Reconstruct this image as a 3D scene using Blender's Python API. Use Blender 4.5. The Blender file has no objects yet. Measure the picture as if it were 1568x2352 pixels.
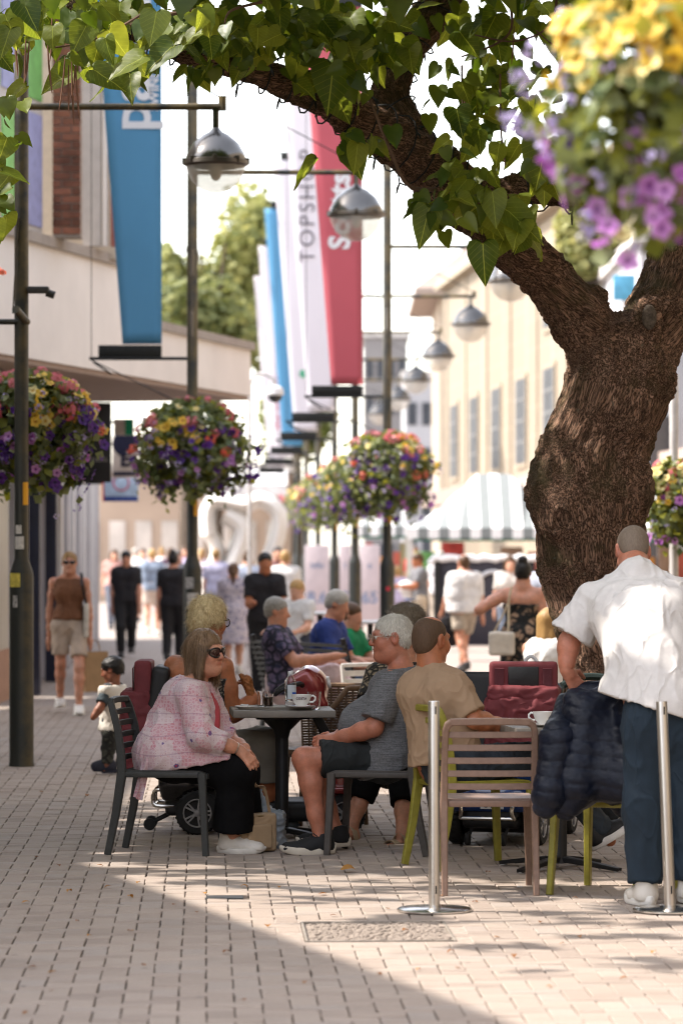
import bpy, bmesh, math, random
import numpy as np
from mathutils import Vector, Matrix, noise as mnoise

random.seed(11)
RNG = np.random.default_rng(11)
SC = bpy.context.scene
COL = SC.collection
R = math.radians

# ------------------------------------------------------------------ camera, sky, sun, exposure
CAM_H = 1.62                      # eye height of the photographer
FPX, CX, CY = 8000.0, 784.0, 1265.0   # long lens: focal length, centre and horizon on a 1568 x 2352 grid
cam_d = bpy.data.cameras.new("camera")
cam = bpy.data.objects.new("camera", cam_d)
COL.objects.link(cam)
cam.location = (0, 0, CAM_H)
cam.rotation_euler = (R(90), 0, 0)
cam_d.sensor_fit = 'VERTICAL'
cam_d.sensor_height = 36.0
cam_d.lens = FPX / 2352 * 36.0
cam_d.shift_y = (CY - 1176) / 2352
cam_d.clip_end = 3000
cam_d.dof.use_dof = True
cam_d.dof.focus_distance = 18.4
cam_d.dof.aperture_fstop = 3.0
SC.camera = cam

SUN = Vector((-0.67, 0.06, 0.74)).normalized()     # direction towards the sun: high on the left of the street
world = bpy.data.worlds.new("World")
SC.world = world
world.use_nodes = True
wn, wl = world.node_tree.nodes, world.node_tree.links
wn.clear()
sky = wn.new('ShaderNodeTexSky')
sky.sky_type = 'NISHITA'
sky.sun_disc = False
sky.sun_elevation = math.asin(SUN.z)
sky.sun_rotation = math.atan2(SUN.x, SUN.y)
sky.dust_density = 1.0
sky.air_density = 1.0
sky.ozone_density = 1.0
bgn = wn.new('ShaderNodeBackground')
bgn.inputs['Strength'].default_value = 0.15
wout = wn.new('ShaderNodeOutputWorld')
hz = wn.new('ShaderNodeHueSaturation')          # thin summer haze: the whole sky is paler
hz.inputs['Saturation'].default_value = 0.45
wl.new(sky.outputs[0], hz.inputs['Color'])
wl.new(hz.outputs[0], bgn.inputs[0])
wl.new(bgn.outputs[0], wout.inputs[0])

sun_d = bpy.data.lights.new("sun", 'SUN')
sun_d.energy = 2.0
sun_d.angle = R(0.53)
sun_d.color = (1.0, 0.97, 0.925)
sun = bpy.data.objects.new("sun", sun_d)
COL.objects.link(sun)
sun.rotation_euler = (-SUN).to_track_quat('-Z', 'Y').to_euler()
sun.location = (-10, 20, 30)

SC.view_settings.view_transform = 'Standard'
SC.view_settings.look = 'None'
SC.view_settings.exposure = 2.14
SC.view_settings.gamma = 1.0
SC.view_settings.use_curve_mapping = False
SC.view_settings.use_white_balance = True      # the photograph is balanced warm for the shade
SC.view_settings.white_balance_temperature = 7000
SC.view_settings.white_balance_tint = 12
SC.render.engine = 'CYCLES'
SC.cycles.use_denoising = True
try:
    SC.cycles.denoiser = 'OPENIMAGEDENOISE'
except Exception:
    pass
SC.cycles.filter_width = 1.05
SC.cycles.max_bounces = 8
SC.cycles.transparent_max_bounces = 12
SC.cycles.caustics_reflective = False
SC.cycles.caustics_refractive = False
SC.cycles.sample_clamp_indirect = 8.0

def V3(*a): return Vector(a)
def lerp(a, b, t): return Vector(a) * (1 - t) + Vector(b) * t

def at(x, y, d):
    """World point seen at (x, y) of the 1568 x 2352 grid at depth d metres."""
    return Vector(((x - CX) * d / FPX, d, CAM_H - (y - CY) * d / FPX))

def gd(y):
    """Depth of the ground point seen at row y."""
    return FPX * CAM_H / (y - CY)

# ------------------------------------------------------------------ object helpers
def link(o, parent=None):
    COL.objects.link(o)
    if parent is not None:
        o.parent = parent
    return o

def tag(o, label=None, cat=None, group=None, kind=None):
    if label: o['label'] = label
    if cat: o['category'] = cat
    if group: o['group'] = group
    if kind: o['kind'] = kind
    return o

def thing(name, label, cat, loc=(0, 0, 0), rz=0.0, group=None):
    o = bpy.data.objects.new(name, None)
    o.empty_display_size = 0.1
    link(o)
    o.location = loc
    o.rotation_euler = (0, 0, rz)
    return tag(o, label, cat, group)

def mesh_obj(name, V, F, m, parent=None, smooth=True, sharp=None, mi=None):
    me = bpy.data.meshes.new(name)
    if len(F) and isinstance(F, np.ndarray):
        V = np.asarray(V, dtype=np.float32)
        F = np.asarray(F, dtype=np.int32)
        n, k = F.shape
        me.vertices.add(len(V)); me.vertices.foreach_set('co', V.ravel())
        me.loops.add(n * k); me.loops.foreach_set('vertex_index', F.ravel())
        me.polygons.add(n)
        me.polygons.foreach_set('loop_start', np.arange(0, n * k, k, dtype=np.int32))
        me.update(calc_edges=True)
    else:
        me.from_pydata([tuple(v) for v in V], [], [tuple(f) for f in F])
    ms = m if isinstance(m, (list, tuple)) else [m]
    for x in ms:
        me.materials.append(x)
    if mi is not None:
        me.polygons.foreach_set('material_index', np.asarray(mi, dtype=np.int32))
    if smooth:
        me.shade_smooth()
        if sharp:
            me.set_sharp_from_angle(angle=R(sharp))
    me.update()
    o = bpy.data.objects.new(name, me)
    return link(o, parent)

def copy_obj(o, parent, loc, rot=(0, 0, 0), scale=(1, 1, 1)):
    c = o.copy()
    COL.objects.link(c)
    c.parent = parent
    c.location = loc
    c.rotation_euler = rot
    c.scale = scale
    return c

def frame(z, hint=(0, 0, 1)):
    z = Vector(z).normalized()
    h = Vector(hint)
    if abs(z.dot(h)) > 0.98 * h.length:
        h = Vector((1, 0, 0)) if abs(z.x) < 0.9 else Vector((0, 1, 0))
    x = h.cross(z).normalized()
    y = z.cross(x)
    return x, y, z

class MB:
    """Collects shapes and builds them as one mesh object."""
    def __init__(s):
        s.V, s.F, s.M, s.cur = [], [], [], 0
    def add(s, V, F):
        b = len(s.V)
        s.V += [tuple(v) for v in V]
        s.F += [tuple(i + b for i in f) for f in F]
        s.M += [s.cur] * len(F)
        return s
    def box(s, c, size, rot=None, bev=0.0):
        hx, hy, hz = size[0] / 2, size[1] / 2, size[2] / 2
        b = min(bev, hx * .9, hy * .9, hz * .9)
        M = rot if rot is not None else Matrix.Identity(3)
        c = Vector(c)
        if b <= 0:
            V = [(x, y, z) for x in (-hx, hx) for y in (-hy, hy) for z in (-hz, hz)]
            F = [(0, 1, 3, 2), (4, 6, 7, 5), (0, 4, 5, 1), (2, 3, 7, 6), (0, 2, 6, 4), (1, 5, 7, 3)]
        else:
            bm = bmesh.new()
            bmesh.ops.create_cube(bm, size=1.0)
            for v in bm.verts:
                v.co = Vector((v.co.x * 2 * hx, v.co.y * 2 * hy, v.co.z * 2 * hz))
            bmesh.ops.bevel(bm, geom=list(bm.edges), offset=b, segments=2, profile=0.5, affect='EDGES')
            bm.verts.ensure_lookup_table()
            V = [v.co[:] for v in bm.verts]
            F = [[v.index for v in f.verts] for f in bm.faces]
            bm.free()
        return s.add([c + M @ Vector(v) for v in V], F)
    def tube(s, pts, rad, n=12, cap=True, squash=None, hint=(0, 0, 1)):
        pts = [Vector(p) for p in pts]
        m = len(pts)
        rads = rad if isinstance(rad, (list, tuple)) else [rad] * m
        V, F = [], []
        T = []
        for i in range(m):
            a = pts[max(0, i - 1)]; b = pts[min(m - 1, i + 1)]
            T.append((b - a).normalized())
        x, y, z = frame(T[0], hint)
        for i in range(m):
            z = T[i]
            x = (x - z * x.dot(z)).normalized()
            y = z.cross(x)
            for k in range(n):
                a = 2 * math.pi * k / n
                ca, sa = math.cos(a), math.sin(a)
                if squash: ca *= squash[0]; sa *= squash[1]
                V.append(pts[i] + (x * ca + y * sa) * rads[i])
        for i in range(m - 1):
            for k in range(n):
                k2 = (k + 1) % n
                F.append((i * n + k, i * n + k2, (i + 1) * n + k2, (i + 1) * n + k))
        if cap:
            F.append(tuple(reversed(range(n))))
            F.append(tuple(range((m - 1) * n, m * n)))
        return s.add(V, F)
    def bar(s, pts, w, t, wdir):
        """rectangular section swept along pts; w along wdir, t across."""
        pts = [Vector(p) for p in pts]
        m = len(pts)
        W = w if isinstance(w, (list, tuple)) else [w] * m
        Tt = t if isinstance(t, (list, tuple)) else [t] * m
        V, F = [], []
        for i in range(m):
            z = (pts[min(m - 1, i + 1)] - pts[max(0, i - 1)]).normalized()
            x = Vector(wdir); x = (x - z * x.dot(z)).normalized()
            y = z.cross(x)
            a, b = W[i] / 2, Tt[i] / 2
            c = min(a, b) * .3
            for u, v in ((-a + c, -b), (a - c, -b), (a, -b + c), (a, b - c), (a - c, b), (-a + c, b), (-a, b - c), (-a, -b + c)):
                V.append(pts[i] + x * u + y * v)
        n = 8
        for i in range(m - 1):
            for k in range(n):
                k2 = (k + 1) % n
                F.append((i * n + k, i * n + k2, (i + 1) * n + k2, (i + 1) * n + k))
        F.append(tuple(reversed(range(n)))); F.append(tuple(range((m - 1) * n, m * n)))
        return s.add(V, F)
    def lathe(s, prof, c=(0, 0, 0), n=24, axis=(0, 0, 1), cap=True):
        x, y, z = frame(axis, (0, 1, 0))
        c = Vector(c)
        V, F = [], []
        for r, h in prof:
            for k in range(n):
                a = 2 * math.pi * k / n
                V.append(c + z * h + (x * math.cos(a) + y * math.sin(a)) * r)
        for i in range(len(prof) - 1):
            for k in range(n):
                k2 = (k + 1) % n
                F.append((i * n + k, i * n + k2, (i + 1) * n + k2, (i + 1) * n + k))
        if cap:
            if prof[0][0] > 1e-4: F.append(tuple(reversed(range(n))))
            if prof[-1][0] > 1e-4: F.append(tuple(range((len(prof) - 1) * n, len(prof) * n)))
        return s.add(V, F)
    def prism(s, poly, vec):
        n = len(poly)
        v = Vector(vec)
        V = [Vector(p) for p in poly] + [Vector(p) + v for p in poly]
        F = [tuple(reversed(range(n))), tuple(range(n, 2 * n))]
        for k in range(n):
            k2 = (k + 1) % n
            F.append((k, k2, n + k2, n + k))
        return s.add(V, F)
    def quad(s, a, b, c, d):
        return s.add([a, b, c, d], [(0, 1, 2, 3)])
    def sphere(s, c, r, n=12, m=8):
        rr = r if isinstance(r, (tuple, list)) else (r, r, r)
        V, F = [], []
        for i in range(m + 1):
            p = math.pi * i / m
            for k in range(n):
                a = 2 * math.pi * k / n
                V.append((c[0] + rr[0] * math.sin(p) * math.cos(a), c[1] + rr[1] * math.sin(p) * math.sin(a), c[2] - rr[2] * math.cos(p)))
        for i in range(m):
            for k in range(n):
                k2 = (k + 1) % n
                F.append((i * n + k, i * n + k2, (i + 1) * n + k2, (i + 1) * n + k))
        return s.add(V, F)
    def grid(s, fn, nu, nv, closed_u=False):
        V = [fn(i / (nu if closed_u else nu - 1), j / (nv - 1)) for j in range(nv) for i in range(nu)]
        F = []
        for j in range(nv - 1):
            for i in range(nu if closed_u else nu - 1):
                i2 = (i + 1) % nu
                F.append((j * nu + i, j * nu + i2, (j + 1) * nu + i2, (j + 1) * nu + i))
        return s.add(V, F)
    def build(s, name, m, parent=None, smooth=True, sharp=35):
        return mesh_obj(name, s.V, s.F, m, parent, smooth, sharp, s.M if isinstance(m, (list, tuple)) else None)

def curve(ctrl, n=24):
    out = []
    m = len(ctrl) - 1
    for i in range(n + 1):
        t = i / n * m; k = min(int(t), m - 1); f = t - k
        P_ = [Vector(ctrl[max(0, min(m, k + j))]) for j in (-1, 0, 1, 2)]
        out.append(0.5 * ((2 * P_[1]) + (-P_[0] + P_[2]) * f + (2 * P_[0] - 5 * P_[1] + 4 * P_[2] - P_[3]) * f * f + (-P_[0] + 3 * P_[1] - 3 * P_[2] + P_[3]) * f ** 3))
    return out

def rotz(a): return Matrix.Rotation(a, 3, 'Z')

# ------------------------------------------------------------------ numpy noise
_PERM = np.random.default_rng(3).permutation(512).astype(np.int64)
_PERM = np.concatenate([_PERM % 256, _PERM % 256, _PERM % 256])
_GR = np.random.default_rng(4).normal(size=(256, 3)); _GR /= np.linalg.norm(_GR, axis=1)[:, None]
def pnoise(P):
    P = np.asarray(P, dtype=np.float64)
    i = np.floor(P).astype(np.int64); f = P - i; i &= 255
    u = f * f * f * (f * (f * 6 - 15) + 10)
    def g(dx, dy, dz):
        h = _PERM[_PERM[_PERM[i[:, 0] + dx] + i[:, 1] + dy] + i[:, 2] + dz]
        G = _GR[h]
        return G[:, 0] * (f[:, 0] - dx) + G[:, 1] * (f[:, 1] - dy) + G[:, 2] * (f[:, 2] - dz)
    def L(a, b, t): return a + (b - a) * t
    x00 = L(g(0, 0, 0), g(1, 0, 0), u[:, 0]); x10 = L(g(0, 1, 0), g(1, 1, 0), u[:, 0])
    x01 = L(g(0, 0, 1), g(1, 0, 1), u[:, 0]); x11 = L(g(0, 1, 1), g(1, 1, 1), u[:, 0])
    return L(L(x00, x10, u[:, 1]), L(x01, x11, u[:, 1]), u[:, 2]) * 1.6
def fbm(P, o=3):
    s, a, P = 0, 1.0, np.asarray(P, dtype=np.float64)
    for k in range(o):
        s = s + a * pnoise(P + 17.3 * k); P = P * 2.03; a *= .5
    return s
def vnormals(V, F):
    n = np.zeros_like(V)
    a = V[F[:, 2]] - V[F[:, 0]]; b = V[F[:, 3]] - V[F[:, 1]] if F.shape[1] == 4 else V[F[:, 1]] - V[F[:, 0]]
    fn = np.cross(a, b) if F.shape[1] == 4 else np.cross(b, a)
    for k in range(F.shape[1]):
        np.add.at(n, F[:, k], fn)
    return n / (np.linalg.norm(n, axis=1)[:, None] + 1e-12)

# ------------------------------------------------------------------ implicit surfaces (smooth bodies, cloth, bark)
class SDF:
    def __init__(s): s.ops = []
    def cone(s, a, b, ra, rb=None, k=.02, cutb=False, cuta=False):
        s.ops.append(('cone', np.array(a, float), np.array(b, float), ra, ra if rb is None else rb, k, cutb, cuta)); return s
    def chain(s, pts, rads, k=.02):
        for i in range(len(pts) - 1):
            s.cone(pts[i], pts[i + 1], rads[i], rads[i + 1], k)
        return s
    def ell(s, c, r, M=None, k=.02, sub=False):
        s.ops.append(('sub' if sub else 'ell', np.array(c, float), np.array(r, float), None if M is None else np.array(M, float), k)); return s
    def rbox(s, c, h, M=None, rad=.01, k=.01):
        s.ops.append(('box', np.array(c, float), np.array(h, float), None if M is None else np.array(M, float), rad, k)); return s
    def cut(s, p, n, k=.004):
        s.ops.append(('cut', np.array(p, float), np.array(n, float) / np.linalg.norm(n), k)); return s
    def mesh(s, vox):
        lo, hi = np.full(3, 1e9), np.full(3, -1e9)
        for o in s.ops:
            if o[0] == 'cone':
                r = max(o[3], o[4])
                lo = np.minimum(lo, np.minimum(o[1], o[2]) - r); hi = np.maximum(hi, np.maximum(o[1], o[2]) + r)
            elif o[0] == 'ell':
                r = o[2].max() if o[3] is not None else o[2]
                lo = np.minimum(lo, o[1] - r); hi = np.maximum(hi, o[1] + r)
            elif o[0] == 'box':
                r = np.linalg.norm(o[2]) + o[4]
                lo = np.minimum(lo, o[1] - r); hi = np.maximum(hi, o[1] + r)
        lo -= 3 * vox; hi += 3 * vox
        n = np.ceil((hi - lo) / vox).astype(int) + 1
        ax = [lo[i] + vox * np.arange(n[i]) for i in range(3)]
        D = np.full(n, 1.0, dtype=np.float32)
        for o in s.ops:
            if o[0] == 'cut':
                _, p, nn, k = o
                pl = ((ax[0] - p[0]) * nn[0])[:, None, None] + ((ax[1] - p[1]) * nn[1])[None, :, None] + ((ax[2] - p[2]) * nn[2])[None, None, :]
                D = np.maximum(D, pl.astype(np.float32)); continue
            if o[0] == 'cone':
                r = max(o[3], o[4]); l = np.minimum(o[1], o[2]) - r; h = np.maximum(o[1], o[2]) + r; k = o[5]
            elif o[0] in ('ell', 'sub'):
                r = o[2].max() if o[3] is not None else o[2]; l = o[1] - r; h = o[1] + r; k = o[4]
            else:
                r = np.linalg.norm(o[2]) + o[4]; l = o[1] - r; h = o[1] + r; k = o[5]
            m = k + 3 * vox
            i0 = np.clip(np.floor((l - m - lo) / vox).astype(int), 0, n); i1 = np.clip(np.ceil((h + m - lo) / vox).astype(int) + 1, 0, n)
            if np.any(i1 <= i0): continue
            X = ax[0][i0[0]:i1[0], None, None]; Y = ax[1][None, i0[1]:i1[1], None]; Z = ax[2][None, None, i0[2]:i1[2]]
            if o[0] == 'cone':
                a, b, ra, rb = o[1:5]
                ba = b - a; L2 = max(ba @ ba, 1e-12)
                px, py, pz = X - a[0], Y - a[1], Z - a[2]
                t0 = (px * ba[0] + py * ba[1] + pz * ba[2]) / L2
                t = np.clip(t0, 0, 1)
                d = np.sqrt((px - t * ba[0]) ** 2 + (py - t * ba[1]) ** 2 + (pz - t * ba[2]) ** 2) - (ra + (rb - ra) * t)
                L = math.sqrt(L2)
                if o[6]: d = np.maximum(d, (t0 - 1) * L)
                if o[7]: d = np.maximum(d, -t0 * L)
            else:
                px, py, pz = X - o[1][0], Y - o[1][1], Z - o[1][2]
                if o[3] is not None:
                    M = o[3]
                    px, py, pz = [px * M[0, j] + py * M[1, j] + pz * M[2, j] for j in range(3)]
                if o[0] == 'box':
                    qx, qy, qz = np.abs(px) - o[2][0], np.abs(py) - o[2][1], np.abs(pz) - o[2][2]
                    d = np.sqrt(np.maximum(qx, 0) ** 2 + np.maximum(qy, 0) ** 2 + np.maximum(qz, 0) ** 2) + np.minimum(np.maximum(qx, np.maximum(qy, qz)), 0) - o[4]
                else:
                    rr = o[2]
                    k0 = np.sqrt((px / rr[0]) ** 2 + (py / rr[1]) ** 2 + (pz / rr[2]) ** 2)
                    k1 = np.sqrt((px / rr[0] ** 2) ** 2 + (py / rr[1] ** 2) ** 2 + (pz / rr[2] ** 2) ** 2) + 1e-9
                    d = k0 * (k0 - 1) / k1
                    d = np.where(k0 < .05, -rr.min(), d)
            w = D[i0[0]:i1[0], i0[1]:i1[1], i0[2]:i1[2]]
            if o[0] == 'sub':
                hh = np.clip(.5 - .5 * (w + d) / k, 0, 1)
                w[...] = w * (1 - hh) + (-d) * hh + k * hh * (1 - hh)
            else:
                hh = np.clip(.5 + .5 * (d - w) / k, 0, 1)
                w[...] = d * (1 - hh) + w * hh - k * hh * (1 - hh)
        return surfnets(D, lo, vox)

def surfnets(D, lo, vox):
    S = D < 0
    c = np.zeros(np.array(D.shape) - 1, dtype=np.uint8)
    offs = [(i, j, k) for i in (0, 1) for j in (0, 1) for k in (0, 1)]
    nx, ny, nz = c.shape
    for i, j, k in offs:
        c += S[i:i + nx, j:j + ny, k:k + nz]
    act = (c > 0) & (c < 8)
    I = np.argwhere(act)
    idx = np.full(c.shape, -1, dtype=np.int64); idx[act] = np.arange(len(I))
    vals = np.stack([D[I[:, 0] + i, I[:, 1] + j, I[:, 2] + k] for i, j, k in offs], 1)
    acc = np.zeros((len(I), 3)); cnt = np.zeros(len(I))
    O = np.array(offs, float)
    for a in range(8):
        for b in range(a + 1, 8):
            if abs(O[a] - O[b]).sum() != 1: continue
            va, vb = vals[:, a], vals[:, b]
            m = (va < 0) != (vb < 0)
            t = va[m] / (va[m] - vb[m])
            acc[m] += O[a] + t[:, None] * (O[b] - O[a]); cnt[m] += 1
    V = lo + vox * (I + acc / cnt[:, None])
    Fs = []
    for ax in range(3):
        sl0 = [slice(None)] * 3; sl1 = [slice(None)] * 3
        sl0[ax] = slice(0, -1); sl1[ax] = slice(1, None)
        A, B = S[tuple(sl0)], S[tuple(sl1)]
        E = np.argwhere(A != B)
        u, v = (ax + 1) % 3, (ax + 2) % 3
        ok = (E[:, u] > 0) & (E[:, v] > 0) & (E[:, u] < D.shape[u] - 1) & (E[:, v] < D.shape[v] - 1)
        E = E[ok]
        q = []
        for du, dv in ((1, 1), (0, 1), (0, 0), (1, 0)):
            e = E.copy(); e[:, u] -= du; e[:, v] -= dv
            q.append(idx[e[:, 0], e[:, 1], e[:, 2]])
        Q = np.stack(q, 1)
        flip = ~A[E[:, 0], E[:, 1], E[:, 2]]
        Q[flip] = Q[flip][:, ::-1]
        Fs.append(Q)
    F = np.concatenate(Fs)
    F = F[(F >= 0).all(1)]
    return V, F.astype(np.int32)

def join_vf(parts):
    Vs, Fs, b = [], [], 0
    for V, F in parts:
        Vs.append(V); Fs.append(F + b); b += len(V)
    return np.concatenate(Vs), np.concatenate(Fs)

def ruffle(V, F, amp, sc, seed=0.0, stretch=(1, 1, 1), octv=2):
    """cloth folds: push the surface along its normals."""
    N = vnormals(V, F)
    P = V * np.array(stretch) * sc + seed
    n = fbm(P, octv)
    w = np.stack([pnoise(P * .7 + 31), pnoise(P * .7 + 57), pnoise(P * .7 + 83)], 1)
    m = pnoise(P * 1.15 + w * .9 + 7)
    r = np.clip(1 - np.abs(m) * 2.2, 0, 1) ** 2
    return V + N * (amp * (.45 * n + .95 * r - .3))[:, None]

# ------------------------------------------------------------------ materials
def lin(h):
    h = h.lstrip('#')
    c = [int(h[i:i + 2], 16) / 255 for i in (0, 2, 4)]
    return tuple(x / 12.92 if x <= .04045 else ((x + .055) / 1.055) ** 2.4 for x in c)

_MATS = {}
class NT:
    def __init__(s, name):
        s.m = bpy.data.materials.new(name)
        s.m.use_nodes = True
        s.t = s.m.node_tree
        s.n, s.l = s.t.nodes, s.t.links
        s.b = s.n['Principled BSDF']
        s.out = s.n['Material Output']
    def node(s, t, **kw):
        x = s.n.new(t)
        for k, v in kw.items(): setattr(x, k, v)
        return x
    def lk(s, a, b): s.l.new(a, b)
    def coord(s, which='Object', scale=(1, 1, 1), rot=(0, 0, 0)):
        tc = s.node('ShaderNodeTexCoord'); mp = s.node('ShaderNodeMapping')
        mp.inputs['Scale'].default_value = scale
        mp.inputs['Rotation'].default_value = rot
        s.lk(tc.outputs[which], mp.inputs[0])
        return mp.outputs[0]
    def noise(s, vec, scale, detail=3, rough=.55):
        x = s.node('ShaderNodeTexNoise')
        x.inputs['Scale'].default_value = scale; x.inputs['Detail'].default_value = detail; x.inputs['Roughness'].default_value = rough
        if vec is not None: s.lk(vec, x.inputs['Vector'])
        return x.outputs['Fac']
    def ramp(s, fac, stops):
        x = s.node('ShaderNodeValToRGB')
        e = x.color_ramp.elements
        while len(e) < len(stops): e.new(.5)
        for i, (p, c) in enumerate(stops):
            e[i].position = p; e[i].color = (*c, 1) if len(c) == 3 else c
        s.lk(fac, x.inputs[0])
        return x.outputs[0]
    def mix(s, fac, a, b, mode='MIX'):
        x = s.node('ShaderNodeMix', data_type='RGBA', blend_type=mode)
        for v, i in ((fac, 0), (a, 6), (b, 7)):
            if hasattr(v, 'links'): s.lk(v, x.inputs[i])
            else: x.inputs[i].default_value = v if i == 0 else (*v[:3], 1)
        return x.outputs[2]
    def math(s, op, a, b=0.0, clamp=False):
        x = s.node('ShaderNodeMath', operation=op); x.use_clamp = clamp
        for i, v in enumerate((a, b)):
            if hasattr(v, 'links'): s.lk(v, x.inputs[i])
            else: x.inputs[i].default_value = v
        return x.outputs[0]
    def bump(s, h, strength=.3, dist=.01):
        x = s.node('ShaderNodeBump')
        x.inputs['Strength'].default_value = strength; x.inputs['Distance'].default_value = dist
        s.lk(h, x.inputs['Height']); s.lk(x.outputs[0], s.b.inputs['Normal'])
        return x
    def setb(s, **kw):
        for k, v in kw.items():
            i = s.b.inputs[k.replace('_', ' ')]
            if hasattr(v, 'links'): s.lk(v, i)
            else: i.default_value = (*v, 1) if isinstance(v, tuple) and len(v) == 3 else v
        return s

def mat(name, col, rough=.6, metal=0.0, var=.18, scale=8, bump=0.0, bscale=120, bdist=.004, coat=0.0, spec=.4, rnd=0.0, stretch=(1, 1, 1), sheen=0.0, wr=0.0):
    if name in _MATS: return _MATS[name]
    t = NT(name)
    if isinstance(col, str): col = lin(col)
    v = t.coord('Object', stretch)
    n = t.noise(v, scale, 4)
    lo = tuple(c * (1 - var) for c in col); hi = tuple(min(1, c * (1 + var)) for c in col)
    c = t.ramp(n, [(.3, lo), (.7, hi)])
    if rnd:
        oi = t.node('ShaderNodeObjectInfo')
        k = t.math('ADD', t.math('MULTIPLY', oi.outputs['Random'], 2 * rnd), 1 - rnd)
        hs = t.node('ShaderNodeHueSaturation'); t.lk(k, hs.inputs['Value']); t.lk(c, hs.inputs['Color']); c = hs.outputs[0]
    t.setb(Base_Color=c, Roughness=rough, Metallic=metal)
    t.b.inputs['Specular IOR Level'].default_value = spec
    if coat: t.b.inputs['Coat Weight'].default_value = coat
    if sheen:
        t.b.inputs['Sheen Weight'].default_value = sheen
    if wr:      # cloth creases
        nz = t.node('ShaderNodeTexNoise'); nz.inputs['Scale'].default_value = 5.5; nz.inputs['Detail'].default_value = 1.5; nz.inputs['Distortion'].default_value = .5
        v3 = t.coord('Object', (1.3, 1.3, .7)); t.lk(v3, nz.inputs['Vector'])
        rg = t.math('SUBTRACT', 1.0, t.math('MULTIPLY', t.math('ABSOLUTE', t.math('SUBTRACT', nz.outputs['Fac'], .5)), 9.0), True)
        h_ = t.math('ADD', t.math('POWER', rg, 2.0), t.math('MULTIPLY', t.noise(v, bscale, 3), .12))
        t.bump(h_, wr, .010)
    elif bump:
        t.bump(t.noise(v, bscale, 3), bump, bdist)
    _MATS[name] = t.m
    return t.m

def leaf_mat(name, c1, c2, trans=.45, rough=.45, obj_rnd=True, scale=6):
    if name in _MATS: return _MATS[name]
    t = NT(name)
    v = t.coord('Object')
    n = t.noise(v, scale, 3)
    geo = t.node('ShaderNodeNewGeometry')
    f = t.math('ADD', t.math('MULTIPLY', n, .5), t.math('MULTIPLY', geo.outputs['Random Per Island'], .5))
    if obj_rnd:
        oi = t.node('ShaderNodeObjectInfo')
        f = t.math('ADD', t.math('MULTIPLY', f, .6), t.math('MULTIPLY', oi.outputs['Random'], .45))
    c = t.ramp(f, [(.25, c1), (.8, c2)])
    t.setb(Base_Color=c, Roughness=rough)
    tr = t.node('ShaderNodeBsdfTranslucent')
    hs = t.node('ShaderNodeHueSaturation'); hs.inputs['Value'].default_value = 1.25; hs.inputs['Saturation'].default_value = 1.1; hs.inputs['Hue'].default_value = .485
    t.lk(c, hs.inputs['Color']); t.lk(hs.outputs[0], tr.inputs[0])
    mx = t.node('ShaderNodeMixShader'); mx.inputs[0].default_value = trans
    t.lk(t.b.outputs[0], mx.inputs[1]); t.lk(tr.outputs[0], mx.inputs[2]); t.lk(mx.outputs[0], t.out.inputs[0])
    _MATS[name] = t.m
    return t.m

def text_mesh(name, body, size, m, parent=None, M=None, depth=.002, offset=0.0, spacing=1.0, align='CENTER'):
    """lettering as real, thin, raised geometry; M places its x/y plane."""
    cu = bpy.data.curves.new(name, 'FONT')
    cu.body = body; cu.size = size; cu.extrude = depth; cu.offset = offset
    cu.align_x = align; cu.align_y = 'CENTER'; cu.space_character = spacing
    cu.resolution_u = 3
    tmp = bpy.data.objects.new(name + '_tmp', cu)
    COL.objects.link(tmp)
    dg = bpy.context.evaluated_depsgraph_get()
    me = bpy.data.meshes.new_from_object(tmp.evaluated_get(dg))
    bpy.data.objects.remove(tmp); bpy.data.curves.remove(cu)
    me.materials.clear(); me.materials.append(m)
    if M is not None: me.transform(M)
    me.name = name
    o = bpy.data.objects.new(name, me)
    return link(o, parent)
# ------------------------------------------------------------------ ground
def paver_material():
    t = NT('paver_concrete')
    v = t.coord('Object')
    oi = t.node('ShaderNodeObjectInfo'); geo = t.node('ShaderNodeNewGeometry')
    wp = t.node('ShaderNodeNewGeometry')
    rnd = t.math('FRACT', t.math('ADD', oi.outputs['Random'], geo.outputs['Random Per Island']))
    base = t.ramp(rnd, [(0.0, (.22, .165, .135)), (.12, (.29, .225, .185)), (.4, (.32, .25, .205)), (.7, (.355, .285, .235)), (.88, (.31, .265, .235)), (1.0, (.38, .30, .245))])
    big = t.noise(wp.outputs['Position'], .55, 3)
    base = t.mix(t.math('MULTIPLY', big, .35), base, (.35, .31, .29))
    stain = t.noise(wp.outputs['Position'], 3.1, 5, .65)
    base = t.mix(t.ramp(stain, [(.56, (0, 0, 0)), (.78, (.6, .6, .6))]), base, (.18, .145, .12))
    grit = t.noise(wp.outputs['Position'], 240, 2)
    base = t.mix(.35, base, t.ramp(grit, [(.3, (.19, .155, .13)), (.7, (.44, .37, .31))]))
    vg = t.node('ShaderNodeTexVoronoi', feature='F1'); vg.inputs['Scale'].default_value = 3.4; t.lk(wp.outputs['Position'], vg.inputs['Vector'])
    gum = t.ramp(t.math('ADD', vg.outputs['Distance'], t.math('MULTIPLY', t.noise(wp.outputs['Position'], 60, 2), .03)), [(.055, (.75, .75, .75)), (.075, (0, 0, 0))])
    base = t.mix(gum, base, (.13, .11, .10))
    wet = t.noise(wp.outputs['Position'], .9, 4, .6)
    base = t.mix(t.ramp(wet, [(.52, (0, 0, 0)), (.66, (.35, .35, .35))]), base, (.22, .175, .145))
    t.setb(Base_Color=base, Roughness=.82)
    t.b.inputs['Specular IOR Level'].default_value = .35
    t.bump(t.noise(wp.outputs['Position'], 160, 3), .35, .002)
    return t.m

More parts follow.
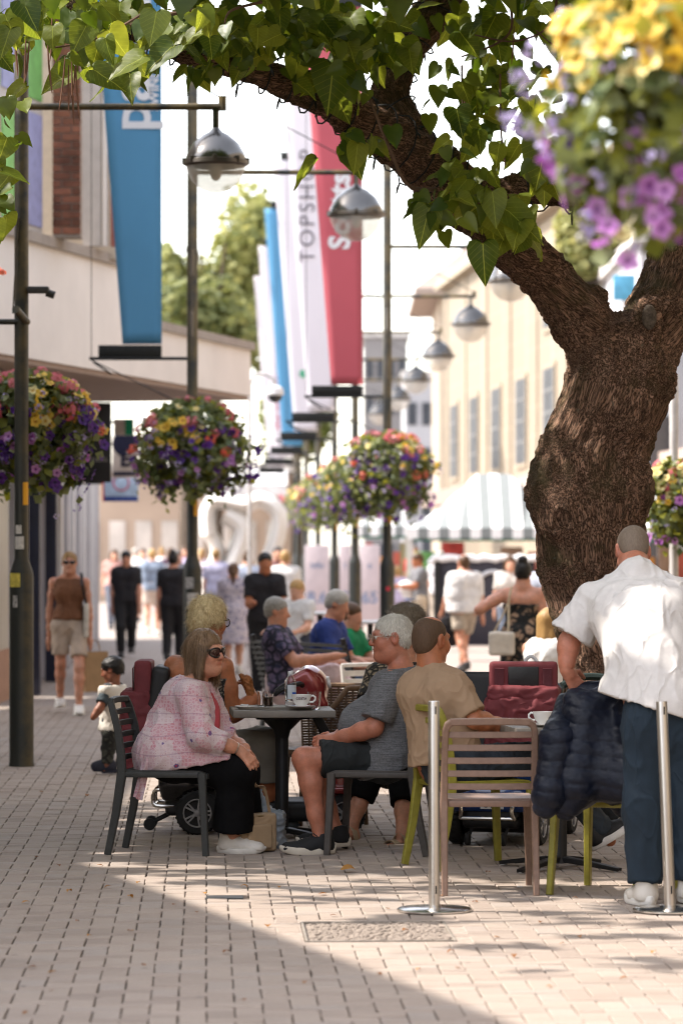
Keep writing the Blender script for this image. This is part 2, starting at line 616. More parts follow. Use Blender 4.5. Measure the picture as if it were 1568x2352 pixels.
def far_paving_material():
    t = NT('far_paving')
    v = t.coord('Object', (1, 1, 1), (0, 0, -.0387))
    br = t.node('ShaderNodeTexBrick')
    br.inputs['Scale'].default_value = 1.0
    br.inputs['Brick Width'].default_value = .2; br.inputs['Row Height'].default_value = .1
    br.inputs['Mortar Size'].default_value = .006
    br.inputs['Color1'].default_value = (.34, .28, .24, 1); br.inputs['Color2'].default_value = (.30, .245, .21, 1)
    br.inputs['Mortar'].default_value = (.16, .125, .105, 1)
    t.lk(v, br.inputs['Vector'])
    n = t.noise(v, .35, 4)
    c = t.mix(t.math('MULTIPLY', n, .45), br.outputs[0], (.33, .29, .27))
    t.setb(Base_Color=c, Roughness=.85)
    return t.m

M_PAVER = paver_material()
M_SAND = mat('joint_sand', (.09, .07, .053), .95, var=.4, scale=14, bump=.4, bscale=300)
bed = MB()
bed.quad((-250, -20, -.016), (250, -20, -.016), (250, 900, -.016), (-250, 900, -.016))
ground = bed.build('ground', M_SAND, smooth=False)
tag(ground, kind='structure')
fs = MB()
fs.quad((-250, 36.2, -.003), (250, 36.2, -.003), (250, 900, -.003), (-250, 900, -.003))
tag(fs.build('pavement_beyond', far_paving_material(), smooth=False), kind='structure')

TH = .0387
UX = Vector((math.cos(TH), math.sin(TH), 0)); VX = Vector((-math.sin(TH), math.cos(TH), 0))
PA = .1
def paver_vf(seed):
    r = random.Random(seed)
    L, W, g, c, zt, zb = .2 - .0055, .1 - .0055, 0, .0032, 0.0, -.02
    def ring(dx, z): 
        return [(-L / 2 + dx, -W / 2 + dx, z), (L / 2 - dx, -W / 2 + dx, z), (L / 2 - dx, W / 2 - dx, z), (-L / 2 + dx, W / 2 - dx, z)]
    V = ring(0, zb) + ring(0, zt - c) + ring(c, zt)
    V = [(x + r.uniform(-.0006, .0006), y + r.uniform(-.0006, .0006), z + r.uniform(-.0003, .0003)) for x, y, z in V]
    F = [(8, 9, 10, 11)]
    for a, b in ((0, 4), (4, 8)):
        for k in range(4):
            F.append((a + k, a + (k + 1) % 4, b + (k + 1) % 4, b + k))
    return V, F
MAN = (-.17, .47, 14.45, 15.22)      # recessed inspection cover: x0, x1, y0, y1
PLATE = (-.625, -.465, 16.22, 16.36)
def blocked(p):
    return (MAN[0] - .04 < p.x < MAN[1] + .04 and MAN[2] - .04 < p.y < MAN[3] + .04) or (PLATE[0] < p.x < PLATE[1] and PLATE[2] < p.y < PLATE[3])
cells = []
for j in range(100, 372):
    for i in range(-60, 80):
        k = (i - j) % 4
        if k == 0: c, rot = ((i + 1) * PA, (j + .5) * PA), 0
        elif k == 3: c, rot = ((i + .5) * PA, (j + 1) * PA), 1
        else: continue
        p = UX * c[0] + VX * c[1]
        if p.y < 10.9 or p.y > 36.3 or abs(p.x) > .098 * p.y + .35 or blocked(p): continue
        sag = .004 * mnoise.noise((p.x * .9, p.y * .5, 3.1)) + .0016 * random.uniform(-1, 1)
        tilt = (random.gauss(0, .0055), random.gauss(0, .0055))
        jit = (random.gauss(0, .0008), random.gauss(0, .0008))
        cells.append((p + Vector((jit[0], jit[1], sag - .001)), rot * R(90) + TH + random.gauss(0, .006), tilt))
vis = sorted([c for c in cells if c[0].y > 11.85 and abs(c[0].x) < .098 * c[0].y + .07], key=lambda c: c[0].y)
single = vis[:300]
ids = set(id(c) for c in single)
protos = []
for s in range(4):
    V, F = paver_vf(s)
    me = bpy.data.meshes.new('paver'); me.from_pydata(V, [], F); me.materials.append(M_PAVER); protos.append(me)
for n, (p, rz, tl) in enumerate(single):
    o = bpy.data.objects.new('paver', protos[n % 4]); link(o, ground)
    o.location = p; o.rotation_euler = (tl[0], tl[1], rz)
pv = MB()
base_vf = [paver_vf(s) for s in range(4)]
for n, c in enumerate(cells):
    if id(c) in ids: continue
    p, rz, tl = c
    M = Matrix.Rotation(rz, 3, 'Z') @ Matrix.Rotation(tl[1], 3, 'Y') @ Matrix.Rotation(tl[0], 3, 'X')
    V, F = base_vf[n % 4]
    pv.add([p + M @ Vector(v) for v in V], F)
tag(pv.build('paver', M_PAVER, ground, smooth=False), kind='stuff')

# inspection cover with a pebble infill, small steel plate
M_STEEL_OLD = mat('old_galvanised_steel', (.30, .26, .22), .6, .4, var=.3, scale=20, bump=.2, bscale=90)
M_PEBBLE = mat('infill_pebble', (.25, .205, .172), .85, var=.35, scale=30)
ic = thing('inspection_cover', 'square recessed inspection cover with steel rim and pebble infill in the paving', 'manhole cover', ((MAN[0] + MAN[1]) / 2, (MAN[2] + MAN[3]) / 2, 0), TH)
w, l = (MAN[1] - MAN[0]), (MAN[3] - MAN[2])
b = MB()
for sx in (-1, 1):
    b.box((sx * (w / 2 - .012), 0, -.004), (.012, l, .014), bev=.002)
    b.box((0, sx * (l / 2 - .012), -.004), (w - .036, .012, .014), bev=.002)
b.build('rim', M_STEEL_OLD, ic)
b = MB(); b.box((0, 0, -.012), (w - .03, l - .03, .008)); b.build('tray', mat('cement_infill', (.24, .2, .17), .9, bump=.5, bscale=80), ic)
b = MB()
for sx in (-1, 1):
    b.box((sx * (w / 2 + .055), 0, -.012), (.115, l + .24, .018)); b.box((0, sx * (l / 2 + .055), -.0125), (w, .115, .018))
b.build('mortar_collar', mat('mortar_collar', (.33, .27, .23), .9, var=.2, scale=30, bump=.4, bscale=120), ic)
b = MB()
for q in range(900):
    x, y = random.uniform(-w / 2 + .035, w / 2 - .035), random.uniform(-l / 2 + .035, l / 2 - .035)
    r = random.uniform(.008, .015)
    b.sphere((x, y, -.007), (r * random.uniform(.9, 1.5), r, r * .7), 7, 4)
tag(b.build('pebble', M_PEBBLE, ic), kind='stuff')
sp = thing('steel_plate', 'small steel stopcock plate set flush into the paving', 'plate', ((PLATE[0] + PLATE[1]) / 2, (PLATE[2] + PLATE[3]) / 2, 0), TH)
b = MB(); b.box((0, 0, -.006), (.155, .125, .014), bev=.004); b.build('lid', M_STEEL_OLD, sp)
b = MB(); b.box((0, 0, -.004), (.175, .145, .012), bev=.003); b.build('frame', mat('cast_iron', (.05, .05, .05), .6, .5, bump=.3, bscale=60), sp)

# fallen leaves, a cigarette end
M_DRY = leaf_mat('dry_leaf', (.16, .055, .02), (.45, .22, .05), .25, .7)
def small_leaf(seed, curl):
    r = random.Random(seed); V, F = [], []
    for i in range(5):
        t = i / 4; w = math.sin(math.pi * min(1, t * .92 + .06)) * .38 * r.uniform(.8, 1.1)
        z = curl * math.sin(t * 3) + r.uniform(0, .05)
        V += [(t - .5, -w, z + .22 * w), (t - .5, 0, z), (t - .5, w, z + .3 * w)]
    for i in range(4):
        F += [(3 * i, 3 * i + 1, 3 * i + 4, 3 * i + 3), (3 * i + 1, 3 * i + 2, 3 * i + 5, 3 * i + 4)]
    return V, F
dl = []
for s in range(5):
    V, F = small_leaf(s, .05 + .06 * s); me = bpy.data.meshes.new('fallen_leaf'); me.from_pydata(V, [], F); me.materials.append(M_DRY); me.shade_smooth(); dl.append(me)
spots = [(118, 2278), (60, 2075), (135, 1990), (178, 2118), (205, 2152), (300, 2140), (400, 2080), (452, 2098), (470, 2055), (300, 2063), (120, 2235), (75, 2225), (248, 2040), (318, 2030), (160, 2050), (85, 1970), (230, 1990),
         (615, 2130), (640, 2040), (560, 2040), (740, 2055), (765, 2105), (890, 2090), (930, 2140), (1035, 2190), (1140, 2155), (1240, 2120), (1290, 2170), (1330, 2155), (1180, 2200), (1050, 2225), (870, 2240), (700, 2260), (520, 2190),
         (960, 2230), (1395, 2130), (1430, 2250), (1500, 2190), (560, 2300), (330, 2220), (1010, 2060), (1120, 2005), (1090, 2075), (1320, 2065), (200, 1830), (95, 1820), (60, 2330), (1260, 2270)]
for n, (x, y) in enumerate(spots):
    p = at(x, y, gd(y))
    o = bpy.data.objects.new('fallen_leaf', dl[n % 5]); link(o)
    s = random.uniform(.022, .042)
    o.location = (p.x, p.y, .004); o.rotation_euler = (random.uniform(-.2, .2), random.uniform(-.2, .2), random.uniform(0, 6.3)); o.scale = (s, s, s)
    tag(o, 'small dry brown leaf lying on the paving', 'leaf', 'fallen leaves on the paving')
p = at(800, 2003, gd(2003))
o = bpy.data.objects.new('fallen_leaf', dl[4]); link(o); o.location = (p.x, p.y, .008); o.rotation_euler = (.3, .1, .4); o.scale = (.085, .085, .06)
tag(o, 'larger curled yellow leaf on the shaded paving in front of the seated grey shirted man', 'leaf')
p = at(1192, 2039, gd(2039))
b = MB(); b.tube([(-.013, 0, .005), (.013, 0.004, .005)], .0042, 8)
o = b.build('cigarette_end', mat('paper_white', (.75, .73, .68), .8)); o.location = (p.x, p.y, 0); o.rotation_euler = (0, 0, .1)
tag(o, 'white cigarette end on the paving beside the table foot', 'litter')
# ------------------------------------------------------------------ buildings
M_FASCIA = mat('cream_render', (.76, .72, .69), .8, var=.06, scale=1.5, bump=.1, bscale=20)
M_COPING = mat('grey_coping', (.33, .29, .26), .8, var=.15)
M_SOFFIT = mat('brown_soffit', (.30, .22, .18), .75, var=.08)
M_NAVY = mat('navy_column', (.010, .014, .035), .4, var=.2)
M_SHOPG = mat('pale_shopfront', (.42, .42, .46), .35, var=.08, scale=2)
M_CREAMW = mat('cream_wall', (.50, .44, .36), .8, var=.1)
M_FRAMEW = mat('grey_white_frame', (.50, .47, .45), .5, var=.08)
def pane_mat(name, c, rough=.08):
    return mat(name, c, rough, 0, var=.25, scale=1.2, spec=.8)
M_PANE = pane_mat('shop_glass', (.05, .06, .07))
A_, T_ = V3(-3.49, 35.6, 0), V3(.227, .974, 0).normalized()
NRM = V3(.974, -.227, 0).normalized()
def fl(y, n=0.0, z=0.0):
    """point on the canopy line at depth y, n metres in front of it"""
    return A_ + T_ * ((y - 35.6) / T_.y) + NRM * n + V3(0, 0, z)
lb = thing('shop_building', 'pale shop building with a deep angled canopy, upper windows and a brick pier', 'building')
def slab(y0, y1, n0, n1, z0, z1, name, m, parent=lb):
    b = MB(); b.prism([fl(y0, n0, z0), fl(y1, n0, z0), fl(y1, n1, z0), fl(y0, n1, z0)], (0, 0, z1 - z0)); return b.build(name, m, parent, smooth=False)
slab(26, 39.8, -3.2, 0, 3.64, 4.86, 'canopy_fascia', M_FASCIA)
slab(39.8, 45.5, -3.2, -.003, 3.64, 4.24, 'canopy_fascia', M_FASCIA)
slab(26, 39.82, -3.2, .06, 4.86, 4.97, 'coping', M_COPING)
slab(39.83, 45.55, -3.2, .05, 4.24, 4.34, 'coping', M_COPING)
slab(26, 45.49, -3.19, -.03, 3.58, 3.64, 'soffit', M_SOFFIT)
slab(26, 37.25, -3.0, -.14, 4.97, 8.6, 'upper_wall', M_CREAMW)
# upper windows along the facade with coloured blinds
for (ya, yb) in ((31.2, 33.6), (34.4, 37.15)):
    f_ = slab(ya, yb, -.14, -.06, 5.0, 8.2, 'window', M_FRAMEW)
    n = 4
    cols = [(.16, .42, .12), (.60, .20, .06), (.20, .50, .14), (.30, .32, .55)]
    for i in range(n):
        y0 = ya + (yb - ya) * (i + .06) / n; y1 = ya + (yb - ya) * (i + .94) / n
        slab(y0, y1, -.06, -.045, 5.06, 6.25, 'pane', mat('blind_%d' % (i % 4), cols[i % 4], .5), f_)
        slab(y0, y1, -.06, -.045, 6.40, 8.1, 'pane', mat('blind_%d' % ((i + 1) % 4), cols[(i + 1) % 4], .5), f_)
# brick pier: every brick its own piece
pier = MB(); px0 = at(120, 0, 37.2).x; px1 = at(187, 0, 37.2).x
pier.box(((px0 + px1) / 2, 37.36, 6.8), (px1 - px0 - .016, .30, 3.66)); pw = pier.build('brick_pier', mat('mortar', (.30, .25, .21), .9), lb)
M_BRK = mat('red_brown_brick', (.22, .085, .05), .85, var=.4, scale=5, bump=.3, bscale=40, rnd=.35)
bw, bh = (px1 - px0) / 1.5, .083
me = None
for r in range(44):
    z = 5.0 + r * bh
    xs = [(0, 1.0), (1.0, 1.5)] if r % 2 else [(0, .5), (.5, 1.5)]
    for a, c in xs:
        b = MB(); w = (c - a) * bw - .012
        b.box((px0 + (a + c) / 2 * bw, 37.205 + random.uniform(-.004, .004), z + bh / 2), (w, .02, bh - .012), bev=.003); b.build('brick', M_BRK, pw, smooth=False)
for xa, xb, m in ((190, 232, M_FRAMEW), (236, 247, M_FASCIA), (254, 264, mat('red_frame', (.28, .10, .08), .6))):
    b = MB(); X0, X1 = at(xa, 0, 38.6).x, at(xb, 0, 38.6).x; b.box(((X0 + X1) / 2, 38.7, 6.8), (X1 - X0, .2, 3.6)); b.build('pilaster', m, lb, smooth=False)
b = MB(); X0, X1 = at(40, 0, 39.2).x, at(266, 0, 39.2).x; b.box(((X0 + X1) / 2, 39.3, 6.75), (X1 - X0, .3, 3.7)); b.build('return_wall', M_CREAMW, lb, smooth=False)
# shopfront under the canopy: plinth, columns, glass, further shops along the street
def sf(y): return -3.42 - .037 * (y - 38.9)
b = MB(); b.prism([(-8, 36.5, 0), (-3.62, 36.5, 0), (-3.62, 38.4, 0), (-8, 38.4, 0)], (0, 0, .55)); b.build('plinth', mat('terracotta_plinth', (.36, .20, .13), .7), lb, smooth=False)
b = MB(); b.prism([(-8, 36.55, .55), (-3.66, 36.55, .55), (-3.66, 38.35, .55), (-8, 38.35, .55)], (0, 0, 3.0)); b.build('shop_window', mat('pale_display', (.46, .42, .33), .3, var=.2, scale=1.0), lb, smooth=False)
b = MB(); b.box((-4.02, 36.52, 1.05), (.5, .03, .9)); b.build('poster', mat('green_poster', (.42, .50, .22), .5, var=.2, scale=3), lb, smooth=False)
for y, w in ((38.9, .125), (42.9, .14)):
    b = MB(); b.box((sf(y), y, 1.8), (w, .2, 3.58), bev=.01); b.build('column', M_NAVY, lb)
b = MB(); b.prism([(sf(39.2) - .2, 39.2, 0), (sf(64) - .2, 64, 0), (sf(64) - 3, 64, 0), (sf(39.2) - 3, 39.2, 0)], (0, 0, 3.57)); b.build('shopfront', M_SHOPG, lb, smooth=False)
for i in range(9):
    y = 44 + i * 2.1
    b = MB(); b.box((sf(y) - .10, y, 1.78), (.20, .24, 3.56), bev=.02); c_ = b.build('column', mat('white_column', (.62, .62, .64), .4, var=.05) if i % 2 else M_SHOPG, lb)
    b = MB(); b.box((sf(y) - .19, y + 1.05, 1.9), (.03, 1.5, 2.9)); b.build('shop_window', mat('shop_glass_%d' % (i % 3), [(.10, .11, .13), (.30, .30, .33), (.18, .17, .18)][i % 3], .06, var=.3, scale=.8, spec=.9), lb, smooth=False)
# unseen terrace added left of the picture, shaped so its roof edge shades the paving
b = MB(); b.prism([(-5.02, 10.2, 0), (-7.66, 18.6, 0), (-7.9, 33.5, 0), (-16, 33.5, 0), (-16, 9.5, 0)], (0, 0, 7.0)); b.build('unseen_terrace_wall', M_CREAMW, lb, smooth=False)

# the unseen street: walls added at right to bounce sun, behind to block sky
b = MB(); b.prism([(7.2, -8, 0), (7.6, 58, 0), (17, 58, 0), (17, -8, 0)], (0, 0, 9.5)); UNSEEN_TERRACE_R = b
b2 = MB(); b2.prism([(-16, -14, 0), (17, -14, 0), (17, -24, 0), (-16, -24, 0)], (0, 0, 9.0)); b2.build('unseen_terrace_wall', M_CREAMW, lb, smooth=False)

# shop signs hung out over the pavement
def hang_sign(label, x0, x1, y0, y1, d, m, deep=.08, edge=None):
    p0, p1 = at(x0, y1, d), at(x1, y0, d)
    t = thing('shop_sign', label, 'sign', ((p0.x + p1.x) / 2, d, p0.z))
    w, h = p1.x - p0.x, p1.z - p0.z
    b = MB(); b.box((0, 0, h / 2), (w, deep, h), bev=.008); b.build('panel', m, t)
    b = MB(); b.tube([(-w / 2, 0, h * .8), (-w / 2 - .8, .2, h * .8)], .02, 8); b.build('bracket', M_IRON_S, t)
    return t, w, h
M_IRON_S = mat('sign_iron', (.02, .02, .022), .5, .4)
t, w, h = hang_sign('black hanging shop sign behind the flower basket', 150, 256, 925, 1108, 41, mat('black_panel', (.006, .006, .007), .5))
text_mesh('lettering', 'STUDIO', .06, mat('grey_print', (.35, .33, .30), .6), t, Matrix.Translation((.12, -.042, h * .28)) @ Matrix.Rotation(R(90), 4, 'X'), .001)
t, w, h = hang_sign('white round topped sign with a navy letter E under the canopy', 258, 318, 1000, 1098, 47, mat('white_panel', (.62, .57, .54), .5))
b = MB(); b.lathe([(0, -.01), (.17, -.01), (.17, .01), (0, .01)], (0, -.045, h * .80), 24, (0, 1, 0)); b.build('emblem', mat('navy_print', (.012, .016, .05), .5), t)
text_mesh('lettering', 'E', .26, mat('navy_print', (.012, .016, .05), .5), t, Matrix.Translation((0, -.044, h * .42)) @ Matrix.Rotation(R(90), 4, 'X'), .002, .01)
b = MB(); b.box((0, -.0435, h * .1), (w * .9, .006, .05)); b.build('stripe', mat('navy_print', (.012, .016, .05), .5), t)
t, w, h = hang_sign('white and green sign box fixed under the canopy', 262, 308, 962, 1000, 46, mat('white_panel', (.62, .57, .54), .5))
b = MB(); b.box((w * .27, -.044, h * .5), (w * .40, .01, h * .98)); b.build('green_panel', mat('green_print', (.0, .30, .16), .5), t)
t, w, h = hang_sign('pale blue hanging sign with a red ring and a navy band', 240, 318, 1098, 1152, 49, mat('pale_blue_panel', (.36, .48, .62), .5))
b = MB(); b.tube([(.11 * math.cos(a), -.043, h * .8 + .11 * math.sin(a)) for a in [i * math.pi / 10 for i in range(21)]], .012, 6, cap=False); b.build('ring', mat('pink_print', (.60, .16, .25), .5), t)
b = MB(); b.box((0, -.043, h * .11), (w * .98, .008, h * .2)); b.build('band', mat('navy_band', (.03, .06, .22), .5), t)
b = MB(); b.box((-w * .5 - .012, 0, h * .5), (.02, .085, h)); b.build('edge', mat('red_print', (.55, .03, .04), .5), t)

# sandstone building on the right side of the street
def stone_mat():
    t = NT('yellow_stone')
    v = t.coord('Object')
    br = t.node('ShaderNodeTexBrick'); br.inputs['Scale'].default_value = 1; br.inputs['Brick Width'].default_value = .8; br.inputs['Row Height'].default_value = .4; br.inputs['Mortar Size'].default_value = .01
    br.inputs['Color1'].default_value = (.27, .22, .16, 1); br.inputs['Color2'].default_value = (.24, .20, .15, 1); br.inputs['Mortar'].default_value = (.40, .32, .23, 1)
    v2 = t.coord('Object', (1, 1, 1), (R(90), 0, R(90)))
    t.lk(v2, br.inputs['Vector'])
    t.setb(Base_Color=t.mix(t.math('MULTIPLY', t.noise(v, .5, 3), .4), br.outputs[0], (.25, .21, .165)), Roughness=.85)
    return t.m
M_STONE = stone_mat()
rb = thing('stone_building', 'sunlit yellow sandstone building with rows of tall narrow windows behind the tree', 'building')
def rbx(y): return 3.6 + .073 * (120 - y)
RD = V3(-.073, 1, 0).normalized(); RN = V3(-1, -.073, 0).normalized()
b = MB(); b.prism([(rbx(120), 120, 0), (rbx(62), 62, 0), (rbx(62) + 14, 62, 0), (rbx(120) + 14, 120, 0)], (0, 0, 10.6)); b.build('wall', M_STONE, rb, smooth=False)
UNSEEN_TERRACE_R.build('unseen_terrace_wall', M_STONE, rb, smooth=False)
b = MB(); b.prism([(rbx(120.5) - .35, 120.5, 10.6), (rbx(61) - .35, 61, 10.6), (rbx(61) + 14, 61, 10.6), (rbx(120.5) + 14, 120.5, 10.6)], (0, 0, .35)); b.build('cornice', mat('pale_stone', (.32, .27, .2), .8), rb, smooth=False)
b = MB(); b.prism([(rbx(120) - .9, 120.2, 3.1), (rbx(62) - .9, 62, 3.1), (rbx(62) + .02, 62, 3.1), (rbx(120) + .02, 120.2, 3.1)], (0, 0, .5)); b.build('canopy', mat('brown_canopy', (.34, .26, .22), .8), rb, smooth=False)
M_STW = mat('grey_window', (.05, .055, .065), .5, 0, var=.25, scale=1.2, spec=.2)
def rwin(y, w, z0, z1):
    fr = MB(); c = V3(rbx(y), y, 0)
    fr.prism([c + RD * (-w / 2 - .12) + RN * .06 + V3(0, 0, z0 - .12), c + RD * (w / 2 + .12) + RN * .06 + V3(0, 0, z0 - .12), c + RD * (w / 2 + .12) + RN * .06 + V3(0, 0, z1 + .12), c + RD * (-w / 2 - .12) + RN * .06 + V3(0, 0, z1 + .12)], -RN * .1)
    f_ = fr.build('window', mat('window_surround', (.30, .25, .185), .8), rb, smooth=False)
    p = MB(); p.prism([c + RD * (-w / 2) + RN * .07 + V3(0, 0, z0), c + RD * (w / 2) + RN * .07 + V3(0, 0, z0), c + RD * (w / 2) + RN * .07 + V3(0, 0, z1), c + RD * (-w / 2) + RN * .07 + V3(0, 0, z1)], -RN * .03)
    p.build('pane', M_STW, f_, smooth=False)
    p = MB()
    for k in range(1, 4):
        z = z0 + (z1 - z0) * k / 4; p.prism([c + RD * (-w / 2) + RN * .09 + V3(0, 0, z - .03), c + RD * (w / 2) + RN * .09 + V3(0, 0, z - .03), c + RD * (w / 2) + RN * .09 + V3(0, 0, z + .03), c + RD * (-w / 2) + RN * .09 + V3(0, 0, z + .03)], -RN * .02)
    p.prism([c + RD * -.03 + RN * .095 + V3(0, 0, z0), c + RD * .03 + RN * .095 + V3(0, 0, z0), c + RD * .03 + RN * .095 + V3(0, 0, z1), c + RD * -.03 + RN * .095 + V3(0, 0, z1)], -RN * .02)
    p.build('glazing_bar', mat('bar_grey', (.16, .16, .16), .6), f_, smooth=False)
for i in range(9):
    y = 117 - i * 6.0
    rwin(y, 2.2, 4.1, 6.5)
    if i > 3: rwin(y, 2.2, 7.6, 9.6)
for i in range(10):
    y = 120 - i * 6.0; c = V3(rbx(y), y, 0); b = MB()
    b.prism([c + RD * -.5 + V3(0, 0, 3.6), c + RD * .5 + V3(0, 0, 3.6), c + RD * .5 + RN * .05 + V3(0, 0, 3.6), c + RD * -.5 + RN * .05 + V3(0, 0, 3.6)], (0, 0, 7.0)); b.build('pilaster', M_STONE, rb, smooth=False)

# corner building with a hipped slate roof further back
hb = thing('corner_building', 'far building with a brown hipped roof overhanging a pale wall', 'building')
X0, X1 = at(1010, 0, 135).x, at(1230, 0, 135).x
b = MB(); b.box(((X0 + X1) / 2, 141, 5.9), (X1 - X0, 12, 11.8)); b.build('wall', mat('pale_buff', (.36, .29, .22), .8), hb, smooth=False)
e = 1.0
b = MB(); b.add([(X0 - e, 134, 11.75), (X1 + e, 134, 11.75), (X1 + e, 148, 11.75), (X0 - e, 148, 11.75), (X0 + 2.2, 141, 14.6), (X1 - 2, 141, 14.6), (X0 - e, 134, 11.5), (X1 + e, 134, 11.5), (X1 + e, 148, 11.5), (X0 - e, 148, 11.5)],
    [(0, 1, 5, 4), (1, 2, 5), (2, 3, 4, 5), (3, 0, 4), (6, 7, 1, 0), (7, 8, 2, 1), (8, 9, 3, 2), (9, 6, 0, 3), (9, 8, 7, 6)]); b.build('roof', mat('brown_slate', (.30, .235, .20), .8, var=.15, scale=1), hb, smooth=False)
for i in range(3):
    b = MB(); b.box((X0 + .7 + i * 1.1, 134.96, 9.2), (.6, .1, 1.4)); b.build('window', M_STW, hb, smooth=False)

# grey blocks closing the street
def block(label, x0, x1, ytop, d, col, rows, cols, deep=10, m_w=None):
    p0, p1 = at(x0, ytop, d), at(x1, ytop, d); w, h = p1.x - p0.x, p0.z
    t = thing('office_block', label, 'building', ((p0.x + p1.x) / 2, d, 0))
    b = MB(); b.box((0, deep / 2, h / 2), (w, deep, h)); b.build('wall', col, t, smooth=False)
    b = MB(); b.box((0, deep / 2, h + .12), (w + .3, deep + .3, .24)); b.build('parapet', mat('pale_parapet', (.5, .48, .46), .8), t, smooth=False)
    for r in range(rows):
        for c in range(cols):
            b = MB(); ww, hh = w / cols * .62, h / (rows + .6) * .5
            b.box((-w / 2 + (c + .5) * w / cols, -.01, h / (rows + .6) * (r + .75)), (ww, .08, hh)); f_ = b.build('window', m_w or M_STW, t, smooth=False)
    return t
block('dark grey flat roofed block at the end of the street', 836, 935, 775, 190, mat('grey_block', (.20, .19, .19), .8, var=.2, scale=.3), 6, 4)
block('pale grey block with a wide glass front behind the far lamps', 930, 1028, 862, 170, mat('pale_grey_block', (.36, .36, .38), .6, var=.2, scale=.3), 4, 3)
block('low grey shop block seen between the right hand flower basket and the trunk', 1470, 1760, 560, 70, mat('mid_grey_block', (.42, .42, .44), .6, var=.1, scale=.5), 3, 3, 14, pane_mat('dark_window', (.05, .05, .06)))
block('cream shops across the end of the pedestrian street', 120, 660, 1085, 110, mat('beige_shops', (.42, .32, .25), .7, var=.15, scale=.4), 1, 9, 10, mat('light_shop_window', (.55, .50, .46), .4, var=.4, scale=.5))
t = thing('shop_awning', 'long white awning across the cream shops at the end of the street', 'awning', (0, 0, 0))
p0, p1 = at(455, 1078, 108), at(660, 1078, 108)
b = MB(); b.prism([(p0.x, 108, p0.z), (p0.x, 106.4, p0.z - .5), (p0.x, 106.4, p0.z - .85), (p0.x, 108, p0.z - .6)], (p1.x - p0.x, 0, 0)); b.build('canopy', mat('white_awning', (.72, .72, .74), .6), t, smooth=False)
for k in range(5):
    b = MB(); b.tube([(p0.x + .2 + k * (p1.x - p0.x - .4) / 4, 108, 3.0), (p0.x + .2 + k * (p1.x - p0.x - .4) / 4, 106.5, p0.z - .6)], .03, 6); b.build('arm', M_IRON_S, t)

# swooping white sculpture in the middle of the street
sc_ = thing('sculpture', 'swooping white curved sculpture standing in the pedestrian street', 'sculpture', (at(560, 0, 66).x, 66, 0))
M_SCUL = mat('white_fibreglass', (.74, .71, .66), .35, var=.04, scale=1)
def ribbon(name, pts, wd, thick=.10):
    n = len(pts); V, F = [], []
    for i in range(n):
        p = Vector(pts[i]); q0 = Vector(pts[max(0, i - 1)]); q1 = Vector(pts[min(n - 1, i + 1)]); tg = (q1 - q0).normalized(); nn = tg.cross(V3(0, 1, 0)).normalized()
        for a in range(12):
            an = 2 * math.pi * a / 12; V.append(p + V3(0, 1, 0) * math.cos(an) * wd[i] + nn * math.sin(an) * thick)
    for i in range(n - 1):
        for a in range(12): F.append((i * 12 + a, i * 12 + (a + 1) % 12, (i + 1) * 12 + (a + 1) % 12, (i + 1) * 12 + a))
    F += [tuple(reversed(range(12))), tuple(range((n - 1) * 12, n * 12))]
    b = MB(); b.add(V, F); b.build(name, M_SCUL, sc_)
def spx(x, y): p = at(x, y, 66); return (p.x - sc_.location.x, 0, max(0.02, p.z))
ribbon('arch', curve([spx(480, 1230), spx(478, 1175), spx(500, 1150), spx(560, 1160), spx(600, 1148), spx(640, 1180), spx(632, 1250), spx(600, 1320), spx(570, 1440)]), [.8 - .02 * i for i in range(25)], .16)
ribbon('inner_sweep', curve([spx(520, 1180), spx(560, 1215), spx(540, 1290), spx(505, 1360), spx(490, 1445)]), [.6] * 25, .22)
ribbon('tail', curve([spx(482, 1225), spx(500, 1270), spx(478, 1340), spx(470, 1440)]), [.5] * 25, .14)

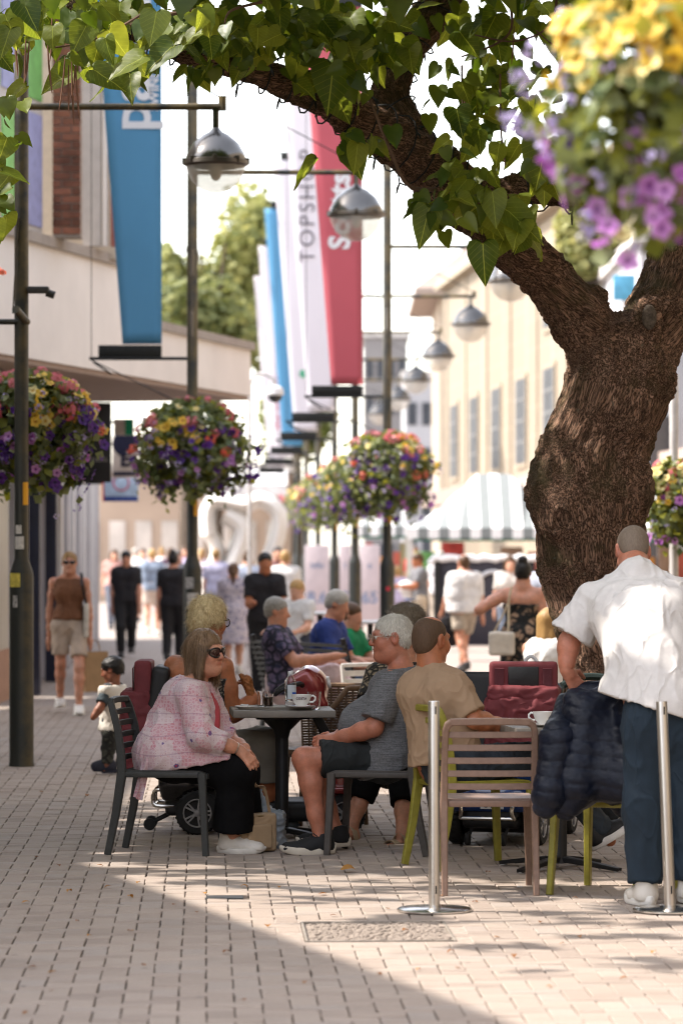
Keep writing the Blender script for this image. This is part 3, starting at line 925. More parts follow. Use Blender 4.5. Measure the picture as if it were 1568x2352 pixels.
# market stalls with striped canopies
M_ST1 = mat('white_canvas', (.78, .78, .78), .7, var=.03); M_ST2 = mat('grey_green_canvas', (.20, .22, .22), .7, var=.05)
def stall(label, x0, x1, d, deep=3.0, eave=2.08, peak=3.10, group='striped market stalls'):
    X0, X1 = at(x0, 0, d).x, at(x1, 0, d).x; w = X1 - X0
    t = thing('market_stall', label, 'market stall', ((X0 + X1) / 2, d, 0), 0, group)
    b = MB(); n = 2 * int(w / .20 / 2) + 1
    def rz(x):
        k = 1 - abs(x) / (w / 2); return eave + (peak - eave) * min(1, (k * 1.25) ** 1.35)
    for i in range(n):
        a, c = -w / 2 + w * i / n, -w / 2 + w * (i + 1) / n; b.cur = i % 2
        za, zc = rz(a), rz(c)
        m_ = (a + c) / 2
        b.add([(a, 0, eave), (c, 0, eave), (c, deep / 2, zc), (a, deep / 2, za), (c, deep, eave), (a, deep, eave)], [(0, 1, 2, 3), (3, 2, 4, 5)])
        sag = .0
        b.add([(a, -.02, eave), (c, -.02, eave), (c, -.02, eave - .22), (m_, -.02, eave - .26), (a, -.02, eave - .22)], [(4, 3, 2, 1, 0)])
    b.build('canopy', [M_ST1, M_ST2], t, smooth=False)
    for sx in (-1, 1):
        for yy in (.05, deep - .05):
            b = MB(); b.box((sx * (w / 2 - .08), yy, eave / 2), (.09, .09, eave)); b.build('leg', mat('pale_post', (.55, .52, .50), .5), t)
    b = MB(); b.box((0, .0, eave - .24), (w - .2, .04, .05)); b.build('rail', mat('green_rail', (.02, .16, .09), .5), t)
    b = MB(); b.box((0, deep - .2, .45), (w - .3, .6, .9)); b.build('counter', mat('dark_counter', (.12, .10, .09), .7, var=.3), t, smooth=False)
    for k, (cx, cc, hh) in enumerate([(-.38, (.12, .32, .10), .7), (-.22, (.40, .05, .04), .9), (-.05, (.60, .25, .04), .6), (.12, (.30, .20, .14), .8), (.28, (.42, .10, .07), .7), (.4, (.25, .22, .12), .9)]):
        b = MB(); b.box((cx * w, deep - .25, .9 + hh / 2), (w * .13, .25, hh), bev=.02); b.build('goods', mat('goods_%d' % k, cc, .7, var=.3, scale=4), t)
    return t
stall('market stall with a white and grey striped peaked canopy left of the tree trunk', 935, 1345, 70, peak=3.2)
stall('market stall with striped canopy seen low between the lamp posts', 812, 945, 74, eave=2.15, peak=2.5)
stall('market stall with striped canopy to the right of the tree trunk', 1420, 1640, 62, eave=2.05, peak=2.6)
cart = thing('stall_booth', 'dark booth with white scalloped top and white ring emblem in front of the stall', 'booth', (at(1110, 0, 60).x, 60, 0))
bw_ = (1228 - 992) / 8000 * 60
b = MB(); b.box((.06, .6, .72), (bw_ - .12, 1.1, 1.44), bev=.02); b.build('body', mat('dark_violet_panel', (.035, .032, .045), .5, var=.2), cart)
for xx, ww in ((-bw_ / 2 + .08, .10), (bw_ / 2 - .08, .06)):
    b = MB(); b.box((xx, .0, .72), (ww, .12, 1.44)); b.build('post', mat('black_panel', (.006, .006, .007), .5), cart)
b = MB(); n = 18
b.tube([(-bw_ / 2 - .05 + (bw_ + .1) * i / n, -.02, 1.49 + .02 * math.sin(i * 2.2) - (.10 if i == 0 else 0)) for i in range(n + 1)], [.055 + .012 * (i % 2) for i in range(n + 1)], 10); b.build('valance', M_ST1, cart)
b = MB(); b.tube([(.16 + .28 * math.cos(a), .02, .98 + .28 * math.sin(a)) for a in [i * math.pi / 16 for i in range(33)]], .085, 8, cap=False, squash=(1, .4)); b.build('ring_emblem', mat('white_print', (.7, .7, .71), .6), cart)
# white boards between the posts
for i, (x0, x1) in enumerate(((700, 756), (778, 806), (826, 872))):
    p0, p1 = at(x0, 1420, 64), at(x1, 1252, 64)
    t = thing('notice_board', ['pale pink notice board left of the far lamp posts', 'narrow pale pink notice board between two lamp posts', 'pale pink notice board with blue marks beside the near lamp post'][i], 'notice board', ((p0.x + p1.x) / 2, 64, 0))
    h_ = p1.z - .25; b = MB(); b.box((0, 0, .25 + h_ / 2), (p1.x - p0.x, .06, h_), bev=.01); b.build('panel', mat('pale_pink_board', (.62, .53, .55), .5, var=.06), t)
    b = MB()
    for sx in (-1, 1): b.box((sx * (p1.x - p0.x) * .4, .05, .2), (.05, .05, .4))
    b.build('foot', M_IRON_S, t)
    text_mesh('lettering', ['8.6', '5', '65'][i], .30, mat('blue_grey_print', (.22, .28, .42), .6), t, Matrix.Translation((0, -.034, .75)) @ Matrix.Rotation(R(90), 4, 'X'), .001, .008)
    text_mesh('heading', ['info', 'i', 'o'][i], .16, mat('blue_grey_print', (.22, .28, .42), .6), t, Matrix.Translation((0, -.034, 1.35)) @ Matrix.Rotation(R(90), 4, 'X'), .001, .004)
# ------------------------------------------------------------------ lamp posts and banners
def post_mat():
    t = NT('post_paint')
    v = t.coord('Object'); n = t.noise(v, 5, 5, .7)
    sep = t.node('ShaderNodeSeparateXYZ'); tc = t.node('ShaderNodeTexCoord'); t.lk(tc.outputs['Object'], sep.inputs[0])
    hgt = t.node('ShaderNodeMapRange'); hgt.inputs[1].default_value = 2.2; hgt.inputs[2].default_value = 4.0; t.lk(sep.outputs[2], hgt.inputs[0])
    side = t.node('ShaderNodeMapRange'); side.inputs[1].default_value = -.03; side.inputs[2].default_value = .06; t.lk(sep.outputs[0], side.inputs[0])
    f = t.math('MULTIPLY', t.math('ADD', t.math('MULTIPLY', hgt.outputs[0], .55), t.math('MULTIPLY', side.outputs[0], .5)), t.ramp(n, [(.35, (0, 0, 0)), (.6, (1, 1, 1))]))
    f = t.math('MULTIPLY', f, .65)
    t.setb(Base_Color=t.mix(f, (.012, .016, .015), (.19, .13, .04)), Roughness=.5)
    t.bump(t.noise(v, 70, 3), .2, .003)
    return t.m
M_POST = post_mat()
M_CHROME = mat('lamp_chrome', (.15, .145, .14), .22, 1.0, var=.15, scale=4)
def lampglass():
    t = NT('lamp_bowl'); t.setb(Base_Color=(.70, .67, .62), Roughness=.25)
    tr = t.node('ShaderNodeBsdfTransparent'); tr.inputs[0].default_value = (.93, .91, .88, 1); mx = t.node('ShaderNodeMixShader'); mx.inputs[0].default_value = .55
    t.lk(t.b.outputs[0], mx.inputs[1]); t.lk(tr.outputs[0], mx.inputs[2]); t.lk(mx.outputs[0], t.out.inputs[0])
    return t.m
M_BOWL = lampglass()
def thin_glass():
    t = NT('thin_glass')
    tr = t.node('ShaderNodeBsdfTransparent'); gl = t.node('ShaderNodeBsdfGlossy'); gl.inputs['Roughness'].default_value = .03
    fr = t.node('ShaderNodeFresnel'); fr.inputs[0].default_value = 1.35
    mx = t.node('ShaderNodeMixShader'); t.lk(fr.outputs[0], mx.inputs[0]); t.lk(tr.outputs[0], mx.inputs[1]); t.lk(gl.outputs[0], mx.inputs[2]); t.lk(mx.outputs[0], t.out.inputs[0])
    return t.m
M_THIN = thin_glass()
M_BRACK = mat('banner_bracket', (.012, .013, .013), .5, .3)
def lamp_post(label, x, d, arm_z, arm_len, lamp_r=.25, top=8.7, wide=.092, thin=.054, lamp=True):
    X = (x - CX) * d / FPX
    t = thing('lamp_post', label, 'lamp post', (X, d, 0), 0, 'lamp posts along the street')
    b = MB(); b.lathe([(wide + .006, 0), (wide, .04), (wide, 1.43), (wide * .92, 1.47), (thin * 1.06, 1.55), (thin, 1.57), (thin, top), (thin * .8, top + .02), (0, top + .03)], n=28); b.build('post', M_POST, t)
    if arm_len:
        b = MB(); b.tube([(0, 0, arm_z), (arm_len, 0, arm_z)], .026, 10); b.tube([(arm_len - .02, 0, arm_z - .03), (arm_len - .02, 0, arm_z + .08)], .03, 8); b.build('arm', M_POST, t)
        b = MB(); b.tube([(0, 0, arm_z + .95), (arm_len - .02, 0, arm_z + .06)], .006, 5); b.build('stay_wire', M_BRACK, t)
        if lamp:
            lx, lz = arm_len - .07, arm_z - .42
            r = lamp_r
            b = MB(); b.tube([(lx, 0, arm_z), (lx, 0, lz + r * .95)], .026, 10); b.lathe([(.026, r * 1.12), (.05, r * 1.0), (r * .42, r * .90), (r * .75, r * .62), (r * .93, r * .30), (r * .985, .03), (r * .985, .0)], (lx, 0, lz), 32, cap=False); h = b.build('lantern', M_CHROME, t)
            b = MB(); b.lathe([(r * .985, .02), (r * 1.05, .015), (r * 1.07, -.015), (r * .97, -.03), (r * .93, -.02)], (lx, 0, lz), 32, cap=False)
            for k in range(8):
                a = k * math.pi / 4; b.box((lx + r * 1.03 * math.cos(a), r * 1.03 * math.sin(a), lz + .01), (.03, .03, .05), bev=.004)
            b.build('rim', mat('lamp_rim', (.10, .085, .07), .35, .8), h)
            b = MB(); b.lathe([(r * .96, -.02), (r * .93, -r * .28), (r * .78, -r * .60), (r * .50, -r * .86), (r * .2, -r * .97), (0, -r * .99)], (lx, 0, lz), 32, cap=False); b.build('glass_bowl', M_BOWL, h)
            b = MB(); b.sphere((lx, 0, lz - .05), (.05, .05, .09), 12, 8); b.build('bulb', mat('frosted_bulb', (.8, .78, .74), .4), h)
    return t
POSTS = [(50, 26.2), (442, 34.7), (889, 43.2), (815, 51.6), (768, 60.1), (730, 68.6), (703, 77.0), (682, 85.5)]
plabels = ['nearest black lamp post with stickers, at the edge of the picture', 'second lamp post, carrying the blue banner', 'third lamp post, carrying the red banner', 'fourth lamp post, carrying the white banner with dark capitals', 'fifth lamp post along the street', 'sixth lamp post along the street', 'seventh lamp post along the street', 'farthest lamp post of the row']
posts = []
for i, ((x, d), lb_) in enumerate(zip(POSTS, plabels)):
    posts.append(lamp_post(lb_, x, d, 4.96 if i == 0 else 5.39, [1.53, 1.70, 1.6, 1.78, 1.85, 2.0, 2.1, 2.1][i], .232 if i == 0 else .27))
P0 = posts[0]
# fittings on the nearest post
def sticker(post, cz, w, h, ang, col, name='sticker', r=.0935):
    b = MB(); n = 6; sp = w / r
    pts = [(r * math.sin(ang + sp * (i / n - .5)), -r * math.cos(ang + sp * (i / n - .5))) for i in range(n + 1)]
    b.add([(x, y, cz - h / 2) for x, y in pts] + [(x, y, cz + h / 2) for x, y in pts], [(i, i + 1, n + 2 + i, n + 1 + i) for i in range(n)])
    return b.build(name, col, post)
sticker(P0, 1.40, .10, .105, -.55, mat('yellow_sticker', (.62, .52, .10), .5, var=.3, scale=40))
sticker(P0, 1.68, .075, .095, -.25, mat('white_sticker', (.62, .60, .57), .6, var=.2, scale=50), r=.0556)
sticker(P0, 1.78, .05, .065, -.35, mat('white_sticker', (.62, .60, .57), .6), r=.0556)
sticker(P0, 1.24, .04, .09, -.45, mat('torn_sticker', (.35, .34, .33), .7, var=.6, scale=60))
for i in (0, 1, 2, 3, 4, 5):
    sticker(posts[i], 2.05, .05, .17, .75, mat('orange_tag', (.75, .36, .02), .5, var=.1), 'tag', r=.056)
sticker(posts[1], 1.30, .09, .11, -.3, mat('torn_sticker', (.35, .34, .33), .7)); sticker(posts[1], 1.12, .12, .16, .1, mat('torn_poster', (.42, .40, .37), .7, var=.5, scale=30))
sticker(posts[2], 1.15, .05, .05, .1, mat('red_sticker', (.55, .03, .05), .5))
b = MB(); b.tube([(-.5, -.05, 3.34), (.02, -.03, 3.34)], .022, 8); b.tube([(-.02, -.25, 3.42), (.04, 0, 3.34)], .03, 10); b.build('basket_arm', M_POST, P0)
b = MB(); b.box((.13, -.02, 3.58), (.16, .10, .05), bev=.01); b.tube([(.19, -.02, 3.56), (.25, -.02, 3.54)], .03, 10); b.build('camera_box', mat('grey_box', (.05, .05, .05), .5), P0)
b = MB(); b.tube([(-.06, -.06, 3.4), (-.02, -.06, 4.1)], .006, 6); b.tube([(-.03, -.06, 3.95), (-.02, -.06, 4.12)], .016, 8); b.build('turnbuckle', M_CHROME, P0)
for i in (1, 2):
    b = MB(); b.tube([(.0, -.07, 3.55), (.0, -.07, 4.75)], .006, 6); b.tube([(0, -.07, 4.35), (0, -.07, 4.62)], .018, 8); b.tube([(0, -.07, 3.75), (0, -.07, 4.0)], .016, 8); b.build('turnbuckle', M_CHROME, posts[i])

def banner_cloth(name, col, var=.06):
    t = NT(name); v = t.coord('Object'); n = t.noise(v, 1.2, 3)
    t.setb(Base_Color=t.ramp(n, [(.3, tuple(c * (1 - var) for c in lin(col))), (.7, tuple(min(1, c * (1 + var)) for c in lin(col)))]), Roughness=.75)
    tr = t.node('ShaderNodeBsdfTranslucent'); tr.inputs[0].default_value = (*lin(col), 1)
    mx = t.node('ShaderNodeMixShader'); mx.inputs[0].default_value = .3; t.lk(t.b.outputs[0], mx.inputs[1]); t.lk(tr.outputs[0], mx.inputs[2]); t.lk(mx.outputs[0], t.out.inputs[0])
    return t.m
M_BBLUE, M_BRED, M_BWHITE = banner_cloth('blue_banner', '#5b9cc2'), banner_cloth('red_banner', '#c5626e'), banner_cloth('white_banner', '#dedae0', .03)
def banner(label, i, m, texts=()):
    x, d = POSTS[i]; X = (x - CX) * d / FPX
    t = thing('banner', label, 'banner', (X, d, 0), 0, 'vertical banners on the lamp posts')
    z0, z1 = 3.68, 8.36; xr = -.305
    def fn(u, v):
        w = .39 + .36 * v
        return (xr - w * (1 - u), .012 * math.sin(v * 7 + u * 2 + i) , z0 + (z1 - z0) * v)
    b = MB(); b.grid(fn, 6, 40); o = b.build('cloth', m, t); so = o.modifiers.new('thickness', 'SOLIDIFY'); so.thickness = .004
    for ed, zz in (('bottom_bracket', 3.61), ('top_bracket', 8.42)):
        b = MB(); b.box((xr - .315, 0, zz), (.63, .035, .115), bev=.004); b.tube([(-.04, 0, zz - .075 if ed[0] == 'b' else zz + .07), (xr - .72, 0, zz - .075 if ed[0] == 'b' else zz + .07)], .017, 8)
        for k in range(4): b.sphere((xr - .08 - k * .15, -.02, zz + .02), .008, 6, 4)
        b.build(ed, M_BRACK, t)
    b = MB(); b.tube([(xr - .70, 0, 3.52), (xr - .70, 0, 8.5)], .004, 5); b.tube([(xr - .70, 0, 3.52), (-.04, 0, 3.05)], .006, 5); b.tube([(xr - .68, 0, 3.5), (xr - .50, 0, 3.38)], .012, 6); b.build('stay_wire', M_BRACK, t)
    for body_, size, xb, zs, off, spc, mm in texts:
        Mx = Matrix(((0, -1, 0, xb), (0, 0, -1, -.018), (1, 0, 0, zs), (0, 0, 0, 1)))
        text_mesh('lettering', body_, size, mm, t, Mx, .001, off, spc, 'LEFT')
    return t
M_WPRINT = mat('banner_white_print', (.66, .66, .69), .7, var=.03); M_DPRINT = mat('banner_dark_print', (.10, .09, .11), .7)
banner('tall blue banner with white letters hanging from the second lamp post', 1, M_BBLUE, [('parade', .58, -.60, 5.80, .010, 1.02, M_WPRINT), ('SWINDON', .125, -.375, 6.0, .004, 1.05, M_WPRINT)])
banner('tall red banner with white letters hanging from the third lamp post', 2, M_BRED, [('Scotts', .36, -.58, 5.36, .014, 1.05, M_WPRINT)])
banner('tall white banner with dark capitals hanging from the fourth lamp post', 3, M_BWHITE, [('TOPSHOP', .33, -.70, 5.88, -.002, 1.22, M_DPRINT)])
banner('tall white banner with a green mark behind the one with dark capitals', 4, M_BWHITE, [('e', .3, -.55, 4.6, .01, 1.0, mat('green_mark', (.05, .35, .2), .6))])
banner('tall blue banner on the sixth lamp post', 5, M_BBLUE)
banner('tall white banner with faint pink lettering on the seventh lamp post', 6, M_BWHITE, [('the pavilion', .26, -.62, 4.3, .004, 1.0, mat('pink_mark', (.55, .25, .32), .6))])
banner('farthest white banner at the end of the row', 7, M_BWHITE)
# camera dome on a bent arm beside the banners
t = thing('camera_dome', 'white camera dome hanging from a curved arm in front of the banners', 'camera', (at(600, 0, 48).x, 48, 0))
b = MB(); b.tube([(-.16, 0, 0), (-.16, 0, 3.9), (-.10, 0, 4.04), (.06, 0, 4.06), (.16, 0, 3.98), (.19, 0, 3.9)], .03, 10); b.build('pole', mat('pale_pole', (.55, .53, .52), .5), t)
b = MB(); b.lathe([(.05, .12), (.11, .08), (.125, 0), (.11, -.02)], (.19, 0, 3.78), 20); b.build('housing', mat('white_housing', (.7, .7, .7), .4), t)
b = MB(); b.lathe([(.10, -.02), (.085, -.08), (.04, -.115), (0, -.12)], (.19, 0, 3.78), 20, cap=False); b.build('dome', mat('smoked_dome', (.03, .03, .03), .1), t)
# ------------------------------------------------------------------ the leaning street tree
def bark_mat():
    t = NT('bark')
    a = t.node('ShaderNodeAttribute', attribute_name='barkco')
    vo = t.node('ShaderNodeTexVoronoi', feature='DISTANCE_TO_EDGE'); vo.inputs['Scale'].default_value = 46
    n0 = t.noise(a.outputs['Vector'], 12, 4, .6)
    wv = t.node('ShaderNodeVectorMath', operation='ADD'); sc = t.node('ShaderNodeVectorMath', operation='SCALE'); sc.inputs['Scale'].default_value = .16
    nc = t.node('ShaderNodeTexNoise'); nc.inputs['Scale'].default_value = 26; nc.inputs['Detail'].default_value = 4; t.lk(a.outputs['Vector'], nc.inputs['Vector']); t.lk(nc.outputs['Color'], sc.inputs[0])
    t.lk(a.outputs['Vector'], wv.inputs[0]); t.lk(sc.outputs[0], wv.inputs[1]); t.lk(wv.outputs[0], vo.inputs['Vector'])
    crack = t.ramp(vo.outputs['Distance'], [(.0, (0, 0, 0)), (.22, (1, 1, 1))])
    fine = t.noise(a.outputs['Vector'], 90, 4, .7)
    col = t.ramp(t.math('ADD', t.math('MULTIPLY', n0, .6), t.math('MULTIPLY', fine, .4)), [(.30, (.16, .085, .055)), (.5, (.36, .205, .135)), (.72, (.55, .34, .24))])
    col = t.mix(crack, (.022, .014, .009), col)
    geo = t.node('ShaderNodeNewGeometry')
    moss = t.ramp(t.noise(geo.outputs['Position'], 3.0, 5, .65), [(.50, (0, 0, 0)), (.66, (.75, .75, .75))])
    col = t.mix(moss, col, (.070, .060, .025))
    lich = t.ramp(t.noise(geo.outputs['Position'], 26, 3, .6), [(.66, (0, 0, 0)), (.72, (.6, .6, .6))])
    col = t.mix(lich, col, (.20, .19, .14))
    t.setb(Base_Color=col, Roughness=.9); t.b.inputs['Specular IOR Level'].default_value = .25
    h = t.math('ADD', t.math('MULTIPLY', crack, .7), t.math('MULTIPLY', fine, .5))
    t.bump(h, .9, .012)
    return t.m
M_BARK = bark_mat()
tree = thing('street_tree', 'big leaning tree with a thick knotted trunk and broad heart shaped leaves', 'tree', (1.45, 21.4, 0))
TO = Vector(tree.location)
LIMBS = {
 'trunk': [(1392, 1905, 21.4, 118), (1388, 1700, 21.4, 92), (1384, 1520, 21.4, 84), (1362, 1400, 21.4, 95), (1350, 1300, 21.4, 110), (1354, 1205, 21.4, 118), (1350, 1125, 21.4, 128), (1352, 1050, 21.4, 112), (1395, 965, 21.4, 114), (1424, 872, 21.4, 118), (1428, 810, 21.4, 98)],
 'left': [(1408, 845, 21.4, 92), (1338, 742, 21.35, 69), (1248, 632, 21.25, 62), (1165, 550, 21.1, 60), (1080, 470, 21.0, 64), (1000, 395, 20.9, 66), (905, 322, 20.7, 54), (800, 258, 20.5, 47), (690, 200, 20.3, 41), (560, 150, 20.1, 36), (430, 118, 19.9, 32), (300, 70, 19.7, 26), (170, 20, 19.5, 20)],
 'right': [(1450, 845, 21.4, 96), (1512, 735, 21.6, 82), (1556, 600, 21.9, 70), (1600, 470, 22.2, 70), (1680, 300, 22.6, 60), (1760, 60, 23.0, 50)],
 'upper': [(985, 390, 20.9, 56), (925, 300, 20.95, 52), (893, 215, 21.0, 46), (925, 125, 21.1, 45), (985, 40, 21.2, 46), (1050, -60, 21.3, 44), (1120, -200, 21.4, 36)],
 'cross': [(1080, 455, 21.0, 46), (1190, 432, 20.9, 38), (1310, 446, 20.8, 35), (1430, 448, 20.8, 32), (1560, 420, 20.9, 28), (1700, 380, 21, 22)],
}
LP, segs = {}, []
for k, L in LIMBS.items():
    LP[k] = [(at(x, y, d), r * d / FPX) for x, y, d, r in L]
s = SDF()
for k, L in LP.items():
    for (a, ra), (b_, rb) in zip(L[:-1], L[1:]):
        s.cone(a, b_, ra, rb, .05 if k != 'trunk' else .10); segs.append((np.array(a), np.array(b_)))
# burrs, collars and knots
for x, y, e, r in ((1258, 1135, -.12, 50), (1448, 1120, -.10, 50), (1375, 672, 0, 16), (1290, 1190, -.25, 45), (1420, 960, -.2, 60), (1005, 395, -.1, 42)):
    p = at(x, y, 21.4 + e); s.ell(p, (r * 21.4 / FPX,) * 3, None, .12)
kp = at(1480, 735, 21.4); 
s.ell(kp + V3(0, -.16, 0), (.10, .10, .15), None, .05)
s.ell(kp + V3(.005, -.275, 0), (.050, .05, .085), None, .03, True)
s.ell(at(1290, 1195, 21.02), (.035, .05, .05), None, .03, True)
for sx in (-.35, .0, .38): s.cone(V3(1.62 + sx * .6, 21.3 - .1, .25), V3(1.62 + sx * 1.5, 21.2 - .35, -.05), .16, .10, .12)
V, F = s.mesh(.0145)
# bark runs along each limb: coordinates are the offset from the axis plus the length along it
rad = np.zeros((len(V), 3)); along = np.zeros(len(V)); wsum = np.zeros(len(V))
cum = {'trunk': 0.0, 'left': 3.0, 'right': 3.0, 'upper': 5.4, 'cross': 5.1}
for k, L in LP.items():
    c0 = cum[k]
    for (a, ra), (b_, rb) in zip(L[:-1], L[1:]):
        a, b_ = np.array(a), np.array(b_); ba = b_ - a; ln = np.linalg.norm(ba)
        t_ = np.clip(((V - a) @ ba) / (ba @ ba), 0, 1); off = V - a - t_[:, None] * ba; dd = np.linalg.norm(off, axis=1) - (ra + (rb - ra) * t_)
        w = np.exp(-np.clip(dd, -.05, 1) / .025); rad += off * w[:, None]; along += (c0 + t_ * ln) * w; wsum += w; c0 += ln
rad /= wsum[:, None]; along /= wsum
N = vnormals(V, F)
BC = rad + np.array([.17, .0, .98])[None, :] * (along * .24)[:, None]
n1 = fbm(BC * 24, 2); n2 = fbm(BC * 9 + 5, 2); n3 = fbm(V * 4 + 9, 2)
ridge = (1 - np.abs(n1) * 1.9)
V = V + N * (.015 * np.clip(ridge, -.6, 1) * -1 + .009 * n2 + .016 * n3 - .004)[:, None]
o = mesh_obj('trunk', V - np.array(TO), F, M_BARK, tree)
at_ = o.data.attributes.new('barkco', 'FLOAT_VECTOR', 'POINT'); at_.data.foreach_set('vector', BC.astype(np.float32).ravel())
# knot plug
b = MB(); b.sphere(kp + V3(.004, -.255, 0) - TO, (.045, .02, .078), 16, 10); b.build('knot', mat('knot_wood', (.10, .075, .055), .8, var=.5, scale=60, bump=.8, bscale=60), tree)

# leaves
def catalpa_leaf(seed):
    r = random.Random(seed); n = 9
    fold = r.uniform(.10, .40); droop = r.uniform(.15, .5); wav = r.uniform(.01, .035)
    prof = [(-.02, .03), (-.10, .20), (-.06, .36), (.08, .435), (.26, .43), (.45, .36), (.64, .25), (.82, .12), (1.0, .0)]
    V, F = [], []
    for i, (t, w) in enumerate(prof):
        for s_ in (-1, -.5, 0, .5, 1):
            x = s_ * w; y = t if s_ else max(t, 0.0 if i < 3 else t)
            if s_ == 0 and i < 3: y = .02 * i
            z = fold * abs(x) * .8 - droop * (t ** 2) * .35 + wav * math.sin(t * 11 + s_ * 3 + seed)
            V.append((x, -y, z))
    for i in range(n - 1):
        for k in range(4): F.append((i * 5 + k, i * 5 + k + 1, (i + 1) * 5 + k + 1, (i + 1) * 5 + k))
    return V, F
def big_leaf_mat(name, c1, c2, trans):
    t = NT(name)
    v = t.coord('Object')
    sep = t.node('ShaderNodeSeparateXYZ'); t.lk(v, sep.inputs[0])
    ax = t.math('ABSOLUTE', sep.outputs[0])
    mid = t.ramp(ax, [(.006, (1, 1, 1)), (.016, (0, 0, 0))])
    # side veins: bands along y + |x|
    w = t.math('SINE', t.math('MULTIPLY', t.math('ADD', t.math('MULTIPLY', sep.outputs[1], 1.0), t.math('MULTIPLY', ax, .8)), 44))
    vein = t.ramp(w, [(.93, (0, 0, 0)), (.99, (.28, .28, .28))])
    oi = t.node('ShaderNodeObjectInfo'); geo = t.node('ShaderNodeNewGeometry')
    f = t.math('ADD', t.math('MULTIPLY', t.noise(v, 3.5, 3), .45), t.math('MULTIPLY', t.math('FRACT', t.math('ADD', oi.outputs['Random'], geo.outputs['Random Per Island'])), .55))
    c = t.ramp(f, [(.2, c1), (.85, c2)])
    c = t.mix(t.math('MAXIMUM', mid, vein), c, tuple(min(1, x * 1.5 + .01) for x in c2))
    t.setb(Base_Color=c, Roughness=.42); t.b.inputs['Specular IOR Level'].default_value = .4
    tr = t.node('ShaderNodeBsdfTranslucent'); hs = t.node('ShaderNodeHueSaturation'); hs.inputs['Value'].default_value = 2.0; hs.inputs['Hue'].default_value = .47; hs.inputs['Saturation'].default_value = 1.05
    t.lk(c, hs.inputs['Color']); t.lk(hs.outputs[0], tr.inputs[0])
    mx = t.node('ShaderNodeMixShader'); mx.inputs[0].default_value = trans
    t.lk(t.b.outputs[0], mx.inputs[1]); t.lk(tr.outputs[0], mx.inputs[2]); t.lk(mx.outputs[0], t.out.inputs[0])
    t.bump(t.math('MAXIMUM', mid, vein), .25, .004)
    return t.m
M_LEAF = big_leaf_mat('catalpa_leaf', (.055, .105, .012), (.22, .27, .036), .58)
LV = [catalpa_leaf(s) for s in range(8)]
LM = []
for V_, F_ in LV:
    me = bpy.data.meshes.new('leaf'); me.from_pydata(V_, [], F_); me.materials.append(M_LEAF); me.shade_smooth(); LM.append(me)
def leaf_rot(rr, tip=None, face=None):
    """matrix whose -y runs to the leaf tip and z is the upper face"""
    tip = Vector(tip) if tip else V3(rr.gauss(0, .55), rr.gauss(-.1, .45), rr.uniform(-1.1, -.25))
    nrm = Vector(face) if face else V3(rr.gauss(0, .45), rr.gauss(-.75, .45), rr.uniform(.2, 1.0))
    y = -tip.normalized(); z = (nrm - y * nrm.dot(y)).normalized(); x = y.cross(z)
    return Matrix((x, y, z)).transposed()
rl = random.Random(5)
# clusters in view: centre on the picture grid, spread, depth range, number, size
CL = [(560, 60, 150, 60, 19.0, 20.0, 34, .20), (730, 70, 120, 70, 19.4, 20.4, 30, .22), (860, 90, 70, 60, 19.6, 20.6, 16, .24), (620, 120, 150, 30, 19.6, 20.2, 18, .20), (760, 190, 60, 25, 19.7, 20.2, 7, .25), (480, 150, 70, 18, 19.4, 19.9, 7, .20),
      (830, 330, 55, 35, 19.9, 20.3, 7, .24), (700, 20, 280, 40, 19.5, 21.5, 30, .22), (300, 40, 180, 50, 18.2, 19.6, 34, .20), (120, 60, 120, 70, 17.0, 19.0, 24, .20), (60, 20, 90, 50, 16.5, 18, 12, .20), (250, 150, 90, 35, 17.8, 19.2, 10, .20), (420, 60, 60, 40, 17.2, 18.4, 9, .20),
      (15, 300, 22, 80, 17.2, 18.4, 6, .17), (5, 440, 22, 40, 17.2, 18.2, 4, .17),
      (1110, 150, 80, 110, 20.0, 21.2, 20, .21), (1080, 260, 60, 70, 20.0, 20.6, 12, .20), (1180, 250, 80, 90, 20.0, 21.0, 16, .22), (1230, 360, 50, 45, 19.9, 20.4, 6, .26), (1060, 400, 60, 40, 19.9, 20.4, 8, .19),
      (1130, 460, 80, 45, 19.9, 20.5, 14, .22), (1000, 470, 50, 35, 19.9, 20.4, 6, .20), (1180, 520, 40, 30, 20.0, 20.4, 4, .24), (1300, 130, 150, 120, 20.5, 22.5, 26, .20), (1450, 100, 120, 120, 20.5, 23, 14, .20), (1250, 20, 220, 40, 20, 22.5, 26, .22)]
leaves = []
for cx, cy, sx, sy, d0, d1, n, sz in CL:
    for i in range(int(n * 1.85)):
        x, y, d = cx + rl.gauss(0, 1) * sx * .75, cy + rl.gauss(0, 1) * sy * .7, rl.uniform(d0, d1)
        if y > cy + sy * 1.7: continue
        leaves.append((at(x, y, d), leaf_rot(rl), sz * rl.choice((.40, .5, .58, .66, .75, .9))))
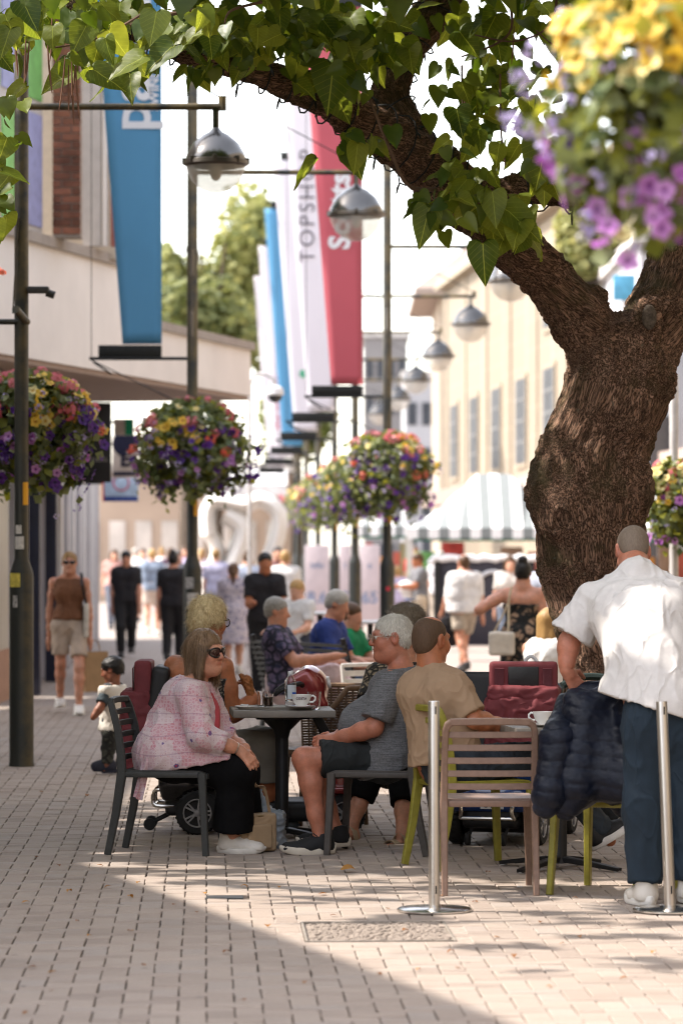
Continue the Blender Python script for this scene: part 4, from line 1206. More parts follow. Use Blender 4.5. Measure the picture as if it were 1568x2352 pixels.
# single leaves that stand out
for x, y, d, sz, tip, face in ((1108, 560, 20.0, .245, (.05, -.1, -1), (-.1, -1, .2)), (985, 478, 20.0, .25, (-.25, -.1, -1), (0, -1, .25)), (765, 150, 19.8, .28, (-.1, -.2, -1), (.1, -1, .3)), (298, 150, 18.6, .19, (0, -.1, -1), (-.2, -1, .2)), (1160, 480, 20.0, .30, (.75, -.1, -.65), (.2, -1, .6)),
                            (1130, 440, 19.95, .22, (.1, -.2, -1), (.0, -1, .3)), (1255, 320, 20.0, .30, (-.2, -.1, -1), (.2, -1, .3)), (170, 165, 17.8, .2, (-.9, -.2, -.5), (.0, -.8, .6)), (215, 160, 17.6, .2, (.8, -.1, -.5), (-.1, -.8, .5)), (60, 200, 17.8, .18, (-.8, 0, -.6), (0, -.6, .8)), (330, 130, 17.4, .22, (-.9, -.1, -.5), (0, -.5, .9)), (400, 105, 17.6, .21, (-.8, -.3, -.7), (0, -.7, .7))):
    leaves.append((at(x, y, d), leaf_rot(rl, tip, face), sz))
inview = [l for l in leaves if -40 < CX + FPX * l[0].x / l[0].y < 1600 and -60 < CY - FPX * (l[0].z - CAM_H) / l[0].y]
rest = [l for l in leaves if not any(l is q for q in inview)]
inview.sort(key=lambda l: -l[2] / l[0].y)
single_l, rest = inview[:300], rest + inview[300:]
for i, (p, M_, sz) in enumerate(single_l):
    o = bpy.data.objects.new('leaf', LM[i % 8]); link(o, tree)
    Mw = Matrix.Translation(p - TO) @ M_.to_4x4() @ Matrix.Diagonal((sz * rl.uniform(.78, 1.12), sz, sz * rl.uniform(.6, 1.7), 1))
    o.matrix_local = Mw
# the crown above and beyond the frame: it shades the tables
def crown_pts():
    out = []
    tries = 0
    while len(out) < 12500 and tries < 400000:
        tries += 1
        x, y, z = rl.uniform(-7.5, 6.2), rl.uniform(14.2, 25), rl.uniform(4.6, 9.2)
        e2 = ((x - 2.2) / 4.0) ** 2 + ((y - 17.3) / 3.2) ** 2 + ((z - 7.2) / 2.0) ** 2  # second crown lobe, unseen, added to block sky light above the tables
        e = ((x + 1.3) / 6.2) ** 2 + ((y - 20.9) / 3.7) ** 2 + ((z - 6.3) / 2.9) ** 2
        e = min(e, e2)
        if e > 1 or (e < .35 and rl.random() < .7): continue
        if mnoise.noise((x * .8, y * .8, z * .8)) < -.22: continue
        # keep the open view below the limb clear
        py = CY - FPX * (z - CAM_H) / y; px = CX + FPX * x / y
        if py > -70 and -150 < px < 1720: continue
        # ground shaded by this leaf: keep the sunny strip in front free
        h_ = z / SUN.z; gy = y - SUN.y * h_; gx = x - SUN.x * h_
        if gx < 3.2 and gy < 17.15 + .25 * mnoise.noise((gx * 2.5, 0, 1)): continue
        lx, ly = x - SUN.x * (z - 4.6) / SUN.z, y - SUN.y * (z - 4.6) / SUN.z
        if -2.6 < lx < -.75 and 16.6 < ly < 19.3: continue
        if 23.2 < gy < 25.2 and -.6 < gx < 2.2: continue
        out.append((V3(x, y, z), leaf_rot(rl), rl.uniform(.20, .36)))
    return out
# unseen leaf sprays added to dapple the open strip and shade the tables
def spray(gx, gy, n, sp, hmin=4.9, hmax=6.5):
    out = []
    for i in range(n):
        z = rl.uniform(hmin, hmax); h_ = z / SUN.z
        x, y = gx + SUN.x * h_ + rl.gauss(0, sp), gy + SUN.y * h_ + rl.gauss(0, sp * .45)
        py = CY - FPX * (z - CAM_H) / y; px = CX + FPX * x / y
        if py > -60 and -100 < px < 1700: continue
        out.append((V3(x, y, z), leaf_rot(rl), rl.uniform(.16, .26)))
    return out
crown = crown_pts()
for gx, gy, n, sp in ((1.5, 13.6, 26, .22), (1.25, 15.2, 16, .22), (.1, 16.2, 14, .2), (.5, 16.75, 30, .5), (1.6, 16.4, 26, .28), (.35, 15.3, 14, .2), (1.9, 12.2, 12, .2), (-.2, 16.9, 20, .35), (1.5, 15.7, 10, .15)):
    crown += spray(gx, gy, int(n * 1.5), sp)
for gx, gy in ((.9, 16.2), (1.3, 14.6), (.75, 14.2), (1.65, 14.1), (-.6, 17.0), (1.0, 15.6)):
    crown += spray(gx, gy, 12, .12, 5.0, 5.8)
for gx in (-1.3, -.8, -.3, .2, .7, 1.2, 1.7):
    for gy in (17.6, 18.3, 19.0, 19.8):
        crown += spray(gx, gy, 34, .28, 5.0, 8.0)
def shade(P_, n, sp, hmin=4.9, hmax=6.6):
    """a spray of leaves hung between point P_ and the sun"""
    out = []
    for i in range(n):
        z = rl.uniform(hmin, hmax); h_ = (z - P_[2]) / SUN.z
        p = V3(P_[0] + SUN.x * h_ + rl.gauss(0, sp), P_[1] + SUN.y * h_ + rl.gauss(0, sp * .5), z + rl.gauss(0, sp * .5))
        py = CY - FPX * (p.z - CAM_H) / p.y; px = CX + FPX * p.x / p.y
        if py > -60 and -100 < px < 1700: continue
        out.append((p, leaf_rot(rl), rl.uniform(.18, .30)))
    return out
for P_, n, sp in (((1.25, 16.4, 1.45), 60, .17), ((1.15, 16.4, 1.2), 40, .14), ((1.45, 16.4, 1.62), 50, .14), ((1.3, 16.0, 1.0), 30, .14), ((1.3, 16.0, .4), 30, .2), ((.5, 17.8, 1.0), 60, .25), ((.9, 17.6, .8), 40, .25), ((-.8, 18.6, .8), 50, .3), ((.2, 18.6, .8), 50, .3), ((1.2, 16.2, .6), 30, .12), ((.7, 16.6, .5), 30, .2)):
    crown += shade(P_, n, sp)
b = MB()
simple = []
for s_ in range(3):
    V_, F_ = LV[s_]
    idx = [0 * 5 + 2, 2 * 5 + 0, 2 * 5 + 4, 4 * 5 + 0, 4 * 5 + 2, 4 * 5 + 4, 6 * 5 + 0, 6 * 5 + 2, 6 * 5 + 4, 8 * 5 + 2]
    simple.append(([V_[i] for i in idx], [(0, 1, 3, 4), (0, 4, 5, 2), (3, 6, 7, 4), (4, 7, 8, 5), (6, 9, 7), (7, 9, 8)]))
for i, (p, M_, sz) in enumerate(crown):
    V_, F_ = simple[i % 3]; b.add([p - TO + M_ @ (Vector(v) * sz) for v in V_], F_)
for i, (p, M_, sz) in enumerate(rest):
    V_, F_ = LV[i % 8]; b.add([p - TO + M_ @ (Vector(v) * sz) for v in V_], F_)
M_LEAF2 = leaf_mat('crown_leaf', (.05, .10, .012), (.19, .24, .034), .5, .42, False)
tag(b.build('crown', M_LEAF2, tree, sharp=None), kind='stuff')
# twigs and hanging pods
M_TWIG = mat('twig_bark', (.13, .075, .048), .8, var=.3, scale=20)
def twig(pts, r0, r1, name='twig', m=M_TWIG):
    P_ = [at(*p) - TO for p in pts]; c = curve(P_, 14); n = len(c)
    b = MB(); b.tube(c, [r0 + (r1 - r0) * i / (n - 1) for i in range(n)], 6); b.build(name, m, tree)
twig([(820, 150, 20.2), (850, 230, 20.1), (890, 330, 20.1), (935, 425, 20.2), (1000, 435, 20.4)], .006, .014)
twig([(470, 20, 18.2), (330, 45, 18.2), (240, 90, 18.0), (170, 105, 17.9)], .012, .006)
twig([(600, 5, 18.6), (530, 25, 18.4), (515, 60, 18.3)], .010, .004)
twig([(345, 20, 18), (280, 60, 18), (200, 95, 18), (120, 110, 17.9)], .009, .005)
twig([(1165, -20, 20), (1175, 60, 20), (1140, 100, 20.1), (1060, 130, 20.2)], .010, .005)
twig([(1280, -20, 19.6), (1260, 60, 19.6), (1180, 95, 19.7), (1090, 80, 19.8)], .009, .004)
twig([(1330, -10, 19.4), (1350, 60, 19.4), (1290, 110, 19.5), (1230, 70, 19.5)], .008, .004)
twig([(1060, 150, 20.2), (1062, 240, 20.2), (1075, 290, 20.2)], .007, .005)
twig([(1148, 170, 20.2), (1150, 300, 20.3), (1160, 380, 20.3)], .006, .005)
for x, y, d, L in ((1070, 180, 20.1, .30), (150, 130, 17.6, .28), (158, 150, 17.6, .24), (165, 140, 17.7, .33), (175, 160, 17.6, .26), (60, 90, 17.4, .22), (68, 95, 17.4, .2), (110, 100, 17.5, .25), (120, 40, 17.4, .22), (1290, 30, 19.8, .25), (1180, 60, 19.9, .22), (1420, 40, 19.6, .22), (35, 60, 17.3, .25), (180, 90, 17.7, .3)):
    p = at(x, y, d) - TO; b = MB(); sw = rl.uniform(-.03, .03)
    b.tube([p, p + V3(sw * .4, 0, -L * .4), p + V3(sw, .01, -L * .75), p + V3(sw * 1.6, 0, -L)], [.003, .0055, .0055, .002], 6); b.build('seed_pod', mat('brown_pod', (.16, .07, .04), .6, var=.3, scale=10), tree)

# string lights wound round the limbs
sl = thing('string_lights', 'black cable of small string lights wound round the limbs of the tree', 'string lights', TO)
b = MB(); bulbs = []
for k, turns, i0 in (('left', 20, 4), ('upper', 7, 0), ('cross', 8, 1)):
    pts_ = [p for p, r in LP[k][i0:]]; rr_ = [r for p, r in LP[k][i0:]]
    c = curve(pts_, 26 * turns // 2); n = len(c); P_ = []
    for i in range(n):
        tg = (c[min(n - 1, i + 1)] - c[max(0, i - 1)]).normalized(); x, y, z = frame(tg, (0, 1, 0))
        u = i / (n - 1) * (len(rr_) - 1); q = min(int(u), len(rr_) - 2); r = rr_[q] * (1 - (u - q)) + rr_[q + 1] * (u - q) + .028
        a = 2 * math.pi * turns * i / (n - 1)
        P_.append(c[i] + (x * math.cos(a) + y * math.sin(a)) * r - TO)
        if i % 9 == 0: bulbs.append((P_[-1], (x * math.cos(a) + y * math.sin(a))))
    b.tube(P_, .0055, 5)
b.build('cable', mat('black_cable', (.008, .008, .008), .6), sl)
for p, d in bulbs:
    b = MB(); b.tube([p, p + d * .02 + V3(0, 0, -.02), p + d * .03 + V3(0, 0, -.045)], [.006, .008, .004], 6); b.build('bulb', mat('black_bulb', (.01, .01, .01), .4), sl)
# ------------------------------------------------------------------ flower baskets
def petunia(seed, lobes=5, ruff=.12):
    r = random.Random(seed); V, F = [(0, 0, -.12)], []
    n = lobes * 4
    for ring, (rad, z) in enumerate(((.22, -.02), (.62, .10), (1.0, .12))):
        for k in range(n):
            a = 2 * math.pi * k / n
            rr = rad * (1 + (.14 * math.cos(a * lobes) if ring == 2 else 0.04 * math.cos(a * lobes)) * (1 if ring else 0))
            V.append((rr * math.cos(a), rr * math.sin(a), z + ruff * ring * .5 * math.sin(a * lobes * 1.0 + seed) + r.uniform(-.03, .03) * ring))
    for k in range(n): F.append((0, 1 + k, 1 + (k + 1) % n))
    for q in range(2):
        for k in range(n): F.append((1 + q * n + k, 1 + (q + 1) * n + k, 1 + (q + 1) * n + (k + 1) % n, 1 + q * n + (k + 1) % n))
    return V, F
def cluster_head(seed, n=16):
    """a round head of many small florets"""
    r = random.Random(seed); V, F = [], []
    for i in range(n):
        d = Vector((r.gauss(0, 1), r.gauss(0, 1), r.gauss(.5, .8))).normalized(); x, y, z = frame(d)
        c = d * r.uniform(.6, 1.0); b0 = len(V); q = .36
        for k in range(5):
            a = 2 * math.pi * k / 5 + seed; V.append(c + (x * math.cos(a) + y * math.sin(a)) * q + d * .08)
        V.append(c)
        for k in range(5): F.append((b0 + k, b0 + (k + 1) % 5, b0 + 5))
    return V, F
def petal_mat(name, c1, c2, eye=None, trans=.35):
    t = NT(name); v = t.coord('Object'); ln = t.node('ShaderNodeVectorMath', operation='LENGTH'); t.lk(v, ln.inputs[0])
    oi = t.node('ShaderNodeObjectInfo')
    c = t.ramp(oi.outputs['Random'], [(0, c1), (1, c2)])
    if eye: c = t.mix(t.ramp(ln.outputs['Value'], [(.20, (1, 1, 1)), (.42, (0, 0, 0))]), c, eye)
    t.setb(Base_Color=c, Roughness=.55)
    tr = t.node('ShaderNodeBsdfTranslucent'); t.lk(c, tr.inputs[0]); mx = t.node('ShaderNodeMixShader'); mx.inputs[0].default_value = trans
    t.lk(t.b.outputs[0], mx.inputs[1]); t.lk(tr.outputs[0], mx.inputs[2]); t.lk(mx.outputs[0], t.out.inputs[0])
    return t.m
PM = {'yellow': petal_mat('yellow_petal', (.75, .46, .03), (.85, .62, .12), (.45, .20, .01)), 'purple': petal_mat('purple_petal', (.075, .020, .22), (.14, .035, .30), (.02, .005, .06)), 'pink': petal_mat('pink_petal', (.70, .16, .20), (.78, .30, .34)),
      'coral': petal_mat('coral_petal', (.75, .12, .07), (.80, .25, .16)), 'lilac': petal_mat('lilac_petal', (.42, .34, .62), (.55, .47, .70)), 'magenta': petal_mat('magenta_petal', (.45, .12, .50), (.62, .32, .64), (.18, .02, .22)), 'white': petal_mat('white_petal', (.70, .68, .66), (.75, .72, .74)), 'cream': petal_mat('pale_yellow_petal', (.80, .66, .24), (.86, .76, .40), (.6, .35, .05))}
FM = {}
for k in PM:
    FM[k] = []
    for s_ in range(3):
        V_, F_ = cluster_head(s_, 18) if k in ('pink', 'coral') else (cluster_head(s_ + 5, 7) if k in ('lilac', 'white') else petunia(s_))
        me = bpy.data.meshes.new('flower'); me.from_pydata([tuple(v) for v in V_], [], F_); me.materials.append(PM[k]); me.shade_smooth(); FM[k].append(me)
M_FOL = leaf_mat('basket_foliage', (.08, .12, .045), (.26, .29, .12), .4, .5, False)
M_FOLY = leaf_mat('lime_foliage', (.16, .19, .03), (.34, .35, .06), .45, .5, False)
def basket(label, c, rx, rz, counts, fs, leaf_n, leaf_s, seed, droop=.35, limeshare=.25, front=True, group='hanging flower baskets', zones=None, ry=None, pot=True):
    rr = random.Random(seed); ry = ry or rx
    t = thing('flower_basket', label, 'flower basket', c, 0, group)
    if pot:
        b = MB(); b.lathe([(0, -rz * .5), (rx * .3, -rz * .48), (rx * .52, -rz * .15), (rx * .55, 0), (0, 0)], n=20, cap=False); b.build('pot', mat('dark_pot', (.02, .02, .02), .7), t)
    def surf(zlo=-1.0, zhi=1.0, shell=.82):
        while True:
            z = rr.uniform(zlo, zhi); a = rr.uniform(0, 2 * math.pi)
            if front and math.sin(a) > .45: continue
            k = math.sqrt(max(0, 1 - z * z)) if z > 0 else max(.25, 1 - .38 * z * z)
            lump = 1 + .42 * mnoise.noise((math.cos(a) * 2 + seed, math.sin(a) * 2, z * 2.2)) + .16 * mnoise.noise((math.cos(a) * 6 + seed, math.sin(a) * 6, z * 5))
            u = rr.uniform(shell, 1.04) * lump
            p = V3(rx * k * u * math.cos(a), ry * k * u * math.sin(a), rz * z * (1 + .10 * mnoise.noise((a * 1.3, seed, 0))) - (droop * rz * abs(rr.gauss(0, .6)) if z < -.2 and math.sin(a * 5 + seed) > .2 else 0))
            n = V3(math.cos(a) * k / rx, math.sin(a) * k / ry, (z if z > 0 else z * .4) / rz).normalized()
            return p, n, a, z
    for nm, m, share in (('foliage', M_FOL, 1 - limeshare), ('trailing_foliage', M_FOLY, limeshare)):
        b = MB()
        for i in range(int(leaf_n * 1.5 * share)):
            p, n, a, z = surf(shell=.55)
            s_ = leaf_s * rr.uniform(.8, 1.9); x, y, zz = frame((n + V3(rr.gauss(0, .6), rr.gauss(0, .6), rr.gauss(.2, .6))).normalized()); an = rr.uniform(0, 6.3)
            u = (x * math.cos(an) + y * math.sin(an)); v = zz.cross(u)
            b.add([p, p + u * s_ * .5 + v * s_ * .40 + zz * s_ * .1, p + u * s_, p + u * s_ * .5 - v * s_ * .40 + zz * s_ * .1], [(0, 1, 2), (0, 2, 3)])
        tag(b.build(nm, m, t, sharp=None), kind='stuff')
    for col, n, zlo, zhi, sz in counts:
        for i in range(n):
            for tr_ in range(30):
                p, n_, a, z = surf(zlo, zhi, .93)
                if zones and col in zones and not zones[col](p.x / rx, z): continue
                break
            o = bpy.data.objects.new('flower', FM[col][i % 3]); link(o, t)
            q = (n_ + V3(rr.gauss(0, .35), rr.gauss(-.2, .35), rr.gauss(.1, .35))).to_track_quat('Z', 'Y')
            s_ = sz * fs * rr.uniform(.75, 1.2)
            o.location = p * 1.07; o.rotation_mode = 'QUATERNION'; o.rotation_quaternion = q; o.scale = (s_, s_, s_)
    return t
B_STD = lambda k: [('pink', int(20 * k), .15, 1, 1.35), ('coral', int(5 * k), -.3, .6, 1.2), ('yellow', int(34 * k), -.1, .95, .95), ('cream', int(10 * k), 0, .9, .9), ('purple', int(88 * k), -1, .35, .95), ('lilac', int(85 * k), -1, .55, .8), ('magenta', int(24 * k), -1, -.2, .85), ('white', int(14 * k), -1, .8, .5)]
def bk(i, label, y_top, y_bot, half, seed, k=1.0, zones=None, dx=0):
    x, d = POSTS[i]; zt = at(0, y_top, d).z; zb = at(0, y_bot, d).z
    return basket(label, ((x + dx - CX) * d / FPX, d + (.62 if i == 0 else 0), (zt + zb) / 2), half * .87 * d / FPX, (zt - zb) / 2 * .88, B_STD(k), .042, int(2600 * k), .055, seed, zones=zones)
bk(0, 'flower basket round the nearest lamp post with yellow, coral and purple blooms', 840, 1105, 168, 1, 1.3, {'yellow': lambda x, z: x > .15, 'cream': lambda x, z: x > -.2})
bk(1, 'flower basket on the second lamp post with a patch of yellow blooms', 912, 1128, 138, 2, 1.0, {'yellow': lambda x, z: -.75 < x < .2 and z < .6})
bk(2, 'flower basket on the third lamp post with yellow blooms on its sunny side', 985, 1175, 112, 3, .85, {'yellow': lambda x, z: x > .2})
bk(3, 'flower basket on the fourth lamp post, half behind the third', 1035, 1195, 95, 4, .55)
bk(4, 'purple and pink flower basket on the fifth lamp post', 1075, 1205, 80, 5, .4)
bk(5, 'far flower basket on the sixth lamp post', 1095, 1210, 68, 6, .35)
bk(6, 'farthest flower basket visible on the seventh lamp post', 1105, 1210, 60, 7, .25)
p = at(1545, 1150, 31)
basket('pale yellow and pink flower basket at the picture edge beyond the tree trunk', (p.x, 31, p.z), .24, .34, [('cream', 26, -.2, 1, .9), ('pink', 10, .2, 1, 1.2), ('yellow', 10, -.2, .8, .8), ('magenta', 16, -1, .2, .9), ('lilac', 10, -1, 0, .6)], .045, 900, .055, 8, limeshare=.5)
t = thing('basket_pole', 'pale slender pole holding the flower basket beyond the tree trunk', 'pole', (p.x + .02, 31.15, 0))
b = MB(); b.lathe([(.06, 0), (.05, 1.0), (.04, 1.1), (.04, 3.2), (0, 3.22)], n=14); b.build('pole', mat('pale_pole', (.55, .53, .52), .5), t)
b = MB(); b.tube([(0, 0, 3.1), (-.1, -.05, 3.25), (-.25, -.1, 3.1), (-.28, -.1, 2.7)], .012, 6); b.build('vine', mat('vine_green', (.14, .16, .03), .6), t)
# the basket close to the lens, high on the right
p = at(1485, 205, 8.7)
basket('flower basket close to the lens with large yellow and violet blooms, out of focus', (p.x, 8.7, p.z),   .225, .27, [('yellow', 72, -.05, 1, 1.0), ('cream', 40, .0, 1, 1.0), ('lilac', 46, -1, .3, .75), ('magenta', 44, -1, -.25, .85), ('purple', 8, -1, -.3, .8), ('white', 10, -1, 0, .4)], .034, 900, .045, 9, droop=.5, limeshare=.5)
b = MB()
rr = random.Random(4)
nb = bpy.context.scene.objects[[o.name for o in bpy.context.scene.objects if o.get('label', '').startswith('flower basket close')][0]]
for x, y in ((1195, 175), (1180, 285), (1210, 300), (1225, 120), (1165, 270), (1285, 60), (1240, 305), (1300, 40), (1215, 200), (1250, 130)):
    q = at(x, y, 8.65 + rr.uniform(-.1, .1)) - nb.location
    o = bpy.data.objects.new('flower', FM['lilac'][rr.randrange(3)]); link(o, nb); o.location = q; s_ = .024 * rr.uniform(.8, 1.3); o.scale = (s_, s_, s_); o.rotation_euler = (rr.uniform(0, 3), rr.uniform(0, 3), 0)
    b.tube([q, q * .7 + V3(.03, 0, -.01), q * .35], .0016, 4)
for x, y, k in ((1340, 405, 'magenta'), (1370, 480, 'magenta'), (1395, 520, 'magenta'), (1380, 560, 'magenta'), (1440, 600, 'magenta'), (1460, 570, 'lilac'), (1500, 500, 'magenta'), (1550, 540, 'magenta'), (1420, 430, 'magenta'), (1430, 540, 'cream')):
    q = at(x, y, 8.6 + rr.uniform(-.1, .1)) - nb.location
    o = bpy.data.objects.new('flower', FM[k][rr.randrange(3)]); link(o, nb); o.location = q; s_ = .027 * rr.uniform(.8, 1.2); o.scale = (s_, s_, s_); o.rotation_euler = (R(70) + rr.gauss(0, .4), rr.gauss(0, .4), 0)
    b.tube([q, V3(q.x * .9, q.y, q.z * .7), V3(q.x * .5, q.y * .5, q.z * .3)], .0016, 4)
b.build('stem', mat('vine_green', (.14, .16, .03), .6), nb)
p = at(-8, 628, 24)
o = bpy.data.objects.new('flower', FM['coral'][0]); link(o, [o for o in SC.objects if o.get('label', '').startswith('flower basket round the nearest')][0])
o.location = at(0, 628, 25.6) - o.parent.location; o.scale = (.05, .05, .05)

# ------------------------------------------------------------------ background trees
def bg_tree(label, x0, x1, ytop, ybot, d, seed, c1, c2, n=5200, ls=.28, trunk=True):
    rr = random.Random(seed); p0, p1 = at(x0, ytop, d), at(x1, ybot, d)
    cx, rx = (p0.x + p1.x) / 2, (p1.x - p0.x) / 2; cz, rz = (p0.z + p1.z) / 2, (p0.z - p1.z) / 2
    t = thing('street_tree', label, 'tree', (cx, d, 0), 0, 'background trees')
    b = MB(); b.tube([(0, 0, 0), (.05, 0, cz * .5), (0, 0, cz)], [.28, .22, .12], 10)
    for k in range(6): 
        a = rr.uniform(0, 6.3); b.tube([(0, 0, cz * .75), (rx * .4 * math.cos(a), rx * .4 * math.sin(a), cz), (rx * .7 * math.cos(a), rx * .7 * math.sin(a), cz + rz * .4)], [.12, .07, .03], 6)
    b.build('trunk', mat('bg_bark', (.08, .06, .045), .9), t)
    b = MB(); lobes = [(V3(rr.uniform(-.75, .75) * rx, rr.uniform(-.6, .6) * rx, cz + rr.uniform(-.75, .75) * rz), rr.uniform(.28, .5)) for _ in range(22)]
    for i in range(n):
        c, s_ = lobes[rr.randrange(22)]; q = V3(rr.gauss(0, 1), rr.gauss(0, 1), rr.gauss(0, 1)).normalized() * rr.uniform(.7, 1.05)
        p = c + V3(q.x * rx * s_, q.y * rx * s_, q.z * rz * s_); x, y, z = frame((q + V3(rr.gauss(0, .5), rr.gauss(0, .5), rr.gauss(0, .5))).normalized()); k = ls * rr.uniform(.6, 1.3)
        b.add([p - x * k * .5, p + y * k * .35, p + x * k * .5, p - y * k * .35], [(0, 1, 2, 3)])
    tag(b.build('crown', leaf_mat('bg_leaf_%s' % seed, c1, c2, .4, .6, False), t, sharp=None), kind='stuff')
bg_tree('large light green tree behind the canopy of the shops', 345, 640, 440, 860, 105, 21, (.16, .19, .06), (.44, .44, .17), 6500, .34)
bg_tree('darker tree lower behind the shop canopy', 300, 560, 640, 900, 96, 22, (.09, .12, .04), (.32, .33, .12), 3500, .3)
bg_tree('yellow green tree behind the fork of the leaning trunk', 1250, 1440, 470, 660, 80, 23, (.18, .20, .06), (.46, .45, .18), 3000, .26)
bg_tree('small tree low behind the far banners', 600, 760, 880, 1060, 120, 24, (.06, .09, .02), (.22, .24, .07), 2000, .3)
t = thing('shop_sign', 'small blue sign board seen through the fork of the tree', 'sign', (at(1432, 0, 66).x, 66, 0))
b = MB(); p0, p1 = at(1408, 690, 66), at(1458, 632, 66); b.box((0, 0, (p0.z + p1.z) / 2), (p1.x - p0.x, .08, p1.z - p0.z), bev=.01); b.build('panel', mat('sky_blue_panel', (.08, .32, .50), .5), t)
b = MB(); b.lathe([(.05, 0), (.05, p0.z)], (0, .05, 0), 10); b.build('pole', mat('pale_pole', (.55, .53, .52), .5), t)
# ------------------------------------------------------------------ people: implicit bodies, clothes, hair
def skin_mat(name, col, blotch=.24):
    if name in _MATS: return _MATS[name]
    t = NT(name)
    col = lin(col)
    v = t.coord('Object')
    n = t.noise(v, 22, 5, .7); n2 = t.noise(v, 60, 2)
    c = t.ramp(n, [(.3, tuple(x * (1 - blotch) for x in col)), (.7, (min(1, col[0] * (1 + blotch)), col[1] * (1 + blotch * .6), col[2] * (1 + blotch * .5)))])
    at_ = t.node('ShaderNodeAttribute', attribute_name='flush')
    c = t.mix(at_.outputs['Fac'], c, (col[0] * .80, col[1] * .42, col[2] * .40))
    t.setb(Base_Color=c, Roughness=.5)
    t.b.inputs['Subsurface Weight'].default_value = .12
    t.b.inputs['Subsurface Radius'].default_value = (1, .35, .2)
    t.b.inputs['Subsurface Scale'].default_value = .008
    t.bump(t.math('ADD', n2, t.math('MULTIPLY', t.noise(v, 190, 3), .7)), .55, .003)
    _MATS[name] = t.m
    return t.m

def hair_mat(name, c1, c2, rough=.45):
    if name in _MATS: return _MATS[name]
    t = NT(name)
    geo = t.node('ShaderNodeNewGeometry')
    v = t.coord('Object', (1, 1, .25))
    n = t.noise(v, 150, 3)
    f = t.math('ADD', t.math('MULTIPLY', geo.outputs['Random Per Island'], .55), t.math('MULTIPLY', n, .45))
    c = t.ramp(f, [(.2, lin(c1)), (.75, lin(c2))])
    t.setb(Base_Color=c, Roughness=rough)
    t.b.inputs['Specular IOR Level'].default_value = .35
    t.bump(n, .6, .006)
    _MATS[name] = t.m
    return t.m

def hframe(fwd, up=(0, 0, 1)):
    f = Vector(fwd).normalized(); u = Vector(up)
    u = (u - f * u.dot(f)).normalized()
    r = f.cross(u)
    return Matrix((r, f, u)).transposed()      # columns: right, forward, up

HEADS = 0.225
def head_prims(s, c, M, sc=1.0, k=.012, fine=True):
    q = lambda x, y, z: c + M @ (Vector((x, y, z)) * sc)
    E = lambda p, r, kk=k, sub=False: s.ell(q(*p), np.array(r) * sc, M, kk * sc, sub)
    K = lambda a, b, ra, rb, kk=k: s.cone(q(*a), q(*b), ra * sc, rb * sc, kk * sc)
    E((0, -.014, .034), (.073, .092, .080))
    E((0, .030, -.030), (.060, .062, .080), .03)
    K((-.030, .015, -.072), (0, .064, -.094), .034, .022, .03)
    K((.030, .015, -.072), (0, .064, -.094), .034, .022, .03)
    if fine:
        K((-.030, .080, .022), (.030, .080, .022), .014, .014, .018)
        E((-.031, .106, .004), (.020, .018, .013), .014, True)
        E((.031, .106, .004), (.020, .018, .013), .014, True)
        K((0, .088, .012), (0, .107, -.026), .009, .0125, .012)
        K((-.012, .093, -.030), (.012, .093, -.030), .009, .009, .008)
        K((-.018, .086, -.058), (.018, .086, -.058), .0085, .0085, .008)
        E((0, .105, -.0555), (.026, .010, .0018), .004, True)
        E((-.040, .062, -.030), (.020, .022, .024), .03)
        E((.040, .062, -.030), (.020, .022, .024), .03)
        for sx in (-1, 1):
            E((sx * .076, -.006, -.004), (.010, .022, .034), .008)
            E((sx * .084, .000, .002), (.006, .011, .018), .006, True)
    else:
        K((0, .09, .0), (0, .105, -.028), .010, .014, .012)
        for sx in (-1, 1): E((sx * .074, -.006, -.004), (.010, .020, .030), .008)

def hand_prims(s, w, d, n, side, sc=1.0, curl=.5, k=.006, spread=.35):
    """w wrist, d hand direction, n palm normal (out of the palm), side +1 when the thumb lies towards d x n."""
    d = Vector(d).normalized(); n = Vector(n); n = (n - d * n.dot(d)).normalized(); t = d.cross(n).normalized() * side
    B = lambda a, b_, c: w + (d * a + t * b_ + n * c) * sc
    s.cone(w, B(.03, 0, 0), .023 * sc, .026 * sc, .02)
    for off in (-.026, -.009, .009, .026):
        s.cone(B(.022, off * .6, 0), B(.088, off, .002), .0155 * sc, .0125 * sc, .012)
    for i, (off, L) in enumerate(((.030, .070), (.010, .080), (-.011, .074), (-.030, .058))):
        p = B(.088, off, 0); a = curl * .55; seg = (L * .45, L * .32, L * .25)
        r = (.0098, .0088, .0080, .0068)
        for j in range(3):
            dd = d * math.cos(a) + n * math.sin(a) + t * (off * spread * 4)
            p2 = p + dd.normalized() * seg[j] * sc
            s.cone(p, p2, r[j] * sc, r[j + 1] * sc, .004)
            p = p2; a += curl * .85
    p = B(.025, .022, .006); a = (d * .55 + t * .75 + n * .35).normalized(); p2 = p + a * .04 * sc
    s.cone(p, p2, .0135 * sc, .0115 * sc, .01)
    a2 = (d * .85 + t * .30 + n * (.3 + .3 * curl)).normalized(); p3 = p2 + a2 * .030 * sc
    s.cone(p2, p3, .0112 * sc, .010 * sc, .005)
    s.cone(p3, p3 + a2 * .022 * sc, .010 * sc, .0075 * sc, .005)

def torso_axes(J):
    sv = (J['shR'] - J['shL'])
    up = (J['nek'] - J['pel'])
    r = sv.normalized(); f = up.cross(r) * -1
    f = (r.cross(up) * -1).normalized()
    f = up.cross(r).normalized()
    return r, f, up.normalized()

